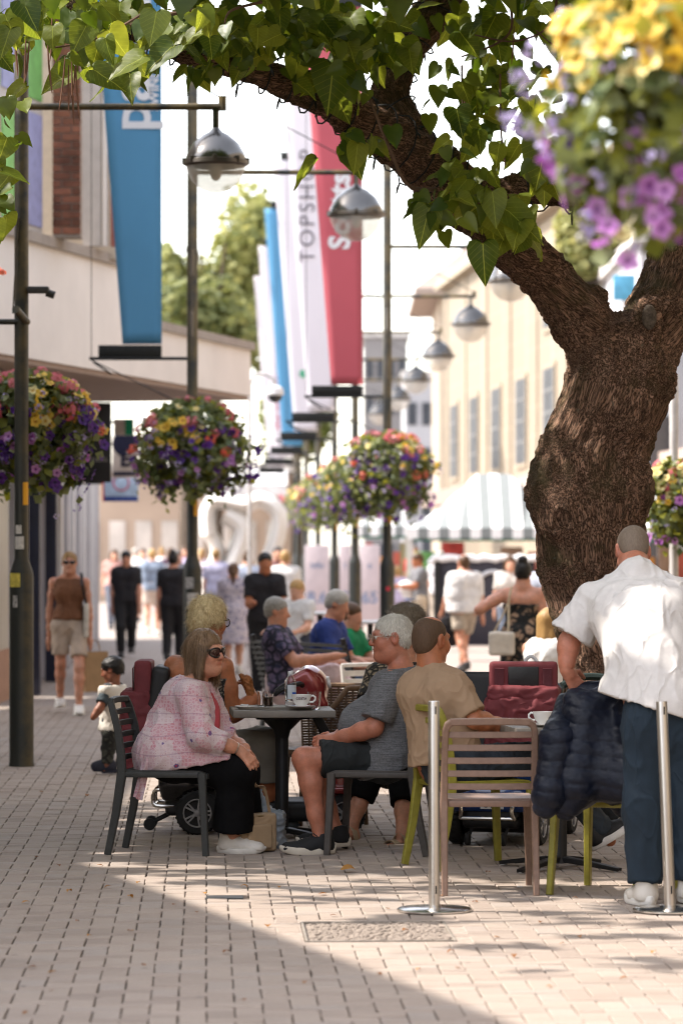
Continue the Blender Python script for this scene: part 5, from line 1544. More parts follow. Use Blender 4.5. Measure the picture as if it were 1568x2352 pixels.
def torso_prims(s, J, W, g=0.0, low=0.0, k=.05):
    """W: chest, waist, hip half widths; depth; belly push; g = growth for clothes; low = how far the garment drops below the hips"""
    r, f, u = torso_axes(J)
    P_, N_ = J['pel'], J['nek']
    L = (N_ - P_).length
    ch = lerp(P_, N_, .72); wa = lerp(P_, N_, .36) + f * W.get('wf', 0); hi = P_
    cr, wr, hr, dp = W['chest'], W['waist'], W['hip'], W['depth']
    cd, wd, hd = dp, W.get('wdepth', dp), W.get('hdepth', dp * 1.05)
    for sx in (-1, 1):
        a = ch + r * sx * max(.0, cr - cd); b_ = wa + r * sx * max(0, wr - wd); c_ = hi + r * sx * max(0, hr - hd)
        s.cone(a, b_, cd + g, wd + g, k); s.cone(b_, c_, wd + g, hd + g, k)
        if low: s.cone(c_, c_ - u * low, hd + g, hd + g + .012, k)
        sh = J['shR'] if sx > 0 else J['shL']
        s.cone(lerp(sh, N_, .12), lerp(N_, sh, .12), .050 * W.get('sh', 1) + g, .052 * W.get('sh', 1) + g, .05)
        s.cone(sh, a, .058 * W.get('sh', 1) + g, cd * .9 + g, .05)
    s.cone(ch + r * (cr - cd), ch - r * (cr - cd), cd + g, cd + g, k)
    s.cone(hi + r * (hr - hd), hi - r * (hr - hd), hd + g, hd + g, k)
    if W.get('bust'):
        for sx in (-1, 1):
            s.ell(lerp(P_, N_, .62) + r * sx * .075 + f * (cd * .75), (.07 * W['bust'] + g, .07 * W['bust'] + g, .075 * W['bust'] + g), None, .06)
    if W.get('belly'):
        s.ell(lerp(P_, N_, .30) + f * (W['belly'] * .6), (W['waist'] * .85 + g, W['waist'] * .85 + g, L * .30 + g), None, .08)

def limb(s, pts, rads, g=0, k=.03, cut_end=False):
    for i in range(len(pts) - 1):
        s.cone(pts[i], pts[i + 1], rads[i] + g, rads[i + 1] + g, k, cutb=(cut_end and i == len(pts) - 2))

def body(root, J, W, m, vox=.009, hvox=.0048, hands=True, fine=True, bare_feet=False):
    s = SDF()
    hs = W.get('head', 1.0); HM = hframe(J['hf'], J.get('hu', (0, 0, 1)))
    torso_prims(s, J, W, -.014)
    a, l = W.get('arm', 1.0), W.get('leg', 1.0)
    neck_top = J['hed'] + HM @ V3(0, -.018, -.055) * hs
    s.cone(J['nek'] - (J['nek'] - J['pel']).normalized() * .01, neck_top, .062 * W.get('neck', 1), .054 * W.get('neck', 1), .04)
    for q in 'LR':
        up, fo = J['sh' + q], J['el' + q]
        mid = lerp(up, fo, .45)
        limb(s, [up, mid, fo], [.050 * a, .047 * a, .040 * a])
        wr = J['wr' + q]
        limb(s, [fo, lerp(fo, wr, .3), lerp(fo, wr, .75), wr], [.040 * a, .042 * a, .031 * a, .026 * a])
        hp, kn, an = J['hp' + q], J['kn' + q], J['an' + q]
        limb(s, [hp, lerp(hp, kn, .4), kn], [.085 * l, .075 * l, .057 * l], k=.04)
        cb = (lerp(kn, an, .3) - J['kf' + q] * .012) if ('kf' + q) in J else lerp(kn, an, .3)
        limb(s, [kn, cb, lerp(kn, an, .7), an], [.055 * l, .059 * l, .042 * l, .036 * l])
        ft = J['to' + q].normalized()
        heel = an + V3(0, 0, -.055) - ft * .02
        if not bare_feet: s.cone(an, an + V3(0, 0, -.03) + ft * .02, .036, .03, .02)
        else:
            s.cone(an, heel, .036, .034, .02); s.cone(heel, an + ft * .14 + V3(0, 0, -.068), .032, .022, .03)
            sd = ft.cross(V3(0, 0, 1))
            for i in range(5):
                o_ = an + ft * (.13 - .008 * abs(i - 1)) + sd * (.032 - .016 * i) + V3(0, 0, -.074)
                s.cone(o_, o_ + ft * .045, .011, .010, .004)
        if not hands or not fine:
            s.cone(wr, wr + J['hd' + q].normalized() * .09, .028 * a, .03 * a, .02)
            s.cone(wr + J['hd' + q].normalized() * .07, wr + J['hd' + q].normalized() * .16, .028, .016, .02)
    if not fine:
        head_prims(s, J['hed'], HM, hs, fine=False)
    parts = [s.mesh(vox)]
    if fine:
        h = SDF(); head_prims(h, J['hed'], HM, hs)
        h.cone(J['nek'], neck_top, .058 * W.get('neck', 1), .0545 * W.get('neck', 1), .03)
        if W.get('jowl'):
            h.ell(J['hed'] + HM @ V3(0, .03, -.092) * hs, (.05, .045, .035), HM, .04)
        parts.append(h.mesh(hvox))
        if hands:
            for q in 'LR':
                if ('hn' + q) not in J: continue
                hh = SDF(); hand_prims(hh, J['wr' + q], J['hd' + q], J['hn' + q], J.get('hs' + q, 1), W.get('hand', 1.0), J.get('hc' + q, .5))
                hh.cone(lerp(J['wr' + q], J['el' + q], .25), J['wr' + q], .029 * a, .0245 * a, .02)
                parts.append(hh.mesh(.0042))
    V, F = join_vf(parts)
    o = mesh_obj('body', V, F, m, root)
    if fine:
        Lc = (np.asarray(V) - np.array(J['hed'])) @ np.array(HM) / hs
        fl = np.exp(-(((Lc - np.array([0, .094, -.058])) / np.array([.022, .014, .010])) ** 2).sum(1)) * .85
        fl += np.exp(-(((Lc - np.array([0, .115, -.024])) / np.array([.018, .02, .016])) ** 2).sum(1)) * .4
        for sx in (-1, 1):
            fl += np.exp(-(((Lc - np.array([sx * .045, .075, -.025])) / np.array([.022, .03, .022])) ** 2).sum(1)) * .28
            fl += np.exp(-(((Lc - np.array([sx * .082, -.004, -.004])) / np.array([.014, .026, .036])) ** 2).sum(1)) * .4
        at_ = o.data.attributes.new('flush', 'FLOAT', 'POINT'); at_.data.foreach_set('value', np.clip(fl, 0, 1).astype(np.float32))
    return o

def eyes(root, J, W):
    hs = W.get('head', 1.0); HM = hframe(J['hf'], J.get('hu', (0, 0, 1)))
    for sx in (-1, 1):
        b = MB(); c = J['hed'] + HM @ V3(sx * .031, .0815, .004) * hs
        b.sphere(c, .0115 * hs, 12, 8); o = b.build('eye', mat('eye_white', (.62, .56, .50), .25, var=.05), root)
        b = MB(); b.sphere(c + HM @ V3(0, .0075, 0) * hs, .0058 * hs, 10, 6); b.build('iris', mat('eye_iris', (.03, .025, .02), .15), o)

def strands(V, F, n, length, flow, m_w=.0012, lift=.25, rng=RNG, keep=None, wave=0.0, segs=4, lenf=None, grav=None):
    """thin hair ribbons growing from a hair cap; flow(P, N) gives the combing direction."""
    N = vnormals(V, F)
    idx = rng.integers(0, len(V), n)
    if keep is not None: idx = idx[keep(V[idx])]
    n = len(idx)
    P = V[idx] - N[idx] * .002; Nn = N[idx]
    D = flow(P, Nn); D = D + rng.normal(size=D.shape) * .18
    D /= np.linalg.norm(D, axis=1)[:, None] + 1e-9
    L = length * rng.uniform(.5, 1.15, n)
    if lenf is not None: L = L * lenf(P)
    W_ = np.cross(D, Nn); W_ /= np.linalg.norm(W_, axis=1)[:, None] + 1e-9
    pts = []
    cur = P.copy(); ph = rng.uniform(0, 6.28, n)
    for i in range(segs + 1):
        t = i / segs
        w = m_w * (1 - .75 * t)
        off = W_ * (np.sin(ph + t * 5) * wave)[:, None]
        pts.append(np.stack([cur + off - W_ * w, cur + off + W_ * w], 1))
        d = D + Nn * (lift * (1 - 1.6 * t))
        if grav is not None: d = d * (1 - .55 * t) + grav[None, :] * (.25 + 1.3 * t)
        d /= np.linalg.norm(d, axis=1)[:, None] + 1e-9
        cur = cur + d * (L / segs)[:, None]
    Vv = np.stack(pts, 1).reshape(n, -1, 3)
    Fv = []
    for i in range(segs):
        Fv.append(np.stack([np.full(n, 2 * i), np.full(n, 2 * i + 1), np.full(n, 2 * i + 3), np.full(n, 2 * i + 2)], 1))
    Fv = np.stack(Fv, 1) + (np.arange(n) * 2 * (segs + 1))[:, None, None]
    return Vv.reshape(-1, 3), Fv.reshape(-1, 4).astype(np.int32)

def hair(root, J, W, style, m, vox=.006, n=2500, fine=True):
    hs = W.get('head', 1.0); HM = hframe(J['hf'], J.get('hu', (0, 0, 1))); c = J['hed']
    q = lambda x, y, z: c + HM @ (Vector((x, y, z)) * hs)
    s = SDF()
    E = lambda p, r, kk=.012, sub=False: s.ell(q(*p), np.array(r) * hs, HM, kk * hs, sub)
    K = lambda a, b, ra, rb, kk=.02: s.cone(q(*a), q(*b), ra * hs, rb * hs, kk * hs)
    length, lift, wave = .03, .35, .0
    cut_low = -.055
    if style == 'short':
        E((0, -.018, .040), (.080, .098, .084)); E((0, -.060, -.01), (.066, .050, .060), .03)
        E((0, .125, -.035), (.085, .075, .110), .012, True); length = .028
    elif style == 'crop':
        E((0, -.016, .036), (.0775, .0965, .0835)); E((0, -.055, -.01), (.064, .050, .060), .03)
        E((0, .120, -.045), (.090, .082, .115), .01, True); length = .024; lift = .45
        for sx in (-1, 1): E((sx * .08, .02, -.02), (.02, .03, .035), .008, True)
    elif style == 'balding':
        E((0, -.016, .034), (.0748, .0936, .0815)); E((0, -.055, -.02), (.0605, .0470, .060), .03)
        E((0, .120, -.035), (.090, .085, .130), .008, True); E((0, .012, .115), (.058, .066, .034), .006, True)
        length = .005; lift = .8; cut_low = -.07
        for sx in (-1, 1): E((sx * .082, .012, -.015), (.02, .030, .036), .006, True)
    elif style == 'bob':
        E((0, -.018, .042), (.084, .100, .085)); 
        for sx in (-1, 1):
            K((sx * .066, .020, .03), (sx * .074, .012, -.10), .030, .026, .03)
            K((sx * .050, -.055, .03), (sx * .055, -.050, -.115), .042, .036, .03)
        K((0, -.07, .02), (0, -.065, -.115), .045, .036, .03)
        E((0, .128, -.052), (.068, .075, .108), .012, True)
        length = .11; lift = .06; cut_low = -.150
    elif style == 'tousled':
        E((0, -.015, .052), (.092, .108, .090)); E((0, -.065, -.005), (.078, .058, .075), .03)
        for sx in (-1, 1): E((sx * .07, .0, .02), (.026, .05, .05), .03)
        E((0, .132, -.050), (.080, .080, .105), .012, True); length = .045; lift = .55; wave = .004; cut_low = -.085
    elif style == 'curly':
        E((0, -.010, .050), (.105, .118, .090)); E((0, -.05, -.005), (.095, .075, .07), .03)
        E((0, .14, -.05), (.080, .075, .10), .012, True); length = .03; lift = 1.0; wave = .010; cut_low = -.075
    elif style == 'bun':
        E((0, -.016, .036), (.078, .097, .083)); E((0, -.055, -.01), (.063, .050, .060), .03)
        E((0, .122, -.040), (.085, .080, .110), .01, True); E((0, -.055, .118), (.045, .045, .042), .02); length = .03; lift = .15
    elif style == 'pony':
        E((0, -.016, .036), (.078, .097, .083)); E((0, -.055, -.01), (.063, .050, .060), .03)
        E((0, .122, -.040), (.085, .080, .110), .01, True)
        K((0, -.10, .05), (0, -.125, -.03), .026, .036, .02); K((0, -.125, -.03), (0, -.11, -.22), .036, .014, .02); length = .05; lift = .1; cut_low = -.3
    elif style == 'bowl':
        E((0, -.015, .040), (.086, .104, .086)); E((0, -.060, -.005), (.074, .055, .07), .03)
        E((0, .128, -.060), (.085, .078, .100), .012, True); length = .035; lift = .08; cut_low = -.062
        for sx in (-1, 1): E((sx * .09, .025, -.055), (.03, .05, .045), .01, True)
    elif style == 'long':
        E((0, -.018, .042), (.084, .100, .085))
        for sx in (-1, 1): K((sx * .064, .0, .03), (sx * .08, -.01, -.20), .030, .026, .03)
        K((0, -.07, .02), (0, -.075, -.24), .05, .045, .03)
        E((0, .128, -.052), (.068, .075, .108), .012, True); length = .1; lift = .1; cut_low = -.26
    s.cut(q(0, 0, cut_low), -(HM @ V3(0, 0, 1)))
    V, F = s.mesh(vox)
    if fine and n:
        up = np.array(HM @ V3(0, 0, 1)); fw = np.array(HM @ V3(0, 1, 0)); cc = np.array(c)
        crown = np.array(q(0, -.03, .12))
        def flow(P_, N_):
            d = P_ - crown
            d = d - N_ * (d * N_).sum(1)[:, None]
            d /= np.linalg.norm(d, axis=1)[:, None] + 1e-6
            if style in ('bob', 'long'):
                g_ = -up[None, :] + N_ * (N_ @ up)[:, None]; d = d * .7 + g_ * 1.2
            if style == 'curly': d = d * .3 + RNG.normal(size=d.shape) * .8
            if style == 'tousled': d = d + RNG.normal(size=d.shape) * .25
            return d
        V = V if style == 'balding' else ruffle(V, F, .004 if style not in ('curly', 'tousled') else .010, 38, 2.0, (1, 1, .5) if style == 'bob' else (1, 1, 1))
        lf, gv = None, None
        if style in ('bob', 'long'):
            gv = -up; RM = np.array(HM)
            def lf(P_):
                q_ = (P_ - cc) @ RM / hs
                return np.where(q_[:, 1] > .035, np.where(np.abs(q_[:, 0]) < .062, .22, .8), 1.0)
        S = strands(V, F, n, length * hs, flow, .0008 if style != 'balding' else .0006, lift, wave=wave, lenf=lf, grav=gv)
        V, F = join_vf([(V, F), S])
    return mesh_obj('hair', V, F, m, root)

def shoe(root, an, ft, m_up, m_sole, L=.28, Wd=.098, H=.105, sole=.026, laces=None, name='shoe', lift=0.0, roll=0.0, vox=.006):
    """an ankle joint; the sole lies .085 m below it"""
    ft = Vector((ft[0], ft[1], 0)).normalized(); sd = ft.cross(V3(0, 0, 1))
    base = Vector((an[0], an[1], an[2] - .085)) - ft * .075
    u = V3(0, 0, 1)
    if lift:
        ft = (ft * math.cos(lift) - u * math.sin(lift)).normalized(); u = sd.cross(ft)
    Q = lambda x, y, z: base + ft * x + sd * y + u * z
    s = SDF()
    s.cone(Q(.045, 0, .045), Q(.055, 0, H), .042, .043, .02, cutb=True)
    s.cone(Q(.05, 0, .045), Q(.13, 0, .040), .043, .042, .02)
    s.cone(Q(.06, 0, .078), Q(.16, 0, .050), .036, .033, .02)
    s.cone(Q(.13, .0, .036), Q(L - .045, .005, .030), .043, .036, .02)
    s.cut(Q(0, 0, sole * .6), -u)
    V, F = s.mesh(vox)
    Lc = (V - np.array(Q(0, 0, 0))) @ np.array([ft, sd, u]).T
    t = np.clip((Lc[:, 0] - .02) / (L - .05), 0, 1)
    Lc[:, 1] *= (Wd / .088) * (.86 + .22 * np.sin(t * 2.6))
    V = np.array(Q(0, 0, 0)) + Lc @ np.array([ft, sd, u])
    o = mesh_obj(name, V, F, m_up, root)
    b = MB()
    out = []
    for i in range(28):
        a = 2 * math.pi * i / 28
        x = L / 2 + (L / 2) * math.cos(a) * 1.0; y = math.sin(a)
        t = x / L
        y *= Wd / 2 * (.84 + .26 * math.sin(t * 2.8)) * 1.03
        out.append((x - .004, y + .004 * math.sin(t * 3)))
    rings = []
    for z, sc in ((0, .94), (.006, 1.0), (sole * .8, 1.03), (sole, .99)):
        for x, y in out:
            t = x / L
            zz = z + (.020 * max(0, (t - .75) / .25) ** 2 if z < .007 else .012 * max(0, (t - .7) / .3)) + (.012 * max(0, (.35 - t) / .35) if z > .01 else 0)
            rings.append(Q(L / 2 + (x - L / 2) * sc, y * sc, zz))
    n = 28; Fq = []
    for i in range(3):
        for k in range(n):
            k2 = (k + 1) % n; Fq.append((i * n + k, i * n + k2, (i + 1) * n + k2, (i + 1) * n + k))
    Fq += [tuple(reversed(range(n))), tuple(range(3 * n, 4 * n))]
    b.add(rings, Fq); b.build('sole', m_sole, o, sharp=50)
    if laces is not None:
        b = MB()
        for i in range(4):
            x = .105 + .022 * i; z = .110 - .011 * i
            b.tube([Q(x, -.030, z - .010), Q(x + .004, 0, z + .002), Q(x, .030, z - .010)], .0030, 6)
        b.tube([Q(.100, 0, .112), Q(.115, .028, .112), Q(.098, .036, .098)], .0032, 6)
        b.tube([Q(.100, 0, .112), Q(.118, -.026, .112), Q(.096, -.038, .096)], .0032, 6)
        b.build('lace', laces, o)
    return o

def cloth(root, name, s, m, vox=.009, amp=.004, sc=14, seed=0.0, stretch=(1, 1, 1), label=None):
    V, F = s.mesh(vox)
    if amp: V = ruffle(V, F, amp, sc, seed, stretch)
    o = mesh_obj(name, V, F, m, root)
    if label: o['label'] = label
    return o

def stand(x, d, h=1.7, face=0.0, stride=0.0, arms=(0, 0), fore=(0, 0), lean=0.0, headturn=0.0, headdown=0.0, side=1, z0=0.0):
    """standing or walking figure; face 0 looks at the photographer, 90 to the right, 180 away."""
    k = h / 1.7
    a = R(face)
    f = V3(math.sin(a), -math.cos(a), 0); r = V3(f.y, -f.x, 0); u = V3(0, 0, 1)
    o = V3(x, d, z0)
    J = {}
    J['pel'] = o + u * .95 * k
    up = (u + f * lean).normalized()
    J['nek'] = J['pel'] + up * .50 * k
    hd = R(face + headturn); hf = V3(math.sin(hd), -math.cos(hd), 0)
    J['hf'] = (hf - u * headdown).normalized()
    J['hed'] = J['nek'] + up * .125 * k + f * .03 * k
    for q, sx in (('L', -1), ('R', 1)):
        i = 0 if q == 'L' else 1
        J['sh' + q] = J['nek'] + r * sx * .170 * k - up * .080 * k
        ua, fa = R(arms[i]), R(arms[i] + fore[i])
        J['el' + q] = J['sh' + q] + (f * math.sin(ua) - up * math.cos(ua) + r * sx * .12).normalized() * .29 * k
        J['wr' + q] = J['el' + q] + (f * math.sin(fa) - up * math.cos(fa) + r * sx * .02).normalized() * .25 * k
        J['hd' + q] = (J['wr' + q] - J['el' + q]).normalized()
        J['hp' + q] = J['pel'] + r * sx * .095 * k - u * .03 * k
        st = stride * sx * side
        J['an' + q] = o + r * sx * .085 * k + f * st * .5 * k + u * (.085 + (.06 * k if st < -.05 else 0))
        mid = lerp(J['hp' + q], J['an' + q], .52)
        J['kn' + q] = mid + f * (.03 + abs(stride) * .12) * k
        J['to' + q] = f
    return J

W_MAN = dict(chest=.185, waist=.155, hip=.165, depth=.105, arm=1.05, leg=1.0, head=1.0)
W_WOM = dict(chest=.160, waist=.130, hip=.170, depth=.092, arm=.85, leg=.95, head=.96, bust=1.0)
def mixd(d, **k): x = dict(d); x.update(k); return x

SHOE_D = lambda: (mat('dark_shoe', (.02, .02, .022), .5), mat('dark_sole', (.04, .04, .04), .7))
SHOE_W = lambda: (mat('white_shoe', (.72, .70, .66), .5, bump=.1, bscale=90), mat('white_sole', (.78, .77, .73), .6))

def extra(name, label, J, W, skin, hairc, style, top, bottom, sleeves='short', legs='long', shoes='dark', group=None, vox=.02, low=.05, dress=None, neckline=0):
    """a background figure: body, hair, clothes, shoes"""
    root = thing(name, label, 'person', (J['pel'].x, J['pel'].y, 0), 0, group)
    off = V3(-J['pel'].x, -J['pel'].y, 0)
    J = {k: (v + off if k[:2] in ('pe', 'ne', 'sh', 'el', 'wr', 'hp', 'kn', 'an') or k == 'hed' else v) for k, v in J.items()}
    body(root, J, W, skin, vox, fine=False)
    hair(root, J, W, style, hairc, min(.009, vox * .75) if vox < .014 else vox * .75, 1500 if vox < .014 else 0, vox < .014)
    r, f, u = torso_axes(J)
    s = SDF(); torso_prims(s, J, W, .008, low)
    if dress:
        s.cone(J['pel'] - u * .02, J['pel'] - u * dress, W['hip'] + .02, W['hip'] + .06, .05, cutb=True)
    a = W.get('arm', 1)
    for q in 'LR':
        if sleeves == 'none': continue
        e = lerp(J['sh' + q], J['el' + q], .72) if sleeves == 'short' else J['el' + q]
        s.cone(J['sh' + q], e, .062 * a, .064 * a, .03, cutb=True)
        if sleeves == 'long': s.cone(J['el' + q], J['wr' + q], .052 * a, .040 * a, .03, cutb=True)
    s.cut(J['nek'] + u * (.012 - neckline), u)
    if sleeves == 'none':
        for sx in (-1, 1): s.cut(J['nek'] + r * sx * (W['chest'] * .86), r * sx + u * .35)
    if not dress: s.cut(J['pel'] - u * (.02 + low), -u)
    cloth(root, 'dress' if dress else 'shirt', s, top, vox, .008, 9, J['pel'].x)
    if bottom is not None:
        s = SDF(); l = W.get('leg', 1)
        s.cone(J['hpL'], J['hpR'], .105 * l, .105 * l, .04); s.cone(J['pel'] + u * .06, J['pel'], W['hip'] * .75, W['hip'] * .75, .06)
        for q in 'LR':
            hp, kn, an = J['hp' + q], J['kn' + q], J['an' + q]
            if legs == 'short':
                s.cone(hp, lerp(hp, kn, .75), .108 * l, .100 * l, .04, cutb=True)
            else:
                s.cone(hp, kn, .108 * l, .084 * l, .04); s.cone(kn, an, .082 * l, .064 * l, .03, cutb=True)
        cloth(root, 'shorts' if legs == 'short' else 'trousers', s, bottom, vox, .006, 9, 4.0)
    up_, so_ = SHOE_D() if shoes == 'dark' else SHOE_W()
    for q in 'LR':
        shoe(root, J['an' + q], J['to' + q], up_, so_, vox=.016)
    return root
# ------------------------------------------------------------------ chairs
def make_chair(label, m, m_seat, loc, rz, group='slat back cafe chairs', slats=5):
    t = thing('cafe_chair', label, 'chair', loc, rz, group)
    for sx in (-1, 1):
        b = MB(); b.bar([(sx * .228, .235, 0), (sx * .222, .222, .25), (sx * .216, .212, .435)], [.030, .034, .040], [.034, .038, .044], (1, 0, 0)); b.build('leg', m, t)
        b = MB(); b.bar([(sx * .215, -.300, 0), (sx * .215, -.255, .22), (sx * .214, -.222, .44)], [.028, .032, .036], [.036, .042, .050], (1, 0, 0)); b.build('leg', m, t)
    b = MB()
    for sx in (-1, 1):
        b.bar([(sx * .214, -.222, .425), (sx * .213, -.228, .54), (sx * .212, -.248, .68), (sx * .210, -.275, .775), (sx * .200, -.284, .803), (sx * .180, -.288, .815)], [.034, .032, .030, .030, .032, .034], [.048, .044, .038, .034, .032, .032], (1, 0, 0))
    b.bar([(-.185, -.288, .8148), (-.09, -.300, .818), (0, -.304, .819), (.09, -.300, .818), (.185, -.288, .8148)], .030, .0335, (0, 1, 0))
    b.build('back_frame', m, t)
    for i in range(slats):
        z = .50 + i * (.245 / (slats - 1)) + .01; yb = -.226 - (z - .44) * .13
        b = MB()
        b.bar([(sx * .199, yb - .018 * (1 - (sx) ** 2) * 1.0, z) for sx in (-1, -.6, -.2, .2, .6, 1)], .030, .014, (0, .12, 1))
        b.build('slat', m, t)
    b = MB()
    def top(u, v):
        x = (u - .5) * .438; y = -.215 + v * .455
        z = .452 - .018 * math.sin(math.pi * u) * math.sin(math.pi * min(1, v * 1.1)) - (.020 * max(0, (v - .85) / .15) ** 2)
        return (x, y, z)
    n, mm = 12, 12
    V = [top(i / (n - 1), j / (mm - 1)) for j in range(mm) for i in range(n)]
    V += [(x, y, z - .026) for x, y, z in V]
    F = []
    o_ = n * mm
    for j in range(mm - 1):
        for i in range(n - 1):
            a = j * n + i
            F.append((a, a + 1, a + n + 1, a + n)); F.append((o_ + a, o_ + a + n, o_ + a + n + 1, o_ + a + 1))
    bd = [i for i in range(n)] + [j * n + n - 1 for j in range(1, mm)] + [(mm - 1) * n + i for i in range(n - 2, -1, -1)] + [j * n for j in range(mm - 2, 0, -1)]
    for a, c in zip(bd, bd[1:] + bd[:1]): F.append((a, o_ + a, o_ + c, c))
    b.add(V, F); b.build('seat', m_seat, t, sharp=40)
    b = MB()
    for sx in (-1, 1): b.box((sx * .2165, -.005, .428), (.026, .40, .030), bev=.005)
    b.box((0, .214, .424), (.40, .024, .030), bev=.005); b.box((0, -.221, .428), (.39, .024, .03), bev=.005)
    b.build('seat_rail', m, t)
    return t
M_CH_DK = mat('anthracite_resin', (.030, .032, .031), .55, var=.15, scale=30, bump=.15, bscale=220)
M_CH_BR = mat('taupe_resin', (.062, .054, .049), .5, var=.15, scale=30, bump=.15, bscale=220)
M_CH_TAN = mat('brown_resin', (.215, .135, .10), .45, var=.12, scale=30, bump=.12, bscale=220)
M_CH_TAN2 = mat('brown_resin_seat', (.26, .18, .145), .42, var=.12, scale=20, bump=.12, bscale=220)
M_CH_LIME = mat('lime_resin', (.235, .21, .028), .45, var=.15, scale=25, bump=.1, bscale=220)
make_chair('dark grey slatted chair under the woman in the pink blouse', M_CH_DK, M_CH_DK, (-.915, 18.74, 0), R(-99))
make_chair('grey brown slatted chair under the white haired man', M_CH_BR, M_CH_BR, (.20, 18.73, 0), R(78))
make_chair('empty brown slatted chair with its back to the camera beside the steel post', M_CH_TAN, M_CH_TAN2, (.688, 16.64, 0), R(2))
make_chair('lime green chair under the man in the tan T-shirt', M_CH_LIME, M_CH_LIME, (.685, 17.92, 0), R(-68))
make_chair('lime green chair with the navy quilted jacket over it', M_CH_LIME, M_CH_LIME, (1.30, 16.58, 0), R(-25))

# wicker tub chair behind the table
def wicker_chair(loc, rz, label):
    t = thing('wicker_chair', label, 'chair', loc, rz)
    mw = mat('brown_rattan', (.105, .058, .03), .6, var=.35, scale=40, bump=.3, bscale=150)
    def ring(z, ph0, ph1, r, wob, n=44):
        return [(r * 1.0 * math.sin(p) + 0, -r * math.cos(p) + .02, z + 0.0) if wob == 0 else ((r + wob * (1 if k % 2 else -1)) * math.sin(p), -(r + wob * (1 if k % 2 else -1)) * math.cos(p) + .02, z) for k, p in enumerate([ph0 + (ph1 - ph0) * i / n for i in range(n + 1)])]
    b = MB()
    for i in range(23):
        z = .44 + i * .0155
        sp = 1.9 if z < .62 else 1.9 - (z - .62) * 3.0
        b.tube(ring(z, -sp, sp, .255 + .05 * (z - .44), .006 * (1 if i % 2 else -1)), .0062, 5)
    tag(b.build('weave', mw, t), kind='stuff')
    b = MB()
    for k in range(23):
        p = -1.9 + 3.8 * k / 22
        zt = .62 + max(0, (1.9 - abs(p)) / 3.0) if abs(p) < 1.9 else .62
        zt = min(.80, zt)
        b.tube([(.255 * math.sin(p), -.255 * math.cos(p) + .02, .42), (.27 * math.sin(p), -.27 * math.cos(p) + .02, zt)], .006, 6)
    tag(b.build('stake', mw, t), kind='stuff')
    b = MB()
    pts = []
    for i in range(41):
        p = -1.95 + 3.9 * i / 40; zt = min(.81, .62 + max(0, (1.9 - abs(p)) / 3.0) + .01)
        pts.append((.272 * math.sin(p), -.272 * math.cos(p) + .02, zt))
    b.tube(pts, .017, 8); b.build('rim', mat('rattan_rim', (.17, .095, .05), .55, var=.3, scale=60, bump=.4, bscale=200), t)
    b = MB(); b.lathe([(.02, .40), (.24, .40), (.262, .42), (.255, .445), (.02, .450)], (0, .03, 0), 28); b.build('seat', mw, t)
    for sx in (-1, 1):
        for sy in (-1, 1):
            b = MB(); b.tube([(sx * .20, .03 + sy * .20, 0), (sx * .19, .03 + sy * .18, .41)], [.014, .018], 8); b.build('leg', mw, t)
wicker_chair((-.07, 20.75, 0), R(105), 'brown wicker tub chair behind the round edged cafe table')

# ------------------------------------------------------------------ tables
M_TT = mat('grey_wood_top', (.19, .17, .145), .55, var=.25, scale=5, bump=.25, bscale=60, stretch=(1, 12, 1))
M_IRON = mat('black_iron', (.012, .012, .013), .45, .3, var=.2, bump=.1, bscale=150)
def cafe_table(label, loc, rz, half=.285):
    t = thing('cafe_table', label, 'table', loc, rz, 'square cafe tables')
    top = MB()
    tp = MB(); tp.box((0, 0, .712), (2 * half, 2 * half, .040), bev=.006); top = tp.build('tabletop', M_TT, t)
    b = MB(); b.box((0, 0, .685), (.30, .30, .018), bev=.003); b.lathe([(.036, .56), (.05, .61), (.10, .66), (.12, .680)], n=20); b.build('bracket', M_IRON, t)
    b = MB(); b.lathe([(.050, .03), (.038, .06), (.037, .60)], n=20); b.build('column', M_IRON, t)
    for k in range(4):
        a = R(45 + 90 * k); c, s_ = math.cos(a), math.sin(a)
        b = MB(); b.bar([(c * .03, s_ * .03, .050), (c * .18, s_ * .18, .036), (c * .36, s_ * .36, .014)], [.05, .045, .04], [.032, .026, .018], (-s_, c, 0))
        f_ = b.build('foot', M_IRON, t)
        b = MB(); b.lathe([(.018, 0), (.018, .008), (.01, .012)], (c * .345, s_ * .345, 0), 10); b.build('foot_pad', mat('pad_steel', (.35, .35, .36), .4, .8), f_)
    return t
cafe_table('dark cafe table with a tray of drinks between the seated woman and man', (-.335, 19.62, 0), R(4))
cafe_table('dark cafe table half hidden behind the navy jacket', (1.11, 17.75, 0), R(8), .28)

# ------------------------------------------------------------------ tray and drinks
TZ = .732
M_CHINA = mat('white_china', (.80, .79, .76), .18, var=.03, coat=.4)
def glass_mat():
    t = NT('clear_glass')
    t.setb(Base_Color=(1, 1, 1), Roughness=.03); t.b.inputs['Transmission Weight'].default_value = 1.0; t.b.inputs['IOR'].default_value = 1.35
    return t.m
def plastic_clear():
    t = NT('clear_plastic')
    t.setb(Base_Color=(.92, .95, .97), Roughness=.08); t.b.inputs['Transmission Weight'].default_value = .95; t.b.inputs['IOR'].default_value = 1.2
    return t.m
M_GLASS, M_PET = glass_mat(), plastic_clear()
def tp_(x, d): return ((x - CX) * d / FPX, d)
tr = thing('serving_tray', 'grey oval rimmed tray lying on the table with the drinks', 'tray', (*tp_(632, 19.52), TZ + .001), 0)
b = MB(); b.lathe([(.0, .000), (.205, .000), (.222, .014), (.228, .016), (.224, .018), (.206, .006), (.0, .006)], n=36, cap=False)
o = b.build('dish', mat('grey_tray', (.40, .38, .35), .4, var=.1, scale=30), tr); o.scale = (1, .62, 1)
ZT = TZ + .0072
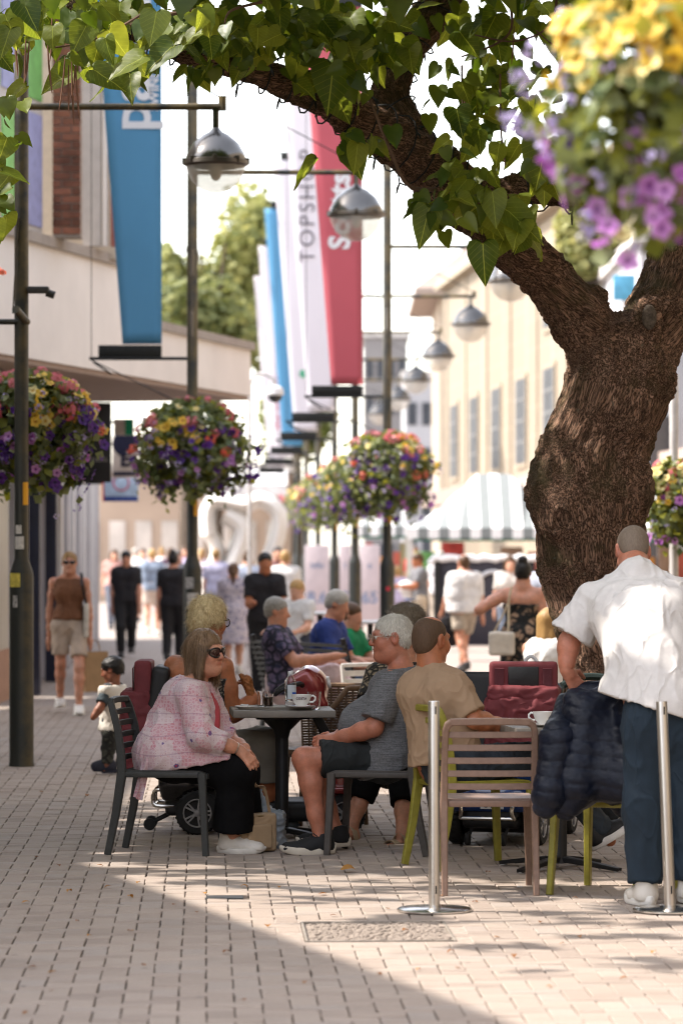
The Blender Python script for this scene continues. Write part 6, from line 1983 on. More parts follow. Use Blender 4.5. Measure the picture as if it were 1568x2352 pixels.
def tumbler(x, d, r0, r1, h, label, z=ZT, name='glass', liquid=None):
    t = thing(name, label, 'glass', (*tp_(x, d), z))
    b = MB(); b.lathe([(.0, .004), (r0 * .9, .004), (r0, .0), (r0 + .001, .006), (r1, h), (r1 - .0025, h), (r0 - .002, .010), (0, .009)], n=28, cap=False)
    b.build('glass_wall', M_GLASS, t)
    if liquid:
        for nm, za, zb, m in liquid:
            b = MB(); ra = r0 + (r1 - r0) * za / h - .0032; rb = r0 + (r1 - r0) * zb / h - .0032
            b.lathe([(ra, za), (rb, zb)], n=26); b.build(nm, m, t)
    return t
M_COF = mat('milky_coffee', (.25, .12, .05), .35, var=.2, scale=60)
M_FOAM = mat('coffee_foam', (.55, .38, .24), .6, var=.15, scale=120)
tumbler(616, 19.45, .026, .031, .082, 'short glass of milky coffee with pale foam on the tray', liquid=[('coffee', .011, .052, M_COF), ('foam', .0523, .064, M_FOAM)])
tumbler(604, 19.62, .028, .034, .090, 'empty clear glass standing behind the glass of coffee')
tumbler(722, 19.50, .029, .040, .098, 'tilted looking clear plastic water glass beside the white coffee cup', z=TZ + .001)
tumbler(562, 19.50, .020, .024, .022, 'tiny glass dish at the edge of the tray', z=ZT)
# cup and saucer
def cup(label, x, d, z, text=None, k=1.0, handle=0.0):
    t = thing('coffee_cup', label, 'cup', (*tp_(x, d), z + .012), 0)
    b = MB(); b.lathe([(0, .002), (.026, .0), (.028, .004), (.044, .022), (.054, .050), (.056, .064), (.0535, .064), (.050, .050), (.040, .024), (.0, .012)], n=36, cap=False); b.build('bowl', M_CHINA, t)
    c, s_ = math.cos(handle), math.sin(handle)
    b = MB(); b.tube([(c * r_, s_ * r_, z_) for r_, z_ in ((.050, .054), (.066, .058), (.078, .048), (.078, .034), (.064, .022), (.046, .022))], .0055, 8); b.build('handle', M_CHINA, t)
    b = MB(); b.lathe([(.0, .058), (.0515, .058)], n=30, cap=False); b.build('coffee', M_COF, t)
    if text:
        me = text_mesh('lettering', text, .0175, mat('dark_red_print', (.05, .006, .008), .5), t, None, .0006, .0006, 1.12)
        for v in me.data.vertices:
            x_, y_, z_ = v.co
            zz = .043 + y_; r_ = .044 + (.055 - .044) * min(1, max(0, (zz - .022) / .03)) + .0012 + z_
            a = -math.pi / 2 + x_ / r_
            v.co = (r_ * math.cos(a), r_ * math.sin(a), zz)
    if k: 
        t2 = thing('saucer', 'white saucer under ' + label.split(' on ')[0], 'saucer', (*tp_(x, d), z), 0)
        b = MB(); b.lathe([(0, .004), (.04, .003), (.05, .002), (.080, .012), (.081, .014), (.05, .008), (0, .0100)], n=36, cap=False); b.build('dish', M_CHINA, t2)
    return t
cup('white coffee cup lettered in dark red on the tray', 692, 19.40, ZT + .004, 'COSTA', 1, .12)
cup('white coffee cup on the far table beside the navy jacket', 1248, 17.56, TZ + .001, None, 1, math.pi - .3)
# water bottle
t = thing('water_bottle', 'clear plastic water bottle with a blue label standing on the tray', 'bottle', (*tp_(667, 19.62), ZT), 0)
b = MB(); b.lathe([(0, .006), (.024, .0), (.031, .006), (.0315, .03), (.029, .036), (.0315, .045), (.0315, .13), (.028, .150), (.016, .172), (.0125, .180), (.0125, .188), (.0108, .188), (.011, .178), (.026, .150), (.0298, .13), (.0298, .012), (0, .012)], n=28, cap=False); b.build('bottle_wall', M_PET, t)
b = MB(); b.lathe([(.0142, .184), (.0145, .198), (.013, .202), (0, .2025)], n=20, cap=False); b.build('cap', mat('white_cap', (.7, .72, .73), .4), t)
b = MB()
lab = [(.0322 * math.cos(a), .0322 * math.sin(a)) for a in [R(-120) + R(170) * i / 20 for i in range(21)]]
b.add([(x, y, .048) for x, y in lab] + [(x, y, .126) for x, y in lab], [(i, i + 1, 22 + i, 21 + i) for i in range(20)])
b.build('label', mat('pale_label', (.55, .60, .64), .5, var=.1), t)
b = MB(); lab = [(.0328 * math.cos(a), .0328 * math.sin(a)) for a in [R(-72) + R(70) * i / 12 for i in range(13)]]
b.add([(x, y, .05) for x, y in lab] + [(x, y, .085) for x, y in lab], [(i, i + 1, 14 + i, 13 + i) for i in range(12)]); b.build('label_band', mat('blue_label', (.02, .09, .42), .45), t)

# ------------------------------------------------------------------ steel barrier posts
M_STEEL = mat('brushed_steel', (.55, .52, .49), .30, 1.0, var=.12, scale=3, bump=.12, bscale=180, stretch=(30, 30, .6))
def barrier(label, x, y, tilt=0):
    d = gd(y); p = at(x, y, d)
    t = thing('barrier_post', label, 'barrier post', (p.x, p.y, 0), R(8), 'steel barrier posts')
    b = MB(); b.lathe([(0, .0), (.160, .0), (.168, .006), (.168, .012), (.160, .018), (.06, .024), (.035, .030), (0, .03)], n=48, cap=False); b.build('base_plate', mat('polished_steel', (.62, .60, .57), .22, 1.0, var=.1, scale=10, bump=.08, bscale=30), t)
    q = MB(); ax = Vector((tilt, 0, 1)).normalized()
    q.lathe([(.0255, .026), (.0255, .940), (.024, .945), (0, .946)], (0, 0, 0), 28, ax, cap=False); pole = q.build('pole', M_STEEL, t)
    for z in (.905, .10):
        b = MB(); c = ax * z + Vector((.004, -.0258, 0)); b.box(c, (.0065, .003, .036), bev=.001); b.build('slot', M_IRON, pole)
barrier('steel barrier post standing beside the empty brown chair', 997, 2094, -.003)
barrier('steel barrier post standing beside the man in the white shirt', 1538, 2094, -.042)
# ------------------------------------------------------------------ mobility scooters
M_TYRE = mat('tyre_rubber', (.012, .012, .012), .85, var=.2, bump=.4, bscale=60)
M_RIM = mat('grey_alloy', (.30, .30, .31), .35, .7, var=.1)
M_BLKP = mat('black_plastic', (.010, .010, .011), .5, var=.2, bump=.1, bscale=200)
M_VINYL = mat('black_vinyl', (.012, .012, .013), .55, var=.2, bump=.2, bscale=90)
def wheel(t, x, y, r=.125, w=.075):
    b = MB(); b.lathe([(r * .66, -w / 2), (r * .92, -w / 2), (r, -w * .3), (r, w * .3), (r * .92, w / 2), (r * .66, w / 2), (r * .62, w * .4), (r * .62, -w * .4), (r * .66, -w / 2)], (x, y, r), 28, (1, 0, 0), cap=False)
    for k in range(28):
        a = 2 * math.pi * k / 28; b.box((x, y + r * 1.005 * math.cos(a), r + r * 1.005 * math.sin(a)), (w * .6, .010, .006), Matrix.Rotation(a + math.pi / 2, 3, 'X'))
    o = b.build('wheel', M_TYRE, t)
    sx = 1 if x > 0 else -1
    b = MB(); xo = x + sx * w * .40
    b.tube([(xo, y + r * .65 * math.cos(a), r + r * .65 * math.sin(a)) for a in [i * math.pi / 14 for i in range(29)]], .008, 6, cap=False)
    b.lathe([(.0, .012), (.018, .010), (.024, -.01)], (xo, y, r), 14, (sx, 0, 0))
    for k in range(5):
        for e in (-.16, .16):
            a = 2 * math.pi * k / 5 + e
            b.bar([(xo, y + .02 * math.cos(a), r + .02 * math.sin(a)), (xo, y + r * .63 * math.cos(a), r + r * .63 * math.sin(a))], .012, .010, (1, 0, 0))
    b.build('rim', M_RIM, o)
    b = MB(); b.lathe([(r * .60, -.004), (r * .60, .004)], (x + sx * w * .12, y, r), 20, (1, 0, 0)); b.build('hub_disc', M_BLKP, o)
M_BLKG = mat('black_gloss', (.008, .007, .007), .2, var=.1, coat=.6)
def scooter(label, loc, rz, paint, raised=False):
    t = thing('mobility_scooter', label, 'mobility scooter', loc, rz, 'mobility scooters')
    for sx in (-1, 1):
        wheel(t, sx * .225, -.42); wheel(t, sx * .215, .42, .115, .07)
    def cowl(name, prims, m, cuts=()):
        s = SDF()
        for c, h, rad in prims: s.rbox(c, h, None, rad, .05)
        for p, n in cuts: s.cut(p, n)
        V, F = s.mesh(.012); return mesh_obj(name, V, F, m, t)
    cowl('chassis', [((0, 0, .13), (.17, .44, .03), .03), ((0, -.38, .20), (.13, .20, .07), .03), ((0, .40, .17), (.10, .10, .05), .03)], M_BLKP)
    cowl('rear_cowl', [((0, -.40, .295), (.20, .20, .012), .035), ((0, -.54, .27), (.19, .06, .05), .03)], paint if raised else M_BLKG)
    if not raised: cowl('trim', [((0, -.40, .335), (.18, .17, .002), .006), ((0, -.30, .31), (.205, .05, .004), .008)], paint)
    for sx in (-1, 1): cowl('front_fender', [((sx * .20, .43, .255), (.035, .10, .006), .02)], paint)
    cowl('front_cowl', [((0, .36, .26), (.12, .07, .08), .04)], paint)
    b = MB(); b.box((0, .05, .172), (.34, .42, .012), bev=.004); b.build('foot_mat', M_VINYL, t)
    b = MB(); b.tube([(0, -.36, .30), (0, -.36, .42)], .03, 12); b.build('seat_post', M_BLKP, t)
    s = SDF(); s.rbox((0, -.38, .45), (.19, .19, .025), None, .035, .03); V, F = s.mesh(.012); mesh_obj('seat', V, F, M_VINYL, t)
    s = SDF(); s.rbox((0, -.66, .72), (.17, .022, .21), Matrix.Rotation(R(-8), 3, 'X'), .03, .03); V, F = s.mesh(.012); mesh_obj('seat_back', V, F, M_VINYL, t)
    for sx in (-1, 1):
        b = MB(); b.tube([(sx * .22, -.60, .46), (sx * .255, -.62, .62)], .012, 8); b.box((sx * .255, -.45, .66), (.05, .28, .04), bev=.012) if not raised else b.box((sx * .285, -.60, .86), (.07, .05, .24), bev=.015); b.build('armrest', M_VINYL, t)
        b = MB(); b.sphere((sx * .13, -.625, .27), (.028, .02, .022), 12, 8); b.build('tail_light', mat('red_lens', (.55, .03, .01), .2, var=.1), t)
        b = MB(); b.lathe([(.032, -.012), (.036, 0), (.032, .012)], (sx * .10, -.70, .05), 14, (1, 0, 0)); b.tube([(sx * .10, -.56, .12), (sx * .10, -.70, .05)], .010, 6); b.build('anti_tip_wheel', M_TYRE, t)
    b = MB(); b.tube(curve([(-.15, -.56, .16), (-.15, -.66, .16), (-.14, -.68, .20), (-.15, -.66, .25), (-.15, -.57, .25)], 12), .012, 8); b.tube(curve([(.15, -.56, .16), (.15, -.66, .16), (.14, -.68, .20), (.15, -.66, .25), (.15, -.57, .25)], 12), .012, 8); b.tube([(-.145, -.67, .16), (.145, -.67, .16)], .011, 8)
    b.build('bumper', mat('chrome_bar', (.6, .56, .5), .2, 1.0), t)
    b = MB(); b.bar([(0, .40, .28), (0, .33, .52), (0, .20, .78)], [.07, .06, .05], [.07, .06, .05], (1, 0, 0)); b.build('tiller', M_BLKP, t)
    s = SDF(); Mx = Matrix.Rotation(R(28), 3, 'X'); s.rbox((0, .20, .80), (.10, .05, .10), Mx, .035, .05); s.ell((0, .25, .86), (.12, .07, .10), Mx, .05); V, F = s.mesh(.009); th = mesh_obj('tiller_head', V, F, paint, t)
    b = MB(); b.box((0, .14, .87), (.18, .02, .13), Mx, .012); b.build('control_panel', M_BLKP, th)
    b = MB(); b.lathe([(0, .012), (.034, .01), (.038, -.02)], (0, .325, .86), 18, (0, 1, .2)); b.build('headlight', mat('headlight_glass', (.6, .58, .55), .1), th)
    for sx in (-1, 1):
        b = MB(); b.tube(curve([(sx * .09, .18, .84), (sx * .20, .16, .86), (sx * .25, .08, .84), (sx * .24, .02, .80)], 10), .015, 8); b.build('handlebar', M_BLKP, th)
    return t
M_REDP = mat('metallic_red', (.19, .008, .010), .22, .3, var=.1, coat=.8)
M_BLUEP = mat('metallic_blue', (.012, .045, .17), .22, .3, var=.1, coat=.8)
sr = scooter('dark red mobility scooter parked behind the cafe table, with the blonde woman on its seat', (-.40, 20.1, 0), R(-90), M_REDP)
sb = scooter('blue mobility scooter seen from behind between the lime chairs', (.975, 19.62, 0), R(-16), M_BLUEP, True)
b = MB(); b.box((.02, -.632, .235), (.13, .006, .05), bev=.002); pl = b.build('number_plate', mat('plate_white', (.62, .61, .58), .5), sb)
text_mesh('lettering', 'S4/8', .052, mat('plate_black', (.01, .01, .01), .6), pl, Matrix.Translation((.02, -.6365, .235)) @ Matrix.Rotation(R(90), 4, 'X'), .0006, .001)
# maroon bags strapped to the seat backs
M_MAR = mat('maroon_canvas', (.16, .028, .034), .75, var=.2, scale=9, bump=.3, bscale=240)
M_MAR2 = mat('maroon_webbing', (.085, .012, .018), .7, bump=.4, bscale=300)
def seat_bag(label, loc, rz, w=.35, h=.46, dp=.13, panel=True):
    t = thing('seat_bag', label, 'bag', loc, rz, 'maroon bags on the scooter seats')
    s = SDF(); s.rbox((0, 0, h * .32), (w * .42, dp * .28, h * .24), None, .055, .03); s.rbox((0, 0, h * .05), (w * .40, dp * .30, h * .05), None, .02, .05); V, F = s.mesh(.010); V = ruffle(V, F, .014, 9, 1.0); mesh_obj('pouch', V, F, M_MAR, t)
    s = SDF(); s.rbox((0, -.010, h * .56), (w * .47, dp * .36, h * .16), None, .025, .03); s.rbox((0, -dp * .42, h * .44), (w * .42, .006, h * .13), Matrix.Rotation(R(6), 3, 'X'), .012, .02); V, F = s.mesh(.009); V = ruffle(V, F, .012, 9, 3.0); mesh_obj('flap', V, F, M_MAR, t)
    s = SDF(); s.rbox((0, .03, h * .86), (w * .46, .03, h * .16), None, .02, .03); V, F = s.mesh(.010); mesh_obj('cover', V, F, M_MAR, t)
    b = MB(); b.box((0, -.022, h * .87), (w * .46, .012, h * .27), bev=.01); b.build('headrest_panel', M_VINYL, t)
    for sx in (-1, 1):
        b = MB(); b.bar([(sx * w * .36, .05, h * 1.03), (sx * w * .36, -.03, h * .98), (sx * w * .365, -.028, h * .76), (sx * w * .35, -dp * .54, h * .62)], .05, .005, (1, 0, 0)); b.build('strap', M_MAR2, t)
        b = MB(); b.box((sx * w * .35, -dp * .56, h * .60), (.034, .014, .05), bev=.004); b.build('buckle', M_BLKP, t)
    b = MB(); b.box((w * .12, -dp * .5 - .014, h * .26), (.045, .003, .016)); b.build('label', mat('white_tag', (.6, .6, .58), .5), t)
    return t
seat_bag('maroon bag with black headrest panel on the back of the blue scooter seat', (.985, 18.885, .53), R(-3), .36, .46)
seat_bag('maroon backpack hung behind the scooter seat beside the woman in pink', (-1.165, 20.1, .36), R(-90), .36, .60, .16)
# white carrier bag handle over the blue scooter
t = thing('carrier_bag', 'white plastic carrier bag hung on the tiller of the blue scooter', 'bag', at(1215, 1600, 19.55))
b = MB(); b.tube(curve([at(1203, 1560, 19.5) - t.location, at(1205, 1520, 19.5) - t.location, at(1222, 1508, 19.5) - t.location, at(1240, 1535, 19.5) - t.location, at(1246, 1575, 19.5) - t.location], 16), .010, 8); b.build('handle', mat('white_film', (.62, .62, .63), .4, bump=.3, bscale=60), t)
s = SDF(); s.rbox(at(1228, 1640, 19.55) - t.location, (.07, .04, .10), None, .03, .03); V, F = s.mesh(.012); V = ruffle(V, F, .012, 14, 2.0); mesh_obj('sack', V, F, mat('white_film', (.62, .62, .63), .4), t)

# ------------------------------------------------------------------ bags on the ground
p = at(586, 1955, 18.72)
t = thing('handbag', 'beige leather handbag standing on the paving beside the white shoe', 'handbag', (p.x, 18.74, 0), R(35))
M_BEIGE = mat('beige_leather', (.36, .25, .15), .5, var=.12, scale=12, bump=.15, bscale=160)
s = SDF(); s.rbox((0, 0, .105), (.095, .03, .085), None, .018, .02); V, F = s.mesh(.006); V = ruffle(V, F, .004, 18, 1.0); mesh_obj('body', V, F, M_BEIGE, t)
s = SDF(); s.rbox((-.005, -.045, .085), (.065, .006, .055), None, .012, .02); V, F = s.mesh(.005); mesh_obj('pocket', V, F, M_BEIGE, t)
b = MB(); b.tube([(-.095, -.02, .19), (0, -.05, .197), (.095, -.02, .19)], .004, 6); b.build('zip', mat('brass_zip', (.45, .34, .18), .4, .8), t)
b = MB(); Ri = Matrix.Rotation(R(-35), 3, 'Z'); h_ = Ri @ (at(578, 1752, 18.60) - t.location)
b.bar(curve([(.098, 0, .18), Vector((.08, 0, .30)).lerp(h_, .2), h_ + V3(.02, 0, -.12), h_ + V3(.008, 0, -.03), h_], 14), .020, .005, (1, .3, 0)); b.bar(curve([(-.098, 0, .18), (-.04, 0, .32), h_ + V3(-.005, 0, -.08), h_], 12), .020, .005, (1, .3, 0)); b.build('strap', M_BEIGE, t)
b = MB(); b.lathe([(.012, -.003), (.016, 0), (.012, .003)], (.10, -.005, .185), 12, (1, 0, 0)); b.build('buckle', mat('steel_ring', (.6, .58, .54), .25, .9), t)
p = at(618, 1935, 19.0)
t = thing('plastic_bag', 'grey plastic bag slumped on the paving behind the beige handbag', 'bag', (p.x, 19.02, 0))
s = SDF(); s.rbox((0, 0, .09), (.055, .05, .075), None, .03, .04); s.cone((-.02, 0, .16), (-.035, 0, .27), .05, .02, .05); s.cone((.05, 0, .03), (.08, -.02, .02), .04, .02, .04); V, F = s.mesh(.007); V = ruffle(V, F, .014, 13, 4.0); mesh_obj('sack', V, F, mat('grey_film', (.26, .29, .32), .3, var=.15, bump=.5, bscale=40), t)
b = MB(); b.tube([(-.035, 0, .26), (-.05, 0, .31), (-.02, 0, .33)], [.014, .01, .004], 8); b.build('knot', mat('grey_film', (.26, .29, .32), .3), t)

# ------------------------------------------------------------------ navy quilted jacket over the lime chair
t = thing('quilted_jacket', 'navy quilted puffer jacket draped over the lime chair back', 'jacket', (1.22, 16.35, .4))
JO = Vector(t.location)
def jacket_part(name, prims, seed, cuts=()):
    s = SDF()
    for a, b_, ra, rb in prims: s.cone(at(*a), at(*b_), ra, rb, .05)
    for p, n in cuts: s.cut(p, n)
    V, F = s.mesh(.008); N = vnormals(V, F)
    ph = (V[:, 2] + .02 * np.sin(V[:, 0] * 7 + seed) + .02 * pnoise(V * 4 + seed)) / .074
    puff = np.abs(np.sin(np.pi * ph)) ** .32
    wr = fbm(V * np.array([22, 22, 30]) + seed, 3)
    V = V + N * (.010 * (puff - .8) + .0035 * wr)[:, None]
    return mesh_obj(name, V - np.array(JO), F, M_PUFF, t)
M_PUFF = mat('navy_nylon', (.0035, .006, .015), .5, var=.25, scale=10, bump=.35, bscale=70, spec=.25)
jacket_part('sleeve', [((1302, 1612, 16.48), (1282, 1700, 16.25), .050, .080), ((1282, 1700, 16.25), (1262, 1820, 16.18), .085, .075), ((1262, 1820, 16.18), (1252, 1850, 16.18), .07, .06)], 1.0)
jacket_part('body', [((1325, 1592, 16.46), (1400, 1588, 16.44), .05, .055), ((1325, 1612, 16.34), (1335, 1790, 16.28), .07, .12), ((1385, 1610, 16.32), (1400, 1780, 16.24), .075, .13), ((1335, 1790, 16.28), (1300, 1850, 16.22), .10, .07), ((1400, 1780, 16.32), (1430, 1860, 16.42), .12, .04), ((1345, 1640, 16.28), (1320, 1800, 16.2), .08, .10), ((1405, 1608, 16.36), (1440, 1800, 16.16), .06, .09), ((1440, 1628, 16.2), (1475, 1770, 16.14), .055, .08)], 4.0)
b = MB(); b.tube(curve([at(1290, 1575, 16.72) - JO, at(1330, 1556, 16.74) - JO, at(1385, 1556, 16.74) - JO, at(1415, 1572, 16.7) - JO], 10), .026, 8, squash=(1, .7)); b.build('collar', mat('dark_green_fleece', (.010, .022, .020), .9, bump=.4, bscale=200), t)

# ------------------------------------------------------------------ slatted bench
def bench(label, x, d, rz):
    t = thing('park_bench', label, 'bench', (x, d, 0), rz)
    for k in range(7):
        b = MB(); b.bar([(-.85, -.20 + k * .065, .445), (.85, -.20 + k * .065, .445)], .045, .02, (0, 1, 0)); b.build('slat', M_BLKP, t)
    for k in range(9):
        z = .50 + k * .045; b = MB(); b.bar([(-.85, -.235 - (z - .45) * .28, z), (.85, -.235 - (z - .45) * .28, z)], .028, .016, (0, 0, 1)); b.build('back_slat', M_BLKP, t)
    for sx in (-1, 1):
        b = MB(); b.bar([(sx * .8, -.30, 0), (sx * .8, -.22, .44), (sx * .8, -.36, .92)], .05, .03, (1, 0, 0)); b.build('leg', M_BLKP, t)
        b = MB(); b.bar([(sx * .8, .22, 0), (sx * .8, .20, .44), (sx * .8, .19, .62), (sx * .8, -.26, .64)], .05, .03, (1, 0, 0)); b.build('leg', M_BLKP, t)
    return t
bench('black slatted bench with two seated people behind the cafe table', -.05, 28.6, R(-62))
t = thing('folding_chair', 'white folding chair back beside the bench behind the white haired man', 'chair', (at(832, 0, 25).x, 25, 0), R(40))
b = MB()
for sx in (-1, 1): b.tube([(sx * .17, -.12, 0), (sx * .17, -.02, .45), (sx * .15, .05, .80)], .014, 8)
b.tube([(-.15, .05, .80), (.15, .05, .80)], .014, 8); b.build('frame', mat('white_tube', (.6, .58, .55), .4), t)
b = MB()
for k in range(3): b.bar([(-.15, .03 + k * .006, .62 + k * .06), (.15, .03 + k * .006, .62 + k * .06)], .04, .01, (0, 0, 1))
b.build('back_slat', mat('white_tube', (.6, .58, .55), .4), t)
b = MB(); b.box((0, -.1, .44), (.34, .34, .02), bev=.008); b.build('seat', mat('white_tube', (.6, .58, .55), .4), t)
# ------------------------------------------------------------------ woman in the pink blouse
def blouse_material():
    t = NT('pink_print')
    v = t.coord('Object', (1, 1, 1))
    # warp the cloth coordinates a little
    geo = t.node('ShaderNodeNewGeometry')
    patch = t.node('ShaderNodeTexVoronoi', feature='F1', distance='CHEBYCHEV'); patch.inputs['Scale'].default_value = 13; t.lk(v, patch.inputs['Vector'])
    rnd = t.node('ShaderNodeSeparateColor'); t.lk(patch.outputs['Color'], rnd.inputs[0])
    base = t.ramp(rnd.outputs[0], [(0, (.52, .32, .36)), (.35, (.54, .24, .28)), (.6, (.52, .39, .44)), (.85, (.58, .45, .46)), (1, (.50, .20, .25))])
    w1 = t.node('ShaderNodeTexVoronoi', feature='DISTANCE_TO_EDGE'); w1.inputs['Scale'].default_value = 52; w1.inputs['Randomness'].default_value = .55; t.lk(v, w1.inputs['Vector'])
    lines = t.ramp(w1.outputs['Distance'], [(.10, (1, 1, 1)), (.20, (0, 0, 0))])
    c = t.mix(t.math('MULTIPLY', lines, .45), base, (.64, .56, .57))
    w2 = t.node('ShaderNodeTexVoronoi', feature='F1'); w2.inputs['Scale'].default_value = 78; w2.inputs['Randomness'].default_value = .35; t.lk(v, w2.inputs['Vector'])
    dots = t.ramp(w2.outputs['Distance'], [(.14, (1, 1, 1)), (.22, (0, 0, 0))])
    sep = t.node('ShaderNodeSeparateColor'); t.lk(w2.outputs['Color'], sep.inputs[0])
    dcol = t.ramp(sep.outputs[1], [(.2, (.40, .08, .12)), (.5, (.20, .13, .26)), (.8, (.55, .18, .16))])
    c = t.mix(t.math('MULTIPLY', dots, .8), c, dcol)
    w3 = t.node('ShaderNodeTexVoronoi', feature='F1'); w3.inputs['Scale'].default_value = 11; w3.inputs['Randomness'].default_value = .8; t.lk(v, w3.inputs['Vector'])
    n3 = t.math('ADD', w3.outputs['Distance'], t.math('MULTIPLY', t.noise(v, 90, 2), .12))
    fl = t.ramp(n3, [(.20, (1, 1, 1)), (.225, (0, 0, 0))])
    c = t.mix(fl, c, (.12, .07, .22))
    fl2 = t.ramp(n3, [(.13, (1, 1, 1)), (.15, (0, 0, 0))])
    c = t.mix(fl2, c, (.45, .05, .10))
    wv = t.node('ShaderNodeTexWave', wave_type='BANDS', bands_direction='Z'); wv.inputs['Scale'].default_value = 3.2; wv.inputs['Distortion'].default_value = 2.5; wv.inputs['Detail'].default_value = 0
    t.lk(v, wv.inputs['Vector'])
    bd = t.ramp(wv.outputs['Fac'], [(.985, (0, 0, 0)), (.995, (.35, .35, .35))])
    c = t.mix(bd, c, (.22, .10, .18))
    t.setb(Base_Color=c, Roughness=.8)
    t.b.inputs['Sheen Weight'].default_value = .15
    t.bump(t.noise(v, 260, 2), .2, .002)
    return t.m

SK_FAIR = skin_mat('skin_fair', '#c08a70')
SK_TAN = skin_mat('skin_tan', '#a86a48')
SK_RUDDY = skin_mat('skin_ruddy', '#b0725a', .2)
SK_BROWN = skin_mat('skin_brown', '#7c4a33')
SK_PALE = skin_mat('skin_pale', '#cfa088')
M_BLK = mat('black_jersey', (.006, .006, .0065), .95, var=.3, scale=10, bump=.2, bscale=160, spec=.08)

DW = 18.78
def w_(x, y, dd=0.0): return at(x, y, DW + dd)
root = thing('person', 'woman in a pink printed blouse, black trousers and dark sunglasses sitting at the cafe table', 'person', (0, 0, 0))
J = dict(pel=w_(388, 1728, .0), nek=w_(448, 1566), hed=w_(473, 1497), hf=V3(.82, -.57, -.03), hu=(-.02, 0, 1),
         shR=w_(436, 1592, -.19), shL=w_(468, 1590, .17), elR=w_(462, 1688, -.30), wrR=w_(550, 1722, -.22),
         elL=w_(510, 1690, .20), wrL=w_(562, 1718, -.06),
         hpR=w_(392, 1735, -.10), hpL=w_(398, 1735, .12), knR=w_(545, 1772, -.16), knL=w_(552, 1770, .10),
         anR=w_(532, 1924, -.10), anL=w_(560, 1915, .12), toR=V3(1, -.12, 0), toL=V3(1, .05, 0))
J['hdR'] = V3(.62, -.05, -.62); J['hnR'] = V3(-.2, .65, -.55); J['hsR'] = 1; J['hcR'] = .75
J['hdL'] = V3(.30, -.35, -.75); J['hnL'] = V3(-.6, -.1, -.5); J['hsL'] = -1; J['hcL'] = .85
W = dict(chest=.180, waist=.175, hip=.205, depth=.115, wdepth=.138, hdepth=.150, arm=1.05, leg=1.15, head=1.0, bust=1.15, belly=.09, jowl=1, neck=1.0)
body(root, J, W, SK_FAIR)
hair(root, J, W, 'bob', hair_mat('ash_brown_hair', '#453424', '#93765a'), .0055, 9000)
# loose tunic blouse
r_, f_, u_ = torso_axes(J)
s = SDF(); torso_prims(s, J, W, .012, 0, .05)
for q in 'LR':
    sh, el, wr = J['sh' + q], J['el' + q], J['wr' + q]
    s.cone(sh, el, .080, .074, .014); s.cone(el, lerp(el, wr, .56), .074, .064, .02, cutb=True)
# tails of the tunic over lap and seat
s.cone(w_(385, 1728, -.13), w_(545, 1768, -.16), .150, .104, .06); s.cone(w_(385, 1728, .11), w_(545, 1768, .10), .150, .104, .06)
s.cone(w_(362, 1745, -.02), w_(352, 1790, -.04), .13, .10, .06)
s.ell(w_(455, 1690, .0), (.12, .17, .10), None, .08)
s.cut(w_(533, 1730), V3(.96, 0, -.10))
s.cut(w_(452, 1754), V3(.20, 0, -1))
s.cut(J['nek'] + V3(.012, 0, .012), V3(.25, 0, 1))
s.ell(w_(476, 1602, -.03), (.040, .04, .075), None, .015, True)
M_BLOUSE = blouse_material()
cloth(root, 'blouse', s, M_BLOUSE, .0085, .0075, 9, 1.3, (1, 1, .7))
b = MB()
b.grid(lambda u, v: w_(330 - 24 * v + 20 * u + 3 * math.sin(u * 9), 1735 + 95 * v + 10 * u * v, -.22 + .02 * math.sin(u * 7 + v * 3)), 8, 10)
b.build('blouse_tail', M_BLOUSE, root)
# coral vest showing at neck and slit
s = SDF(); s.cone(w_(466, 1612, -.02), w_(492, 1680, -.05), .07, .085, .03); s.cut(w_(470, 1590), V3(0, 0, 1)); s.cut(w_(410, 1790), V3(-.3, 0, -1)); s.cut(w_(506, 1690), V3(1, 0, 0))
V_M = mat('coral_jersey', '#a84048', .85, var=.1, bump=.2, bscale=150)
cloth(root, 'vest', s, mat('coral_jersey', '#c2545c', .85, var=.1, bump=.2, bscale=150), .010, .003, 20)
# wide black trousers
s = SDF()
for q, dd in (('R', -.15), ('L', .11)):
    hp, kn, an = J['hp' + q], J['kn' + q], J['an' + q]
    s.cone(hp, kn, .135, .095, .06); s.cone(kn, lerp(kn, an, .88), .094, .112, .05, cutb=True)
s.cone(J['hpL'], J['hpR'], .14, .14, .05)
cloth(root, 'trousers', s, M_BLK, .010, .006, 8, 5.1, (1, 1, .4))
mw, msl = mat('cream_leather', (.62, .58, .52), .45, var=.12, scale=20, bump=.15, bscale=120), mat('grey_white_sole', (.60, .57, .52), .6)
lc = mat('white_lace', (.75, .73, .70), .7)
shoe(root, J['anR'] + V3(0, 0, .0), J['toR'], mw, msl, .265, .092, .105, .03, lc)
shoe(root, J['anL'] + V3(0, 0, .0), J['toL'], mw, msl, .265, .092, .105, .03, lc)
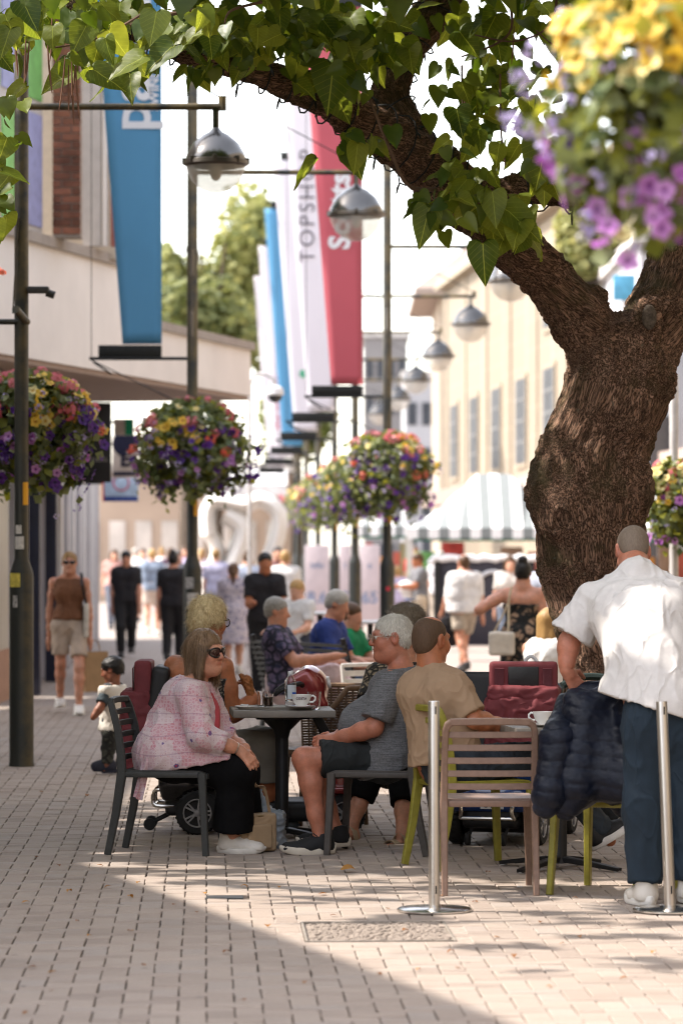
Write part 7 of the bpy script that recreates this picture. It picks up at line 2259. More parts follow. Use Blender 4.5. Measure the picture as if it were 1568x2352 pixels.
# sunglasses
HM = hframe(J['hf'], J['hu']); q = lambda x, y, z: J['hed'] + HM @ V3(x, y, z)
g = MB()
for sx in (-1, 1):
    g.tube([q(sx * .066, .080, .010), q(sx * .079, .045, .008), q(sx * .080, .0, .006), q(sx * .078, -.025, -.008)], [.007, .0065, .005, .004], 8, squash=(.6, 1.3))
    ring = [q(sx * (.034 + .031 * math.cos(a)), .1005 - .030 * max(0, abs(.034 + .031 * math.cos(a)) - .035) / .03, .002 + (.024 if math.sin(a) > 0 else .027) * math.sin(a)) for a in [i * math.pi / 10 for i in range(21)]]
    g.tube(ring, .0045, 6, cap=False)
g.tube([q(-.008, .106, .008), q(0, .110, .010), q(.008, .106, .008)], .004, 6)
sg = g.build('sunglasses', mat('dark_acetate', (.012, .008, .006), .2, coat=.5), root)
for sx in (-1, 1):
    b = MB()
    n = 18
    Vv = [q(sx * (.034 + .029 * math.cos(a)), .1005 - .030 * max(0, abs(.034 + .029 * math.cos(a)) - .035) / .03, .002 + .024 * math.sin(a)) for a in [i * 2 * math.pi / n for i in range(n)]]
    b.add(Vv + [q(sx * .034, .105, .002)], [(i, (i + 1) % n, n) for i in range(n)])
    b.build('lens', mat('brown_lens', (.035, .010, .008), .08, spec=.8, var=.1), sg)
# watch, rings, earring
b = MB(); d = (J['wrR'] - J['elR']).normalized(); c = lerp(J['wrR'], J['elR'], .10)
x_, y_, z_ = frame(d)
b.tube([c + (x_ * math.cos(a) + y_ * math.sin(a)) * .029 for a in [i * math.pi / 8 for i in range(17)]], .005, 6, cap=False, squash=(1, 1))
b.build('wristwatch', mat('watch_steel', (.55, .52, .46), .3, .9), root)
b = MB(); b.sphere(q(.080, .002, -.040), .005, 8, 6); b.build('earring', mat('gold', (.8, .55, .22), .25, 1.0), root)
# ------------------------------------------------------------------ white haired man with glasses
def rel(dd):
    return lambda x, y, e=0.0: at(x, y, dd + e)
w_ = rel(18.80)
root = thing('person', 'white haired man in glasses, grey T-shirt and dark shorts sitting at the cafe table', 'person')
J = dict(pel=w_(892, 1738), nek=w_(922, 1535), hed=w_(898, 1464), hf=V3(-1, -.16, -.05), hu=(.03, 0, 1),
         shL=w_(898, 1566, -.19), shR=w_(925, 1562, .19), elL=w_(858, 1672, -.24), wrL=w_(768, 1698, -.13), elR=w_(852, 1665, .22), wrR=w_(765, 1695, .02),
         hpL=w_(885, 1742, -.10), hpR=w_(885, 1742, .12), knL=w_(697, 1742, -.16), knR=w_(712, 1742, .14), anL=w_(737, 1925, -.16), anR=w_(772, 1908, .12),
         toL=V3(-1, -.10, 0), toR=V3(-1, .12, 0), kfL=V3(-1, 0, 0), kfR=V3(-1, 0, 0))
J.update(hdL=V3(-.9, .25, -.12), hnL=V3(-.1, .8, -.5), hsL=-1, hcL=.8, hdR=V3(-.85, -.35, -.2), hnR=V3(0, -.7, -.6), hsR=1, hcR=.9)
W = dict(chest=.205, waist=.195, hip=.185, depth=.122, wdepth=.150, hdepth=.13, arm=1.12, leg=1.04, head=1.06, belly=.20, neck=1.12, jowl=1)
body(root, J, W, SK_RUDDY); eyes(root, J, W)
hair(root, J, W, 'crop', hair_mat('white_hair', '#a8a49a', '#f0ece2', .6), .005, 9000)
def heather(name, c1, c2, fs=(1, 1, 1)):
    t = NT(name); v = t.coord('Object', fs); n = t.noise(v, 110, 3, .7); n2 = t.noise(v, 9, 3)
    wv = t.node('ShaderNodeTexNoise'); wv.inputs['Scale'].default_value = 60
    st = t.coord('Object', (3, 3, 90)); n3 = t.noise(st, 4, 2)
    c = t.ramp(t.math('ADD', t.math('MULTIPLY', n, .5), t.math('MULTIPLY', n3, .5)), [(.38, lin(c1)), (.62, lin(c2))])
    t.setb(Base_Color=t.mix(t.math('MULTIPLY', n2, .25), c, lin(c1)), Roughness=.88); t.bump(n, .25, .002)
    return t.m
s = SDF(); torso_prims(s, J, W, .013, .0, .06)
r_, f_, u_ = torso_axes(J)
for q in 'LR':
    s.cone(J['sh' + q], lerp(J['sh' + q], J['el' + q], .84), .080, .088, .012, cutb=True)
s.cone(w_(890, 1745, -.1), w_(892, 1775, -.1), .16, .165, .05); s.cone(w_(890, 1745, .1), w_(892, 1775, .1), .16, .165, .05)
s.cut(J['nek'] + V3(0, 0, .002), V3(-.12, 0, 1)); s.cut(w_(890, 1772), V3(.28, 0, -1))
cloth(root, 'shirt', s, heather('grey_marl', '#4a4b4d', '#7a7b7e'), .0085, .0070, 8, 3.3, (1, 1, .8))
s = SDF()
for q in 'LR':
    s.cone(J['hp' + q], lerp(J['hp' + q], J['kn' + q], .80), .118, .100, .05, cutb=True)
s.cone(J['hpL'], J['hpR'], .13, .13, .05)
cloth(root, 'shorts', s, mat('dark_cotton', (.014, .017, .018), .85, var=.25, bump=.2, bscale=140, wr=.5), .009, .006, 10, 8.0)
M_BKSHOE = mat('black_mesh', (.010, .010, .011), .75, bump=.3, bscale=260)
M_OFFSOLE = mat('offwhite_foam', (.62, .56, .47), .7, bump=.1, bscale=60)
for q in 'LR':
    shoe(root, J['an' + q], J['to' + q], M_BKSHOE, M_OFFSOLE, .30, .106, .112, .038, mat('dark_lace', (.015, .015, .016), .7))
HM = hframe(J['hf'], J['hu']); q = lambda x, y, z: J['hed'] + HM @ (V3(x, y, z) * 1.06)
g = MB()
for sx in (-1, 1):
    g.tube([q(sx * .062, .098, .012), q(sx * .074, .070, .012), q(sx * .079, .0, .010), q(sx * .077, -.030, -.006)], .0022, 6)
    g.tube([q(sx * (.034 + .027 * math.cos(a)), .103, .002 + .018 * math.sin(a)) for a in [i * math.pi / 9 for i in range(19)]], .0016, 6, cap=False)
g.tube([q(-.008, .105, .006), q(0, .108, .009), q(.008, .105, .006)], .0016, 6)
gl = g.build('glasses', mat('glasses_wire', (.62, .55, .45), .25, .9), root)
for sx in (-1, 1):
    b = MB(); n = 16
    b.add([q(sx * (.034 + .026 * math.cos(a)), .103, .002 + .017 * math.sin(a)) for a in [i * 2 * math.pi / n for i in range(n)]], [tuple(range(n))]); b.build('lens', M_THIN, gl)

# ------------------------------------------------------------------ blonde woman behind
w_ = rel(20.0)
root = thing('person', 'short haired blonde woman with glasses holding a pastry behind the woman in pink', 'person')
J = dict(pel=w_(432, 1735), nek=w_(462, 1500, .0), hed=w_(480, 1425), hf=V3(.80, .58, -.12), hu=(0, 0, 1),
         shR=w_(512, 1532, -.12), shL=w_(402, 1530, .10), elR=w_(534, 1640, -.06), wrR=w_(583, 1606, .02), elL=w_(450, 1660, .35), wrL=w_(560, 1618, .36),
         hpR=w_(452, 1738, -.08), hpL=w_(440, 1738, .12), knR=w_(612, 1712, -.14), knL=w_(600, 1708, .20), anR=w_(612, 1872, -.02), anL=w_(610, 1860, .30), toR=V3(1, .0, 0), toL=V3(1, .2, 0))
J.update(hdR=V3(-.35, .1, .85), hnR=V3(-.7, .5, 0), hsR=-1, hcR=.8, hdL=V3(.9, -.2, 0), hnL=V3(0, 0, -1), hsL=1, hcL=.4)
W = dict(chest=.205, waist=.195, hip=.21, depth=.125, wdepth=.14, hdepth=.14, arm=1.22, leg=1.15, head=1.02, bust=1.1, neck=1.0)
body(root, J, W, SK_TAN, .010)
hair(root, J, W, 'tousled', hair_mat('blonde_hair', '#94764a', '#e8d6a8'), .0065, 4600)
def abstract_print(name, c1, c2, c3, sc=22):
    t = NT(name); v = t.coord('Object')
    vo = t.node('ShaderNodeTexVoronoi', feature='DISTANCE_TO_EDGE'); vo.inputs['Scale'].default_value = sc; t.lk(v, vo.inputs['Vector'])
    a = t.ramp(vo.outputs['Distance'], [(.08, (1, 1, 1)), (.16, (0, 0, 0))])
    n = t.noise(v, sc * .8, 3, .7)
    c = t.ramp(n, [(.42, lin(c1)), (.5, lin(c2)), (.62, lin(c1))])
    t.setb(Base_Color=t.mix(a, c, lin(c3)), Roughness=.85)
    return t.m
s = SDF(); torso_prims(s, J, W, .010, .05)
r_, f_, u_ = torso_axes(J)
s.cut(w_(455, 1545), V3(-.10, -.25, 1)); s.cut(w_(432, 1752), V3(0, 0, -1))
for q in 'LR': s.cone(lerp(J['sh' + q], J['nek'], .45) - u_ * .15, lerp(J['sh' + q], J['nek'], .48) + u_ * .025, .055, .040, .02)
cloth(root, 'top', s, abstract_print('snake_print', '#3a3b3e', '#8d8577', '#101012', 34), .010, .004, 10)
s = SDF()
for q in 'LR':
    s.cone(J['hp' + q], J['kn' + q], .13, .098, .05); s.cone(J['kn' + q], lerp(J['kn' + q], J['an' + q], .48), .096, .092, .04, cutb=True)
s.cone(J['hpL'], J['hpR'], .14, .14, .05)
cloth(root, 'trousers', s, mat('khaki_grey_cotton', (.20, .185, .155), .85, var=.15, bump=.2, bscale=140), .010, .006, 9, 2.0)
for q in 'LR': shoe(root, J['an' + q], J['to' + q], mat('slate_canvas', (.045, .055, .062), .7), mat('slate_sole', (.09, .10, .11), .7), .27, .1, .095, .024)
HM = hframe(J['hf'], J['hu']); q = lambda x, y, z: J['hed'] + HM @ (V3(x, y, z) * 1.02)
g = MB()
for sx in (-1, 1):
    g.tube([q(sx * .070, .080, .008), q(sx * .079, .02, .006), q(sx * .077, -.01, .0)], .0035, 6)
    g.tube([q(sx * (.036 + .030 * math.cos(a)), .098, -.002 + .022 * math.sin(a)) for a in [i * math.pi / 9 for i in range(19)]], .0035, 6, cap=False)
g.build('glasses', mat('dark_acetate', (.012, .008, .006), .2), root)
# pastry in her hand
s = SDF(); a = J['wrR'] + V3(-.028, -.01, .075)
s.cone(a + V3(.01, 0, -.045), a + V3(-.012, 0, .03), .024, .030, .02); s.cone(a + V3(-.012, 0, .03), a + V3(-.045, .0, .062), .024, .012, .02)
V, F = s.mesh(.005); V = ruffle(V, F, .006, 60, 1.0)
tag(mesh_obj('pastry', V, F, mat('baked_pastry', (.28, .10, .028), .6, var=.4, scale=50, bump=.6, bscale=90)), 'golden brown flaky pastry held up over the table', 'pastry')

# ------------------------------------------------------------------ curly haired person behind the white haired man
w_ = rel(20.1)
root = thing('person', 'curly grey haired person in dark trousers and sandals mostly hidden behind the white haired man', 'person')
J = dict(pel=w_(925, 1735), nek=w_(928, 1520), hed=w_(930, 1440, -.03), hf=V3(-.75, -.62, -.05),
         shR=w_(868, 1552, .03), shL=w_(985, 1552, .02), elR=w_(838, 1625, -.12), wrR=w_(835, 1690, -.32), elL=w_(990, 1650, -.1), wrL=w_(930, 1690, -.3),
         hpR=w_(905, 1742, -.04), hpL=w_(945, 1742, -.04), knR=w_(862, 1745, -.42), knL=w_(925, 1745, -.45), anR=w_(806, 1898, -.52), anL=w_(925, 1916, -.75), toR=V3(-.55, -.8, 0), toL=V3(-.62, -.75, 0))
J.update(hdR=V3(.3, -.6, -.3), hdL=V3(-.6, -.6, -.2))
W = mixd(W_WOM, chest=.185, waist=.18, hip=.19, depth=.115, arm=1.0, leg=1.05, head=.98)
body(root, J, W, SK_FAIR, .0085, hands=False, bare_feet=True)
hair(root, J, W, 'curly', hair_mat('grey_brown_hair', '#3c3128', '#9a8c78'), .0075, 6000)
s = SDF(); torso_prims(s, J, W, .012, .05)
for q in 'LR': s.cone(J['sh' + q], lerp(J['sh' + q], J['el' + q], .8), .07, .07, .03, cutb=True)
s.cut(J['nek'], V3(0, 0, 1))
cloth(root, 'blouse', s, abstract_print('dark_leaf_print', '#4b4238', '#9c8a70', '#15120f', 24), .012, .004, 10)
s = SDF()
for q in 'LR':
    s.cone(J['hp' + q], J['kn' + q], .12, .09, .05); s.cone(J['kn' + q], lerp(J['kn' + q], J['an' + q], .60), .088, .075, .04, cutb=True)
s.cone(J['hpL'], J['hpR'], .13, .13, .05)
cloth(root, 'trousers', s, M_BLK, .011, .005, 9)
M_SANDAL = mat('beige_strap', (.42, .32, .22), .6, var=.2, bump=.3, bscale=100)
for q in 'LR':
    an, ft = J['an' + q], J['to' + q].normalized(); sd = ft.cross(V3(0, 0, 1)); base = V3(an.x, an.y, an.z - .092)
    b = MB()
    out = [base + ft * (.055 + .135 * math.cos(a)) + sd * (.046 * math.sin(a) * (1 + .15 * math.cos(a))) for a in [i * 2 * math.pi / 20 for i in range(20)]]
    b.prism(out, (0, 0, .020)); so = b.build('sandal', M_SANDAL, root)
    for x0, h_, w2 in ((.095, .052, .05), (.02, .088, .04)):
        b = MB(); b.bar([base + ft * x0 + sd * (.049 * math.cos(a)) + V3(0, 0, .012 + (h_ * math.sin(a))) for a in [i * math.pi / 10 for i in range(11)]], w2, .006, ft); b.build('strap', M_SANDAL, so)

# ------------------------------------------------------------------ man in the tan T-shirt, seen from behind
w_ = rel(17.92)
root = thing('person', 'man with cropped dark hair in a tan T-shirt sitting on the lime chair', 'person')
J = dict(pel=w_(1028, 1755, .0), nek=w_(990, 1535), hed=w_(990, 1470, .02), hf=V3(.72, .70, -.06), hu=(.03, .02, 1),
         shL=w_(952, 1585, .10), shR=w_(1048, 1592, -.12), elL=w_(990, 1690, .30), wrL=w_(1130, 1668, .32), elR=w_(1088, 1652, -.16), wrR=w_(1158, 1668, .02),
         hpL=w_(1035, 1760, .12), hpR=w_(1045, 1760, -.08), knL=w_(1245, 1740, .30), knR=w_(1248, 1738, .08), anL=w_(1420, 1870, .55), anR=w_(1392, 1918, .12), toR=V3(1, .18, 0), toL=V3(1, .2, 0))
J.update(hdR=V3(.8, .5, -.05), hnR=V3(0, 0, -1), hsR=1, hcR=.3, hdL=V3(.9, .1, 0), hnL=V3(0, 0, -1), hsL=-1, hcL=.3)
W = dict(chest=.195, waist=.170, hip=.175, depth=.115, wdepth=.125, hdepth=.125, arm=1.12, leg=1.0, head=1.05, neck=1.2)
body(root, J, W, SK_TAN)
hair(root, J, W, 'balding', hair_mat('dark_stubble', '#2c2019', '#5e4836', .7), .0042, 14000)
s = SDF(); torso_prims(s, J, W, .012, .0, .06)
for q in 'LR': s.cone(J['sh' + q], lerp(J['sh' + q], J['el' + q], .86), .078, .084, .012, cutb=True)
s.cone(w_(1020, 1730), w_(1005, 1775), .16, .15, .06)
s.cut(J['nek'] + V3(0, 0, .015), V3(.0, .25, 1)); s.cut(w_(1010, 1745), V3(.25, 0, -1))
cloth(root, 'shirt', s, mat('tan_jersey', (.34, .225, .14), .88, var=.08, bump=.15, bscale=220, wr=.35), .0085, .0075, 8, 9.2, (1, 1, .7))
x_, y_, z_ = frame((J['nek'] + V3(0, 0, .02)) - J['pel'])
b = MB(); c = J['nek'] + V3(.008, .01, .004)
b.tube([c + V3(math.cos(a) * .068, math.sin(a) * .068, .010 - .012 * math.sin(a)) for a in [i * math.pi / 12 for i in range(25)]], .0085, 6, cap=False); b.build('collar', mat('tan_rib', (.36, .25, .165), .9, bump=.4, bscale=200), root)
s = SDF()
for q in 'LR':
    s.cone(J['hp' + q], J['kn' + q], .108, .080, .05); s.cone(J['kn' + q], lerp(J['kn' + q], J['an' + q], .97), .078, .062, .04, cutb=True)
s.cone(J['hpL'], J['hpR'], .135, .135, .05); s.cone(J['pel'] + V3(.0, .0, .03), J['pel'], .125, .14, .05)
cloth(root, 'jeans', s, mat('dark_denim', (.022, .030, .040), .85, var=.35, scale=12, bump=.3, bscale=200), .010, .007, 11, 6.0)
for q in 'LR': shoe(root, J['an' + q], J['to' + q], mat('black_trainer', (.012, .012, .014), .6, var=.6, scale=14, bump=.3, bscale=120), mat('white_foam', (.68, .67, .66), .5), .31, .108, .11, .036, mat('white_lace', (.75, .73, .70), .7), lift=-.55)

# ------------------------------------------------------------------ man in the white shirt leaning on the jacket
root = thing('person', 'balding man in a loose white shirt and navy trousers leaning forward, back to the camera', 'person')
J = dict(pel=at(1522, 1655, 16.02), nek=at(1462, 1318, 16.42), hed=at(1452, 1266, 16.62), hf=V3(-.10, .86, -.50), hu=(0, .5, .86),
         shL=at(1362, 1382, 16.46), shR=at(1566, 1372, 16.36), elL=at(1306, 1472, 16.46), wrL=at(1299, 1538, 16.42), elR=at(1650, 1490, 16.5), wrR=at(1610, 1580, 16.75),
         hpL=at(1487, 1690, 16.0), hpR=at(1568, 1690, 16.0), knL=at(1478, 1858, 15.98), knR=at(1578, 1858, 16.0), anL=at(1480, 2036, 15.93), anR=at(1582, 2030, 15.98), toL=V3(-.25, 1, 0), toR=V3(.1, 1, 0))
J.update(hdL=V3(.42, .10, -.62), hnL=V3(-.25, .9, -.2), hsL=1, hcL=.55, hdR=V3(-.5, .3, -.6), hnR=V3(0, .8, -.4), hsR=-1, hcR=.5)
W = dict(chest=.215, waist=.185, hip=.180, depth=.125, wdepth=.130, hdepth=.13, arm=1.12, leg=1.02, head=1.02, neck=1.2, hand=1.05)
body(root, J, W, SK_RUDDY)
hair(root, J, W, 'balding', hair_mat('grey_stubble', '#4a4038', '#857565', .7), .0042, 12000)
r_, f_, u_ = torso_axes(J)
s = SDF(); torso_prims(s, J, W, .022, .0, .07)
for q in 'LR':
    e = lerp(J['sh' + q], J['el' + q], .88); s.cone(J['sh' + q], e, .090, .112, .015, cutb=True)
s.cone(lerp(J['pel'], J['nek'], .6) - f_ * .03, J['pel'] + V3(-.02, -.01, .06), .18, .17, .08)
for sx in (-.17, .0, .17):
    s.cone(J['pel'] + r_ * sx + u_ * .12, J['pel'] + r_ * (sx * 1.12) - u_ * .03, .125, .125, .06)
s.cone(J['nek'] - u_ * .02, J['nek'] + u_ * .055 + f_ * .02, .085, .068, .03, cutb=True)
s.cut(at(1480, 1622, 16), V3(-.30, 0, -1))
o = cloth(root, 'shirt', s, mat('white_linen', (.60, .575, .555), .85, var=.05, scale=30, bump=.35, bscale=260, wr=.5), .0085, .008, 4.6, 2.4, (1.7, 1, .7))
s = SDF()
for q in 'LR':
    s.cone(J['hp' + q], J['kn' + q], .112, .094, .04); s.cone(J['kn' + q], lerp(J['kn' + q], J['an' + q], .96), .092, .084, .04, cutb=True)
s.cone(J['hpL'], J['hpR'], .12, .12, .04); s.cone(J['hpL'] + V3(.02, 0, .1), J['hpR'] + V3(-.02, 0, .1), .135, .135, .04)
s.cut(J['pel'] + u_ * .10, u_)
cloth(root, 'trousers', s, mat('navy_cotton', (.010, .022, .036), .85, var=.2, scale=10, bump=.2, bscale=180, wr=.5), .009, .010, 7, 7.7, (1, 1, .55))
up_, so_ = SHOE_W()
for q in 'LR': shoe(root, J['an' + q], J['to' + q], mat('offwhite_leather', (.66, .62, .56), .5, var=.08), so_, .30, .112, .115, .036, mat('white_lace', (.75, .73, .70), .7))

# ------------------------------------------------------------------ toddler
w_ = rel(25.3)
root = thing('person', 'toddler with black hair in a white T-shirt with dark sleeves walking past the lamp post', 'person')
J = dict(pel=w_(261, 1675), nek=w_(262, 1573), hed=w_(258, 1538), hf=V3(-.90, .25, -.28),
         shL=w_(243, 1585, -.09), shR=w_(275, 1582, .09), elL=w_(231, 1625, -.14), wrL=w_(213, 1650, -.16), elR=w_(285, 1620, .14), wrR=w_(278, 1660, .12),
         hpL=w_(256, 1682, -.05), hpR=w_(262, 1682, .05), knL=w_(249, 1720, -.06), knR=w_(284, 1718, .05), anL=w_(246, 1758, -.06), anR=w_(303, 1748, .06), toL=V3(-1, -.1, 0), toR=V3(-1, .1, 0))
J.update(hdL=V3(-.6, 0, -.6), hdR=V3(-.2, 0, -.9))
W = dict(chest=.105, waist=.10, hip=.10, depth=.075, arm=.60, leg=.58, head=.80, neck=.62, sh=.62)
body(root, J, W, SK_BROWN, .010, hands=True)
hair(root, J, W, 'bowl', hair_mat('black_hair', '#060505', '#17120f', .35), .007, 1800)
s = SDF(); torso_prims(s, J, W, .010, .04, .03)
s.cut(J['nek'] + V3(0, 0, .0), V3(0, 0, 1)); s.cut(w_(260, 1678), V3(0, 0, -1))
cloth(root, 'shirt', s, mat('cream_jersey', (.60, .56, .50), .85, var=.08, bump=.2, bscale=140), .009, .004, 14)
s = SDF()
for q in 'LR': s.cone(lerp(J['sh' + q], J['nek'], .25), lerp(J['sh' + q], J['el' + q], .75), .044, .047, .02, cutb=True)
s.cone(w_(243, 1615, -.07), w_(243, 1672, -.06), .03, .032, .02)
cloth(root, 'sleeves', s, mat('slate_jersey', (.035, .05, .06), .85, var=.1), .008, .003, 14)
s = SDF()
for q in 'LR':
    s.cone(J['hp' + q], J['kn' + q], .064, .050, .02); s.cone(J['kn' + q], lerp(J['kn' + q], J['an' + q], .9), .050, .042, .02, cutb=True)
s.cone(J['hpL'], J['hpR'], .066, .066, .03); s.cone(J['pel'] + V3(0, 0, .03), J['pel'], .085, .085, .03)
cloth(root, 'trousers', s, abstract_print('camo_print', '#2a2c28', '#4a4b44', '#1b1c1b', 16), .010, .006, 16)
for q in 'LR': shoe(root, J['an' + q] + V3(0, 0, .03), J['to' + q], mat('navy_shoe', (.015, .018, .035), .6), mat('navy_sole', (.02, .022, .04), .7), .135, .062, .055, .016, vox=.007)
# ------------------------------------------------------------------ people further back
def sit(x, d, face, h=1.7, lean=0.0, headturn=0.0, headdown=0.1, z=.50, arms=(35, 35), fore=(55, 55), cross=False, kneew=.10):
    k = h / 1.7; a = R(face); f = V3(math.sin(a), -math.cos(a), 0); r = V3(f.y, -f.x, 0); u = V3(0, 0, 1)
    J = {'pel': V3(x, d, z + .09)}; up = (u + f * lean).normalized(); J['nek'] = J['pel'] + up * .50 * k; hd = R(face + headturn)
    J['hf'] = (V3(math.sin(hd), -math.cos(hd), 0) - u * headdown).normalized(); J['hed'] = J['nek'] + up * .125 * k + f * .03
    for q, sx in (('L', -1), ('R', 1)):
        i = 0 if q == 'L' else 1
        J['sh' + q] = J['nek'] + r * sx * .170 * k - up * .080 * k; ua, fa = R(arms[i]), R(arms[i] + fore[i])
        J['el' + q] = J['sh' + q] + (f * math.sin(ua) - up * math.cos(ua) + r * sx * .15).normalized() * .29 * k
        J['wr' + q] = J['el' + q] + (f * math.sin(fa) - up * math.cos(fa) - r * sx * .3).normalized() * .25 * k; J['hd' + q] = (J['wr' + q] - J['el' + q]).normalized()
        J['hp' + q] = J['pel'] + r * sx * .095 * k - u * .02; J['kn' + q] = J['hp' + q] + (f + r * sx * kneew).normalized() * .43 * k + u * .02
        J['an' + q] = J['kn' + q] + f * .02 - u * (J['kn' + q].z - .085); J['to' + q] = f
    if cross:
        J['knR'] = J['hpR'] + (f * .95 - r * .15 + u * .25) * .43 * k; J['anR'] = J['knR'] + (f * .62 - r * .35 - u * .62).normalized() * .40 * k; J['toR'] = f
    return J
def X(px, d): return (px - CX) * d / FPX
cm = lambda n, c, **k: mat(n, c, .85, var=.2, bump=.15, bscale=60, wr=.5, **k)
H_BLK, H_GREY, H_BRN, H_WHT = hair_mat('black_hair', '#060505', '#17120f'), hair_mat('silver_hair', '#77746f', '#cfcbc2'), hair_mat('brown_hair', '#2a1c12', '#5e4128'), hair_mat('white_hair', '#a8a49a', '#f0ece2')
H_FAIR = hair_mat('fair_hair', '#7a5c3a', '#b8935e')
# woman walking with paper bag
J = stand(X(160, 34.6), 34.6, 1.62, 8, .42, (6, -8), (4, 4), headturn=-6, side=-1)
root = extra('person', 'woman in sunglasses, brown vest and beige shorts walking towards the camera with a paper bag', J, mixd(W_WOM, chest=.14, waist=.108, hip=.145, leg=.86, arm=.75, sh=.85), SK_FAIR, H_FAIR, 'crop', cm('brown_vest', (.16, .065, .03)), cm('beige_shorts', (.42, .33, .26)), 'none', 'short', 'white', vox=.012, low=-.05, neckline=.05)
hd = J['hed'] - V3(J['pel'].x, J['pel'].y, 0); HM = hframe(J['hf']); g = MB()
for sx in (-1, 1): g.sphere(hd + HM @ V3(sx * .032, .094, .004), (.028, .012, .020), 12, 8)
g.tube([hd + HM @ V3(-.07, .06, .01), hd + HM @ V3(0, .104, .01), hd + HM @ V3(.07, .06, .01)], .005, 6); g.build('sunglasses', mat('dark_acetate', (.012, .008, .006), .2), root)
hand = J['wrL'] + V3(.03, .0, -.10)
t = thing('paper_bag', 'brown paper carrier bag held by the woman in beige shorts', 'bag', (hand.x + .02, hand.y, 0), R(20))
b = MB(); zt = .62; b.add([(-.11, -.05, .22), (.11, -.05, .22), (.11, .05, .22), (-.11, .05, .22), (-.12, -.05, zt), (.12, -.05, zt), (.12, .05, zt), (-.12, .05, zt)], [(3, 2, 1, 0), (0, 1, 5, 4), (1, 2, 6, 5), (2, 3, 7, 6), (3, 0, 4, 7)]); b.build('sack', mat('kraft_paper', (.36, .22, .11), .8, var=.12, bump=.2, bscale=30), t, smooth=False)
b = MB(); b.tube(curve([(-.05, 0, zt), (-.03, 0, zt + .10), (.03, 0, zt + .10), (.05, 0, zt)], 8), .005, 6); b.build('handle', mat('kraft_paper', (.36, .22, .11), .8), t)
t = thing('tote_bag', 'cream tote bag with a black strap on the shoulder of the walking woman', 'bag', (X(200, 34.6), 34.55, 0))
b = MB(); b.box((0, 0, .93), (.05, .16, .34), bev=.015); b.build('sack', cm('cream_canvas', (.58, .54, .47)), t)
b = MB(); b.bar([(-.0, -.07, 1.10), (-.035, -.10, 1.28), (-.05, -.04, 1.40), (-.05, .05, 1.38), (0, .07, 1.10)], .025, .006, (1, 0, 0)); b.build('strap', M_BLKP, t)
S = lambda *a, **k: stand(*a, **k)
M_ = W_MAN; F_ = W_WOM
extra('person', 'man in a dark open shirt over a printed T-shirt walking towards the camera', S(X(290, 53), 53, 1.62, 5, .35, (8, -5), (10, 10), headdown=.3), mixd(M_, chest=.20, waist=.185), SK_FAIR, H_BLK, 'short', cm('black_cotton', (.012, .011, .014)), cm('black_jeans', (.010, .010, .012)), vox=.018)
extra('person', 'person in black seen from behind beside the second lamp post', S(X(398, 50), 50, 1.60, 178, .30), M_, SK_FAIR, H_BLK, 'bun', cm('black_cotton', (.012, .011, .014)), cm('black_jeans', (.010, .010, .012)), vox=.018)
extra('person', 'person in a grey blue T-shirt and pale shorts seen from behind', S(X(350, 66), 66, 1.66, 175, .30, (20, -15)), mixd(M_, chest=.21, waist=.20), SK_PALE, H_FAIR, 'short', cm('grey_blue_cotton', (.20, .25, .33)), cm('pale_shorts', (.50, .42, .36)), 'short', 'short', 'white', vox=.02)
extra('person', 'long dark haired figure in purple further along the shopfronts', S(X(392, 74), 74, 1.70, 170, .30), F_, SK_FAIR, H_BRN, 'long', cm('plum_cotton', (.06, .03, .05)), cm('black_jeans', (.01, .01, .012)), vox=.024)
extra('person', 'figure in white against the shopfronts at the end of the street', S(X(328, 80), 80, 1.68, 0, .30), M_, SK_PALE, H_BRN, 'short', cm('white_cotton', (.70, .69, .68)), cm('pale_shorts', (.50, .42, .36)), 'short', 'short', vox=.026)
extra('person', 'distant figure in a bright white top near the blue hanging sign', S(X(372, 84), 84, 1.70, 160, .30), F_, SK_PALE, H_FAIR, 'bun', cm('white_cotton', (.70, .69, .68)), cm('grey_blue_cotton', (.20, .25, .33)), vox=.026)
extra('person', 'distant figure in a lilac top just left of the second lamp post', S(X(424, 82), 82, 1.72, 0, .2), F_, SK_PALE, H_BRN, 'bun', cm('lilac_cotton', (.48, .42, .58)), cm('dark_jeans_b', (.05, .06, .09)), vox=.026)
extra('person', 'person in a pale lavender shirt walking away beside the sculpture', S(X(496, 62), 62, 1.66, 178, .25), M_, SK_PALE, H_FAIR, 'short', cm('lavender_cotton', (.46, .45, .60)), cm('grey_shorts', (.40, .40, .42)), 'short', 'short', 'white', vox=.02)
extra('person', 'dark ponytailed girl in a pale flowered dress walking away', S(X(536, 46), 46, 1.46, 182, .25), mixd(F_, bust=.6), SK_PALE, H_BRN, 'pony', abstract_print('pale_floral', '#b8b2c4', '#7d7a96', '#cfc6cc', 14), None, 'short', dress=.42, shoes='white', vox=.018)
extra('person', 'bearded man in a black T-shirt standing with his hands together', S(X(608, 38.5), 38.5, 1.60, 12, .0, (18, 18), (70, 75), headdown=.15), mixd(M_, chest=.20), SK_TAN, H_BLK, 'short', cm('black_cotton', (.012, .011, .014)), cm('black_jeans', (.010, .010, .012)), vox=.016)
extra('person', 'person in a white T-shirt and sun glare behind the man in black', S(X(655, 52), 52, 1.63, 185, .2), M_, SK_PALE, H_FAIR, 'short', cm('white_cotton', (.70, .69, .68)), cm('khaki_shorts', (.32, .26, .2)), 'short', 'short', vox=.02)
extra('person', 'light brown haired child in a white top standing beyond the bench', S(X(684, 35), 35, 1.32, -30, .0, (20, 20), (60, 60), headdown=.3), mixd(F_, chest=.13, waist=.12, hip=.13, bust=0, head=.9), SK_PALE, H_FAIR, 'short', cm('white_cotton', (.70, .69, .68)), cm('dark_jeans_b', (.05, .06, .09)), vox=.016)
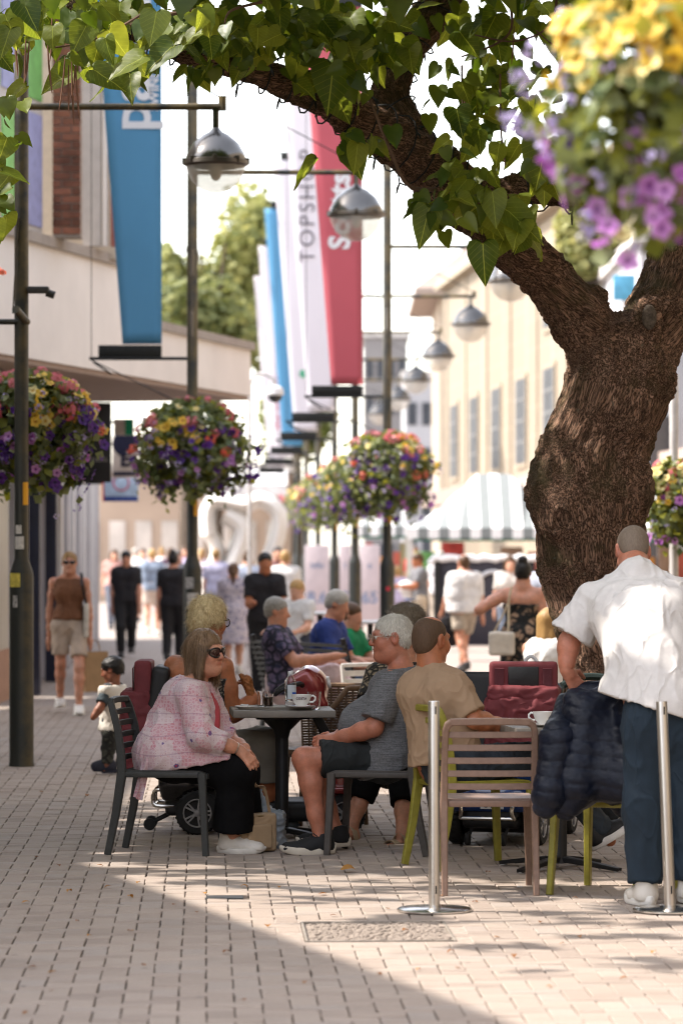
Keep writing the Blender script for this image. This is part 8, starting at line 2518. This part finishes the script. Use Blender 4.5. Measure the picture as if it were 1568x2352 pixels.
for px, d, h, fc, st, tc, bc, hr, hs_, lab in ((262, 72, 1.66, 10, .4, (.55, .30, .26), (.10, .11, .14), H_BRN, 'long', 'distant woman in a coral top near the shopfront columns'), (310, 90, 1.70, 170, .4, (.66, .64, .60), (.12, .13, .17), H_GREY, 'short', 'distant grey haired figure in a cream shirt by the shopfronts'),
        (408, 64, 1.62, 20, .35, (.30, .32, .36), (.04, .05, .08), H_BLK, 'short', 'distant man in a slate shirt just left of the second lamp post'), (462, 70, 1.68, 165, .4, (.60, .52, .56), (.30, .26, .22), H_FAIR, 'pony', 'distant woman in a dusty pink top just right of the second lamp post'),
        (516, 78, 1.66, 0, .3, (.68, .66, .66), (.16, .18, .24), H_BRN, 'short', 'distant figure in white in front of the sculpture'), (568, 58, 1.60, 190, .4, (.42, .48, .60), (.45, .42, .38), H_BRN, 'bun', 'distant woman in pale blue under the sculpture arch'),
        (636, 60, 1.70, 10, .3, (.22, .10, .10), (.06, .06, .08), H_BLK, 'short', 'distant man in a maroon shirt behind the man in black'), (1010, 62, 1.62, 170, .35, (.62, .60, .62), (.40, .34, .28), H_GREY, 'short', 'distant shopper in a pale top beside the booth'),
        (1168, 50, 1.55, 10, .3, (.60, .56, .52), (.10, .12, .16), H_BRN, 'long', 'distant woman in cream between the booth and the tree trunk')):
    extra('person', lab, S(X(px, d), d, h, fc, st, (18, -14), (20, 12), lean=.05), mixd(F_ if hs_ in ('long', 'pony', 'bun') else M_), SK_PALE, hr, hs_, cm('crowd_top_%d' % px, tc), cm('crowd_leg_%d' % px, bc), vox=.024)
# bench sitters
extra('person', 'silver haired woman in a navy flowered top and pink trousers cross legged on the bench', sit(X(655, 27.6), 27.6, 78, 1.62, -.16, 0, .12, .46, (30, 38), (60, 60), True), mixd(F_, chest=.19, waist=.19, hip=.2, arm=1.1, leg=1.15), SK_FAIR, H_GREY, 'short', abstract_print('navy_floral', '#252a45', '#6a5c78', '#171a2c', 12), cm('pale_pink_cotton', (.56, .43, .44)), 'short', vox=.013)
extra('person', 'grey haired man in a blue T-shirt leaning forward on the bench', sit(X(738, 29.0), 29.0, 72, 1.72, .18, 0, .35, .46, (30, 30), (45, 50)), mixd(M_, chest=.20), SK_FAIR, H_GREY, 'short', cm('royal_blue_cotton', (.018, .04, .19)), cm('denim_b', (.05, .08, .14)), 'short', vox=.013)
extra('person', 'person in a bright green top half hidden beyond the man in blue', sit(X(790, 31), 31, 60, 1.5, .1, 0, .2, .40), M_, SK_FAIR, H_BRN, 'short', cm('green_cotton', (.0, .19, .075)), cm('dark_jeans_b', (.05, .06, .09)), 'short', vox=.02)
# market side
extra('person', 'heavy man in a white T-shirt and shorts walking past the dark booth', S(X(1066, 46), 46, 1.57, 205, .45, (25, -20), (10, 10)), mixd(M_, chest=.24, waist=.25, hip=.22, depth=.15, belly=.12), SK_FAIR, H_BRN, 'balding', cm('white_cotton', (.70, .69, .68)), cm('stone_shorts', (.42, .36, .29)), 'short', 'short', 'dark', vox=.018)
t = thing('shopping_bag', 'dark carrier bag swinging beside the heavy man in white', 'bag', (X(1030, 46), 46.1, 0))
b = MB(); b.box((0, 0, .55), (.22, .12, .40), bev=.04); b.build('sack', cm('black_cotton', (.012, .011, .014)), t); b = MB(); b.tube(curve([(-.05, 0, .74), (0, 0, .86), (.05, 0, .74)], 6), .01, 6); b.build('handle', M_BLKP, t)
J = S(X(1200, 31), 31, 1.53, 172, .0, (12, -8), (8, 8), headdown=.1)
J['elL'] = J['shL'] + V3(-.24, -.08, -.14); J['wrL'] = J['elL'] + V3(.14, .16, .12); J['hdL'] = V3(.5, .5, .3)
extra('person', 'woman with a black hair bun in a black flowered sundress seen from behind', J, mixd(F_, chest=.165, arm=1.0), SK_FAIR, H_BLK, 'bun', abstract_print('black_floral', '#0c0c0c', '#a88a70', '#0a0b0a', 9), None, 'none', dress=.45, shoes='white', vox=.013, neckline=.17)
t = thing('shoulder_bag', 'cream shoulder bag with a chain strap on the woman in the flowered sundress', 'bag', (X(1152, 30.7), 30.75, 0))
s = SDF(); s.rbox((0, 0, .80), (.09, .035, .08), None, .025, .03); s.rbox((.01, -.03, .84), (.07, .01, .035), Matrix.Rotation(R(20), 3, 'Y'), .015, .02); V, F = s.mesh(.012); mesh_obj('sack', V, F, mat('cream_leather_b', (.60, .54, .45), .5), t)
b = MB(); b.tube(curve([(-.07, 0, .90), (.04, -.02, 1.12), (.09, .0, 1.30), (.07, .05, 1.2), (.06, 0, .90)], 14), .009, 6); b.build('strap', mat('pale_chain', (.5, .42, .3), .4, .5), t)
extra('person', 'person in a pale blue top standing just left of the tree trunk', S(X(1246, 40), 40, 1.60, 170), F_, SK_PALE, H_BLK, 'bun', cm('pale_blue_cotton', (.50, .54, .64)), cm('pale_blue_cotton', (.50, .54, .64)), vox=.02)
extra('person', 'person in a white sleeveless top sitting low behind the blue scooter', sit(X(1255, 26), 26, 150, 1.6, .05, 0, .1, .40), F_, SK_FAIR, H_FAIR, 'bob', cm('white_cotton', (.70, .69, .68)), cm('grey_shorts', (.40, .40, .42)), 'none', 'short', vox=.016)
extra('person', 'man in a grey T-shirt and cream trousers carrying a white bundle at the stall', S(X(962, 56), 56, 1.58, -75, .1, (30, 30), (60, 60), headdown=.3), M_, SK_TAN, H_BRN, 'short', cm('grey_cotton', (.14, .14, .15)), cm('cream_trousers', (.48, .40, .30)), vox=.02)
t = thing('cloth_bundle', 'white bundle carried by the man in grey at the stall', 'bundle', (X(934, 56), 56, 0))
s = SDF(); s.ell((0, 0, 1.02), (.14, .12, .12), None, .03); s.ell((.05, 0, .9), (.12, .1, .08), None, .05); V, F = s.mesh(.02); V = ruffle(V, F, .02, 8); mesh_obj('bundle', V, F, cm('white_cotton', (.70, .69, .68)), t); b = MB(); b.box((.08, 0, .84), (.22, .16, .05), bev=.02); b.build('tray', cm('blue_plastic', (.05, .16, .4)), t)
extra('person', 'stallholder in red behind the market stall', S(X(953, 74), 74, 1.72, 20), M_, SK_TAN, H_BRN, 'short', cm('red_cotton', (.45, .02, .02)), cm('dark_jeans_b', (.05, .06, .09)), vox=.024)
extra('person', 'person in pale lilac behind the lamp post beside the stall', S(X(912, 60), 60, 1.35, 180), F_, SK_PALE, H_FAIR, 'short', cm('lilac_cotton', (.48, .42, .58)), cm('lilac_cotton', (.48, .42, .58)), vox=.024)
# round white cafe table tops beyond the bench
for i, (px, y, d) in enumerate(((735, 1405, 36), (850, 1425, 36))):
    p = at(px, y, d); t = thing('cafe_table', ['round white cafe table beyond the silver haired woman', 'round white cafe table beside the third lamp post'][i], 'table', (p.x, d, 0), 0, 'round white tables')
    zt = p.z; b = MB(); b.lathe([(0, zt - .03), (.27, zt - .03), (.29, zt - .015), (.27, zt), (0, zt)], n=24, cap=False); b.build('tabletop', mat('white_top', (.66, .65, .64), .4), t)
    b = MB(); b.lathe([(.18, 0), (.18, .02), (.03, .05), (.03, zt - .03)], n=14); b.build('column', M_IRON, t)
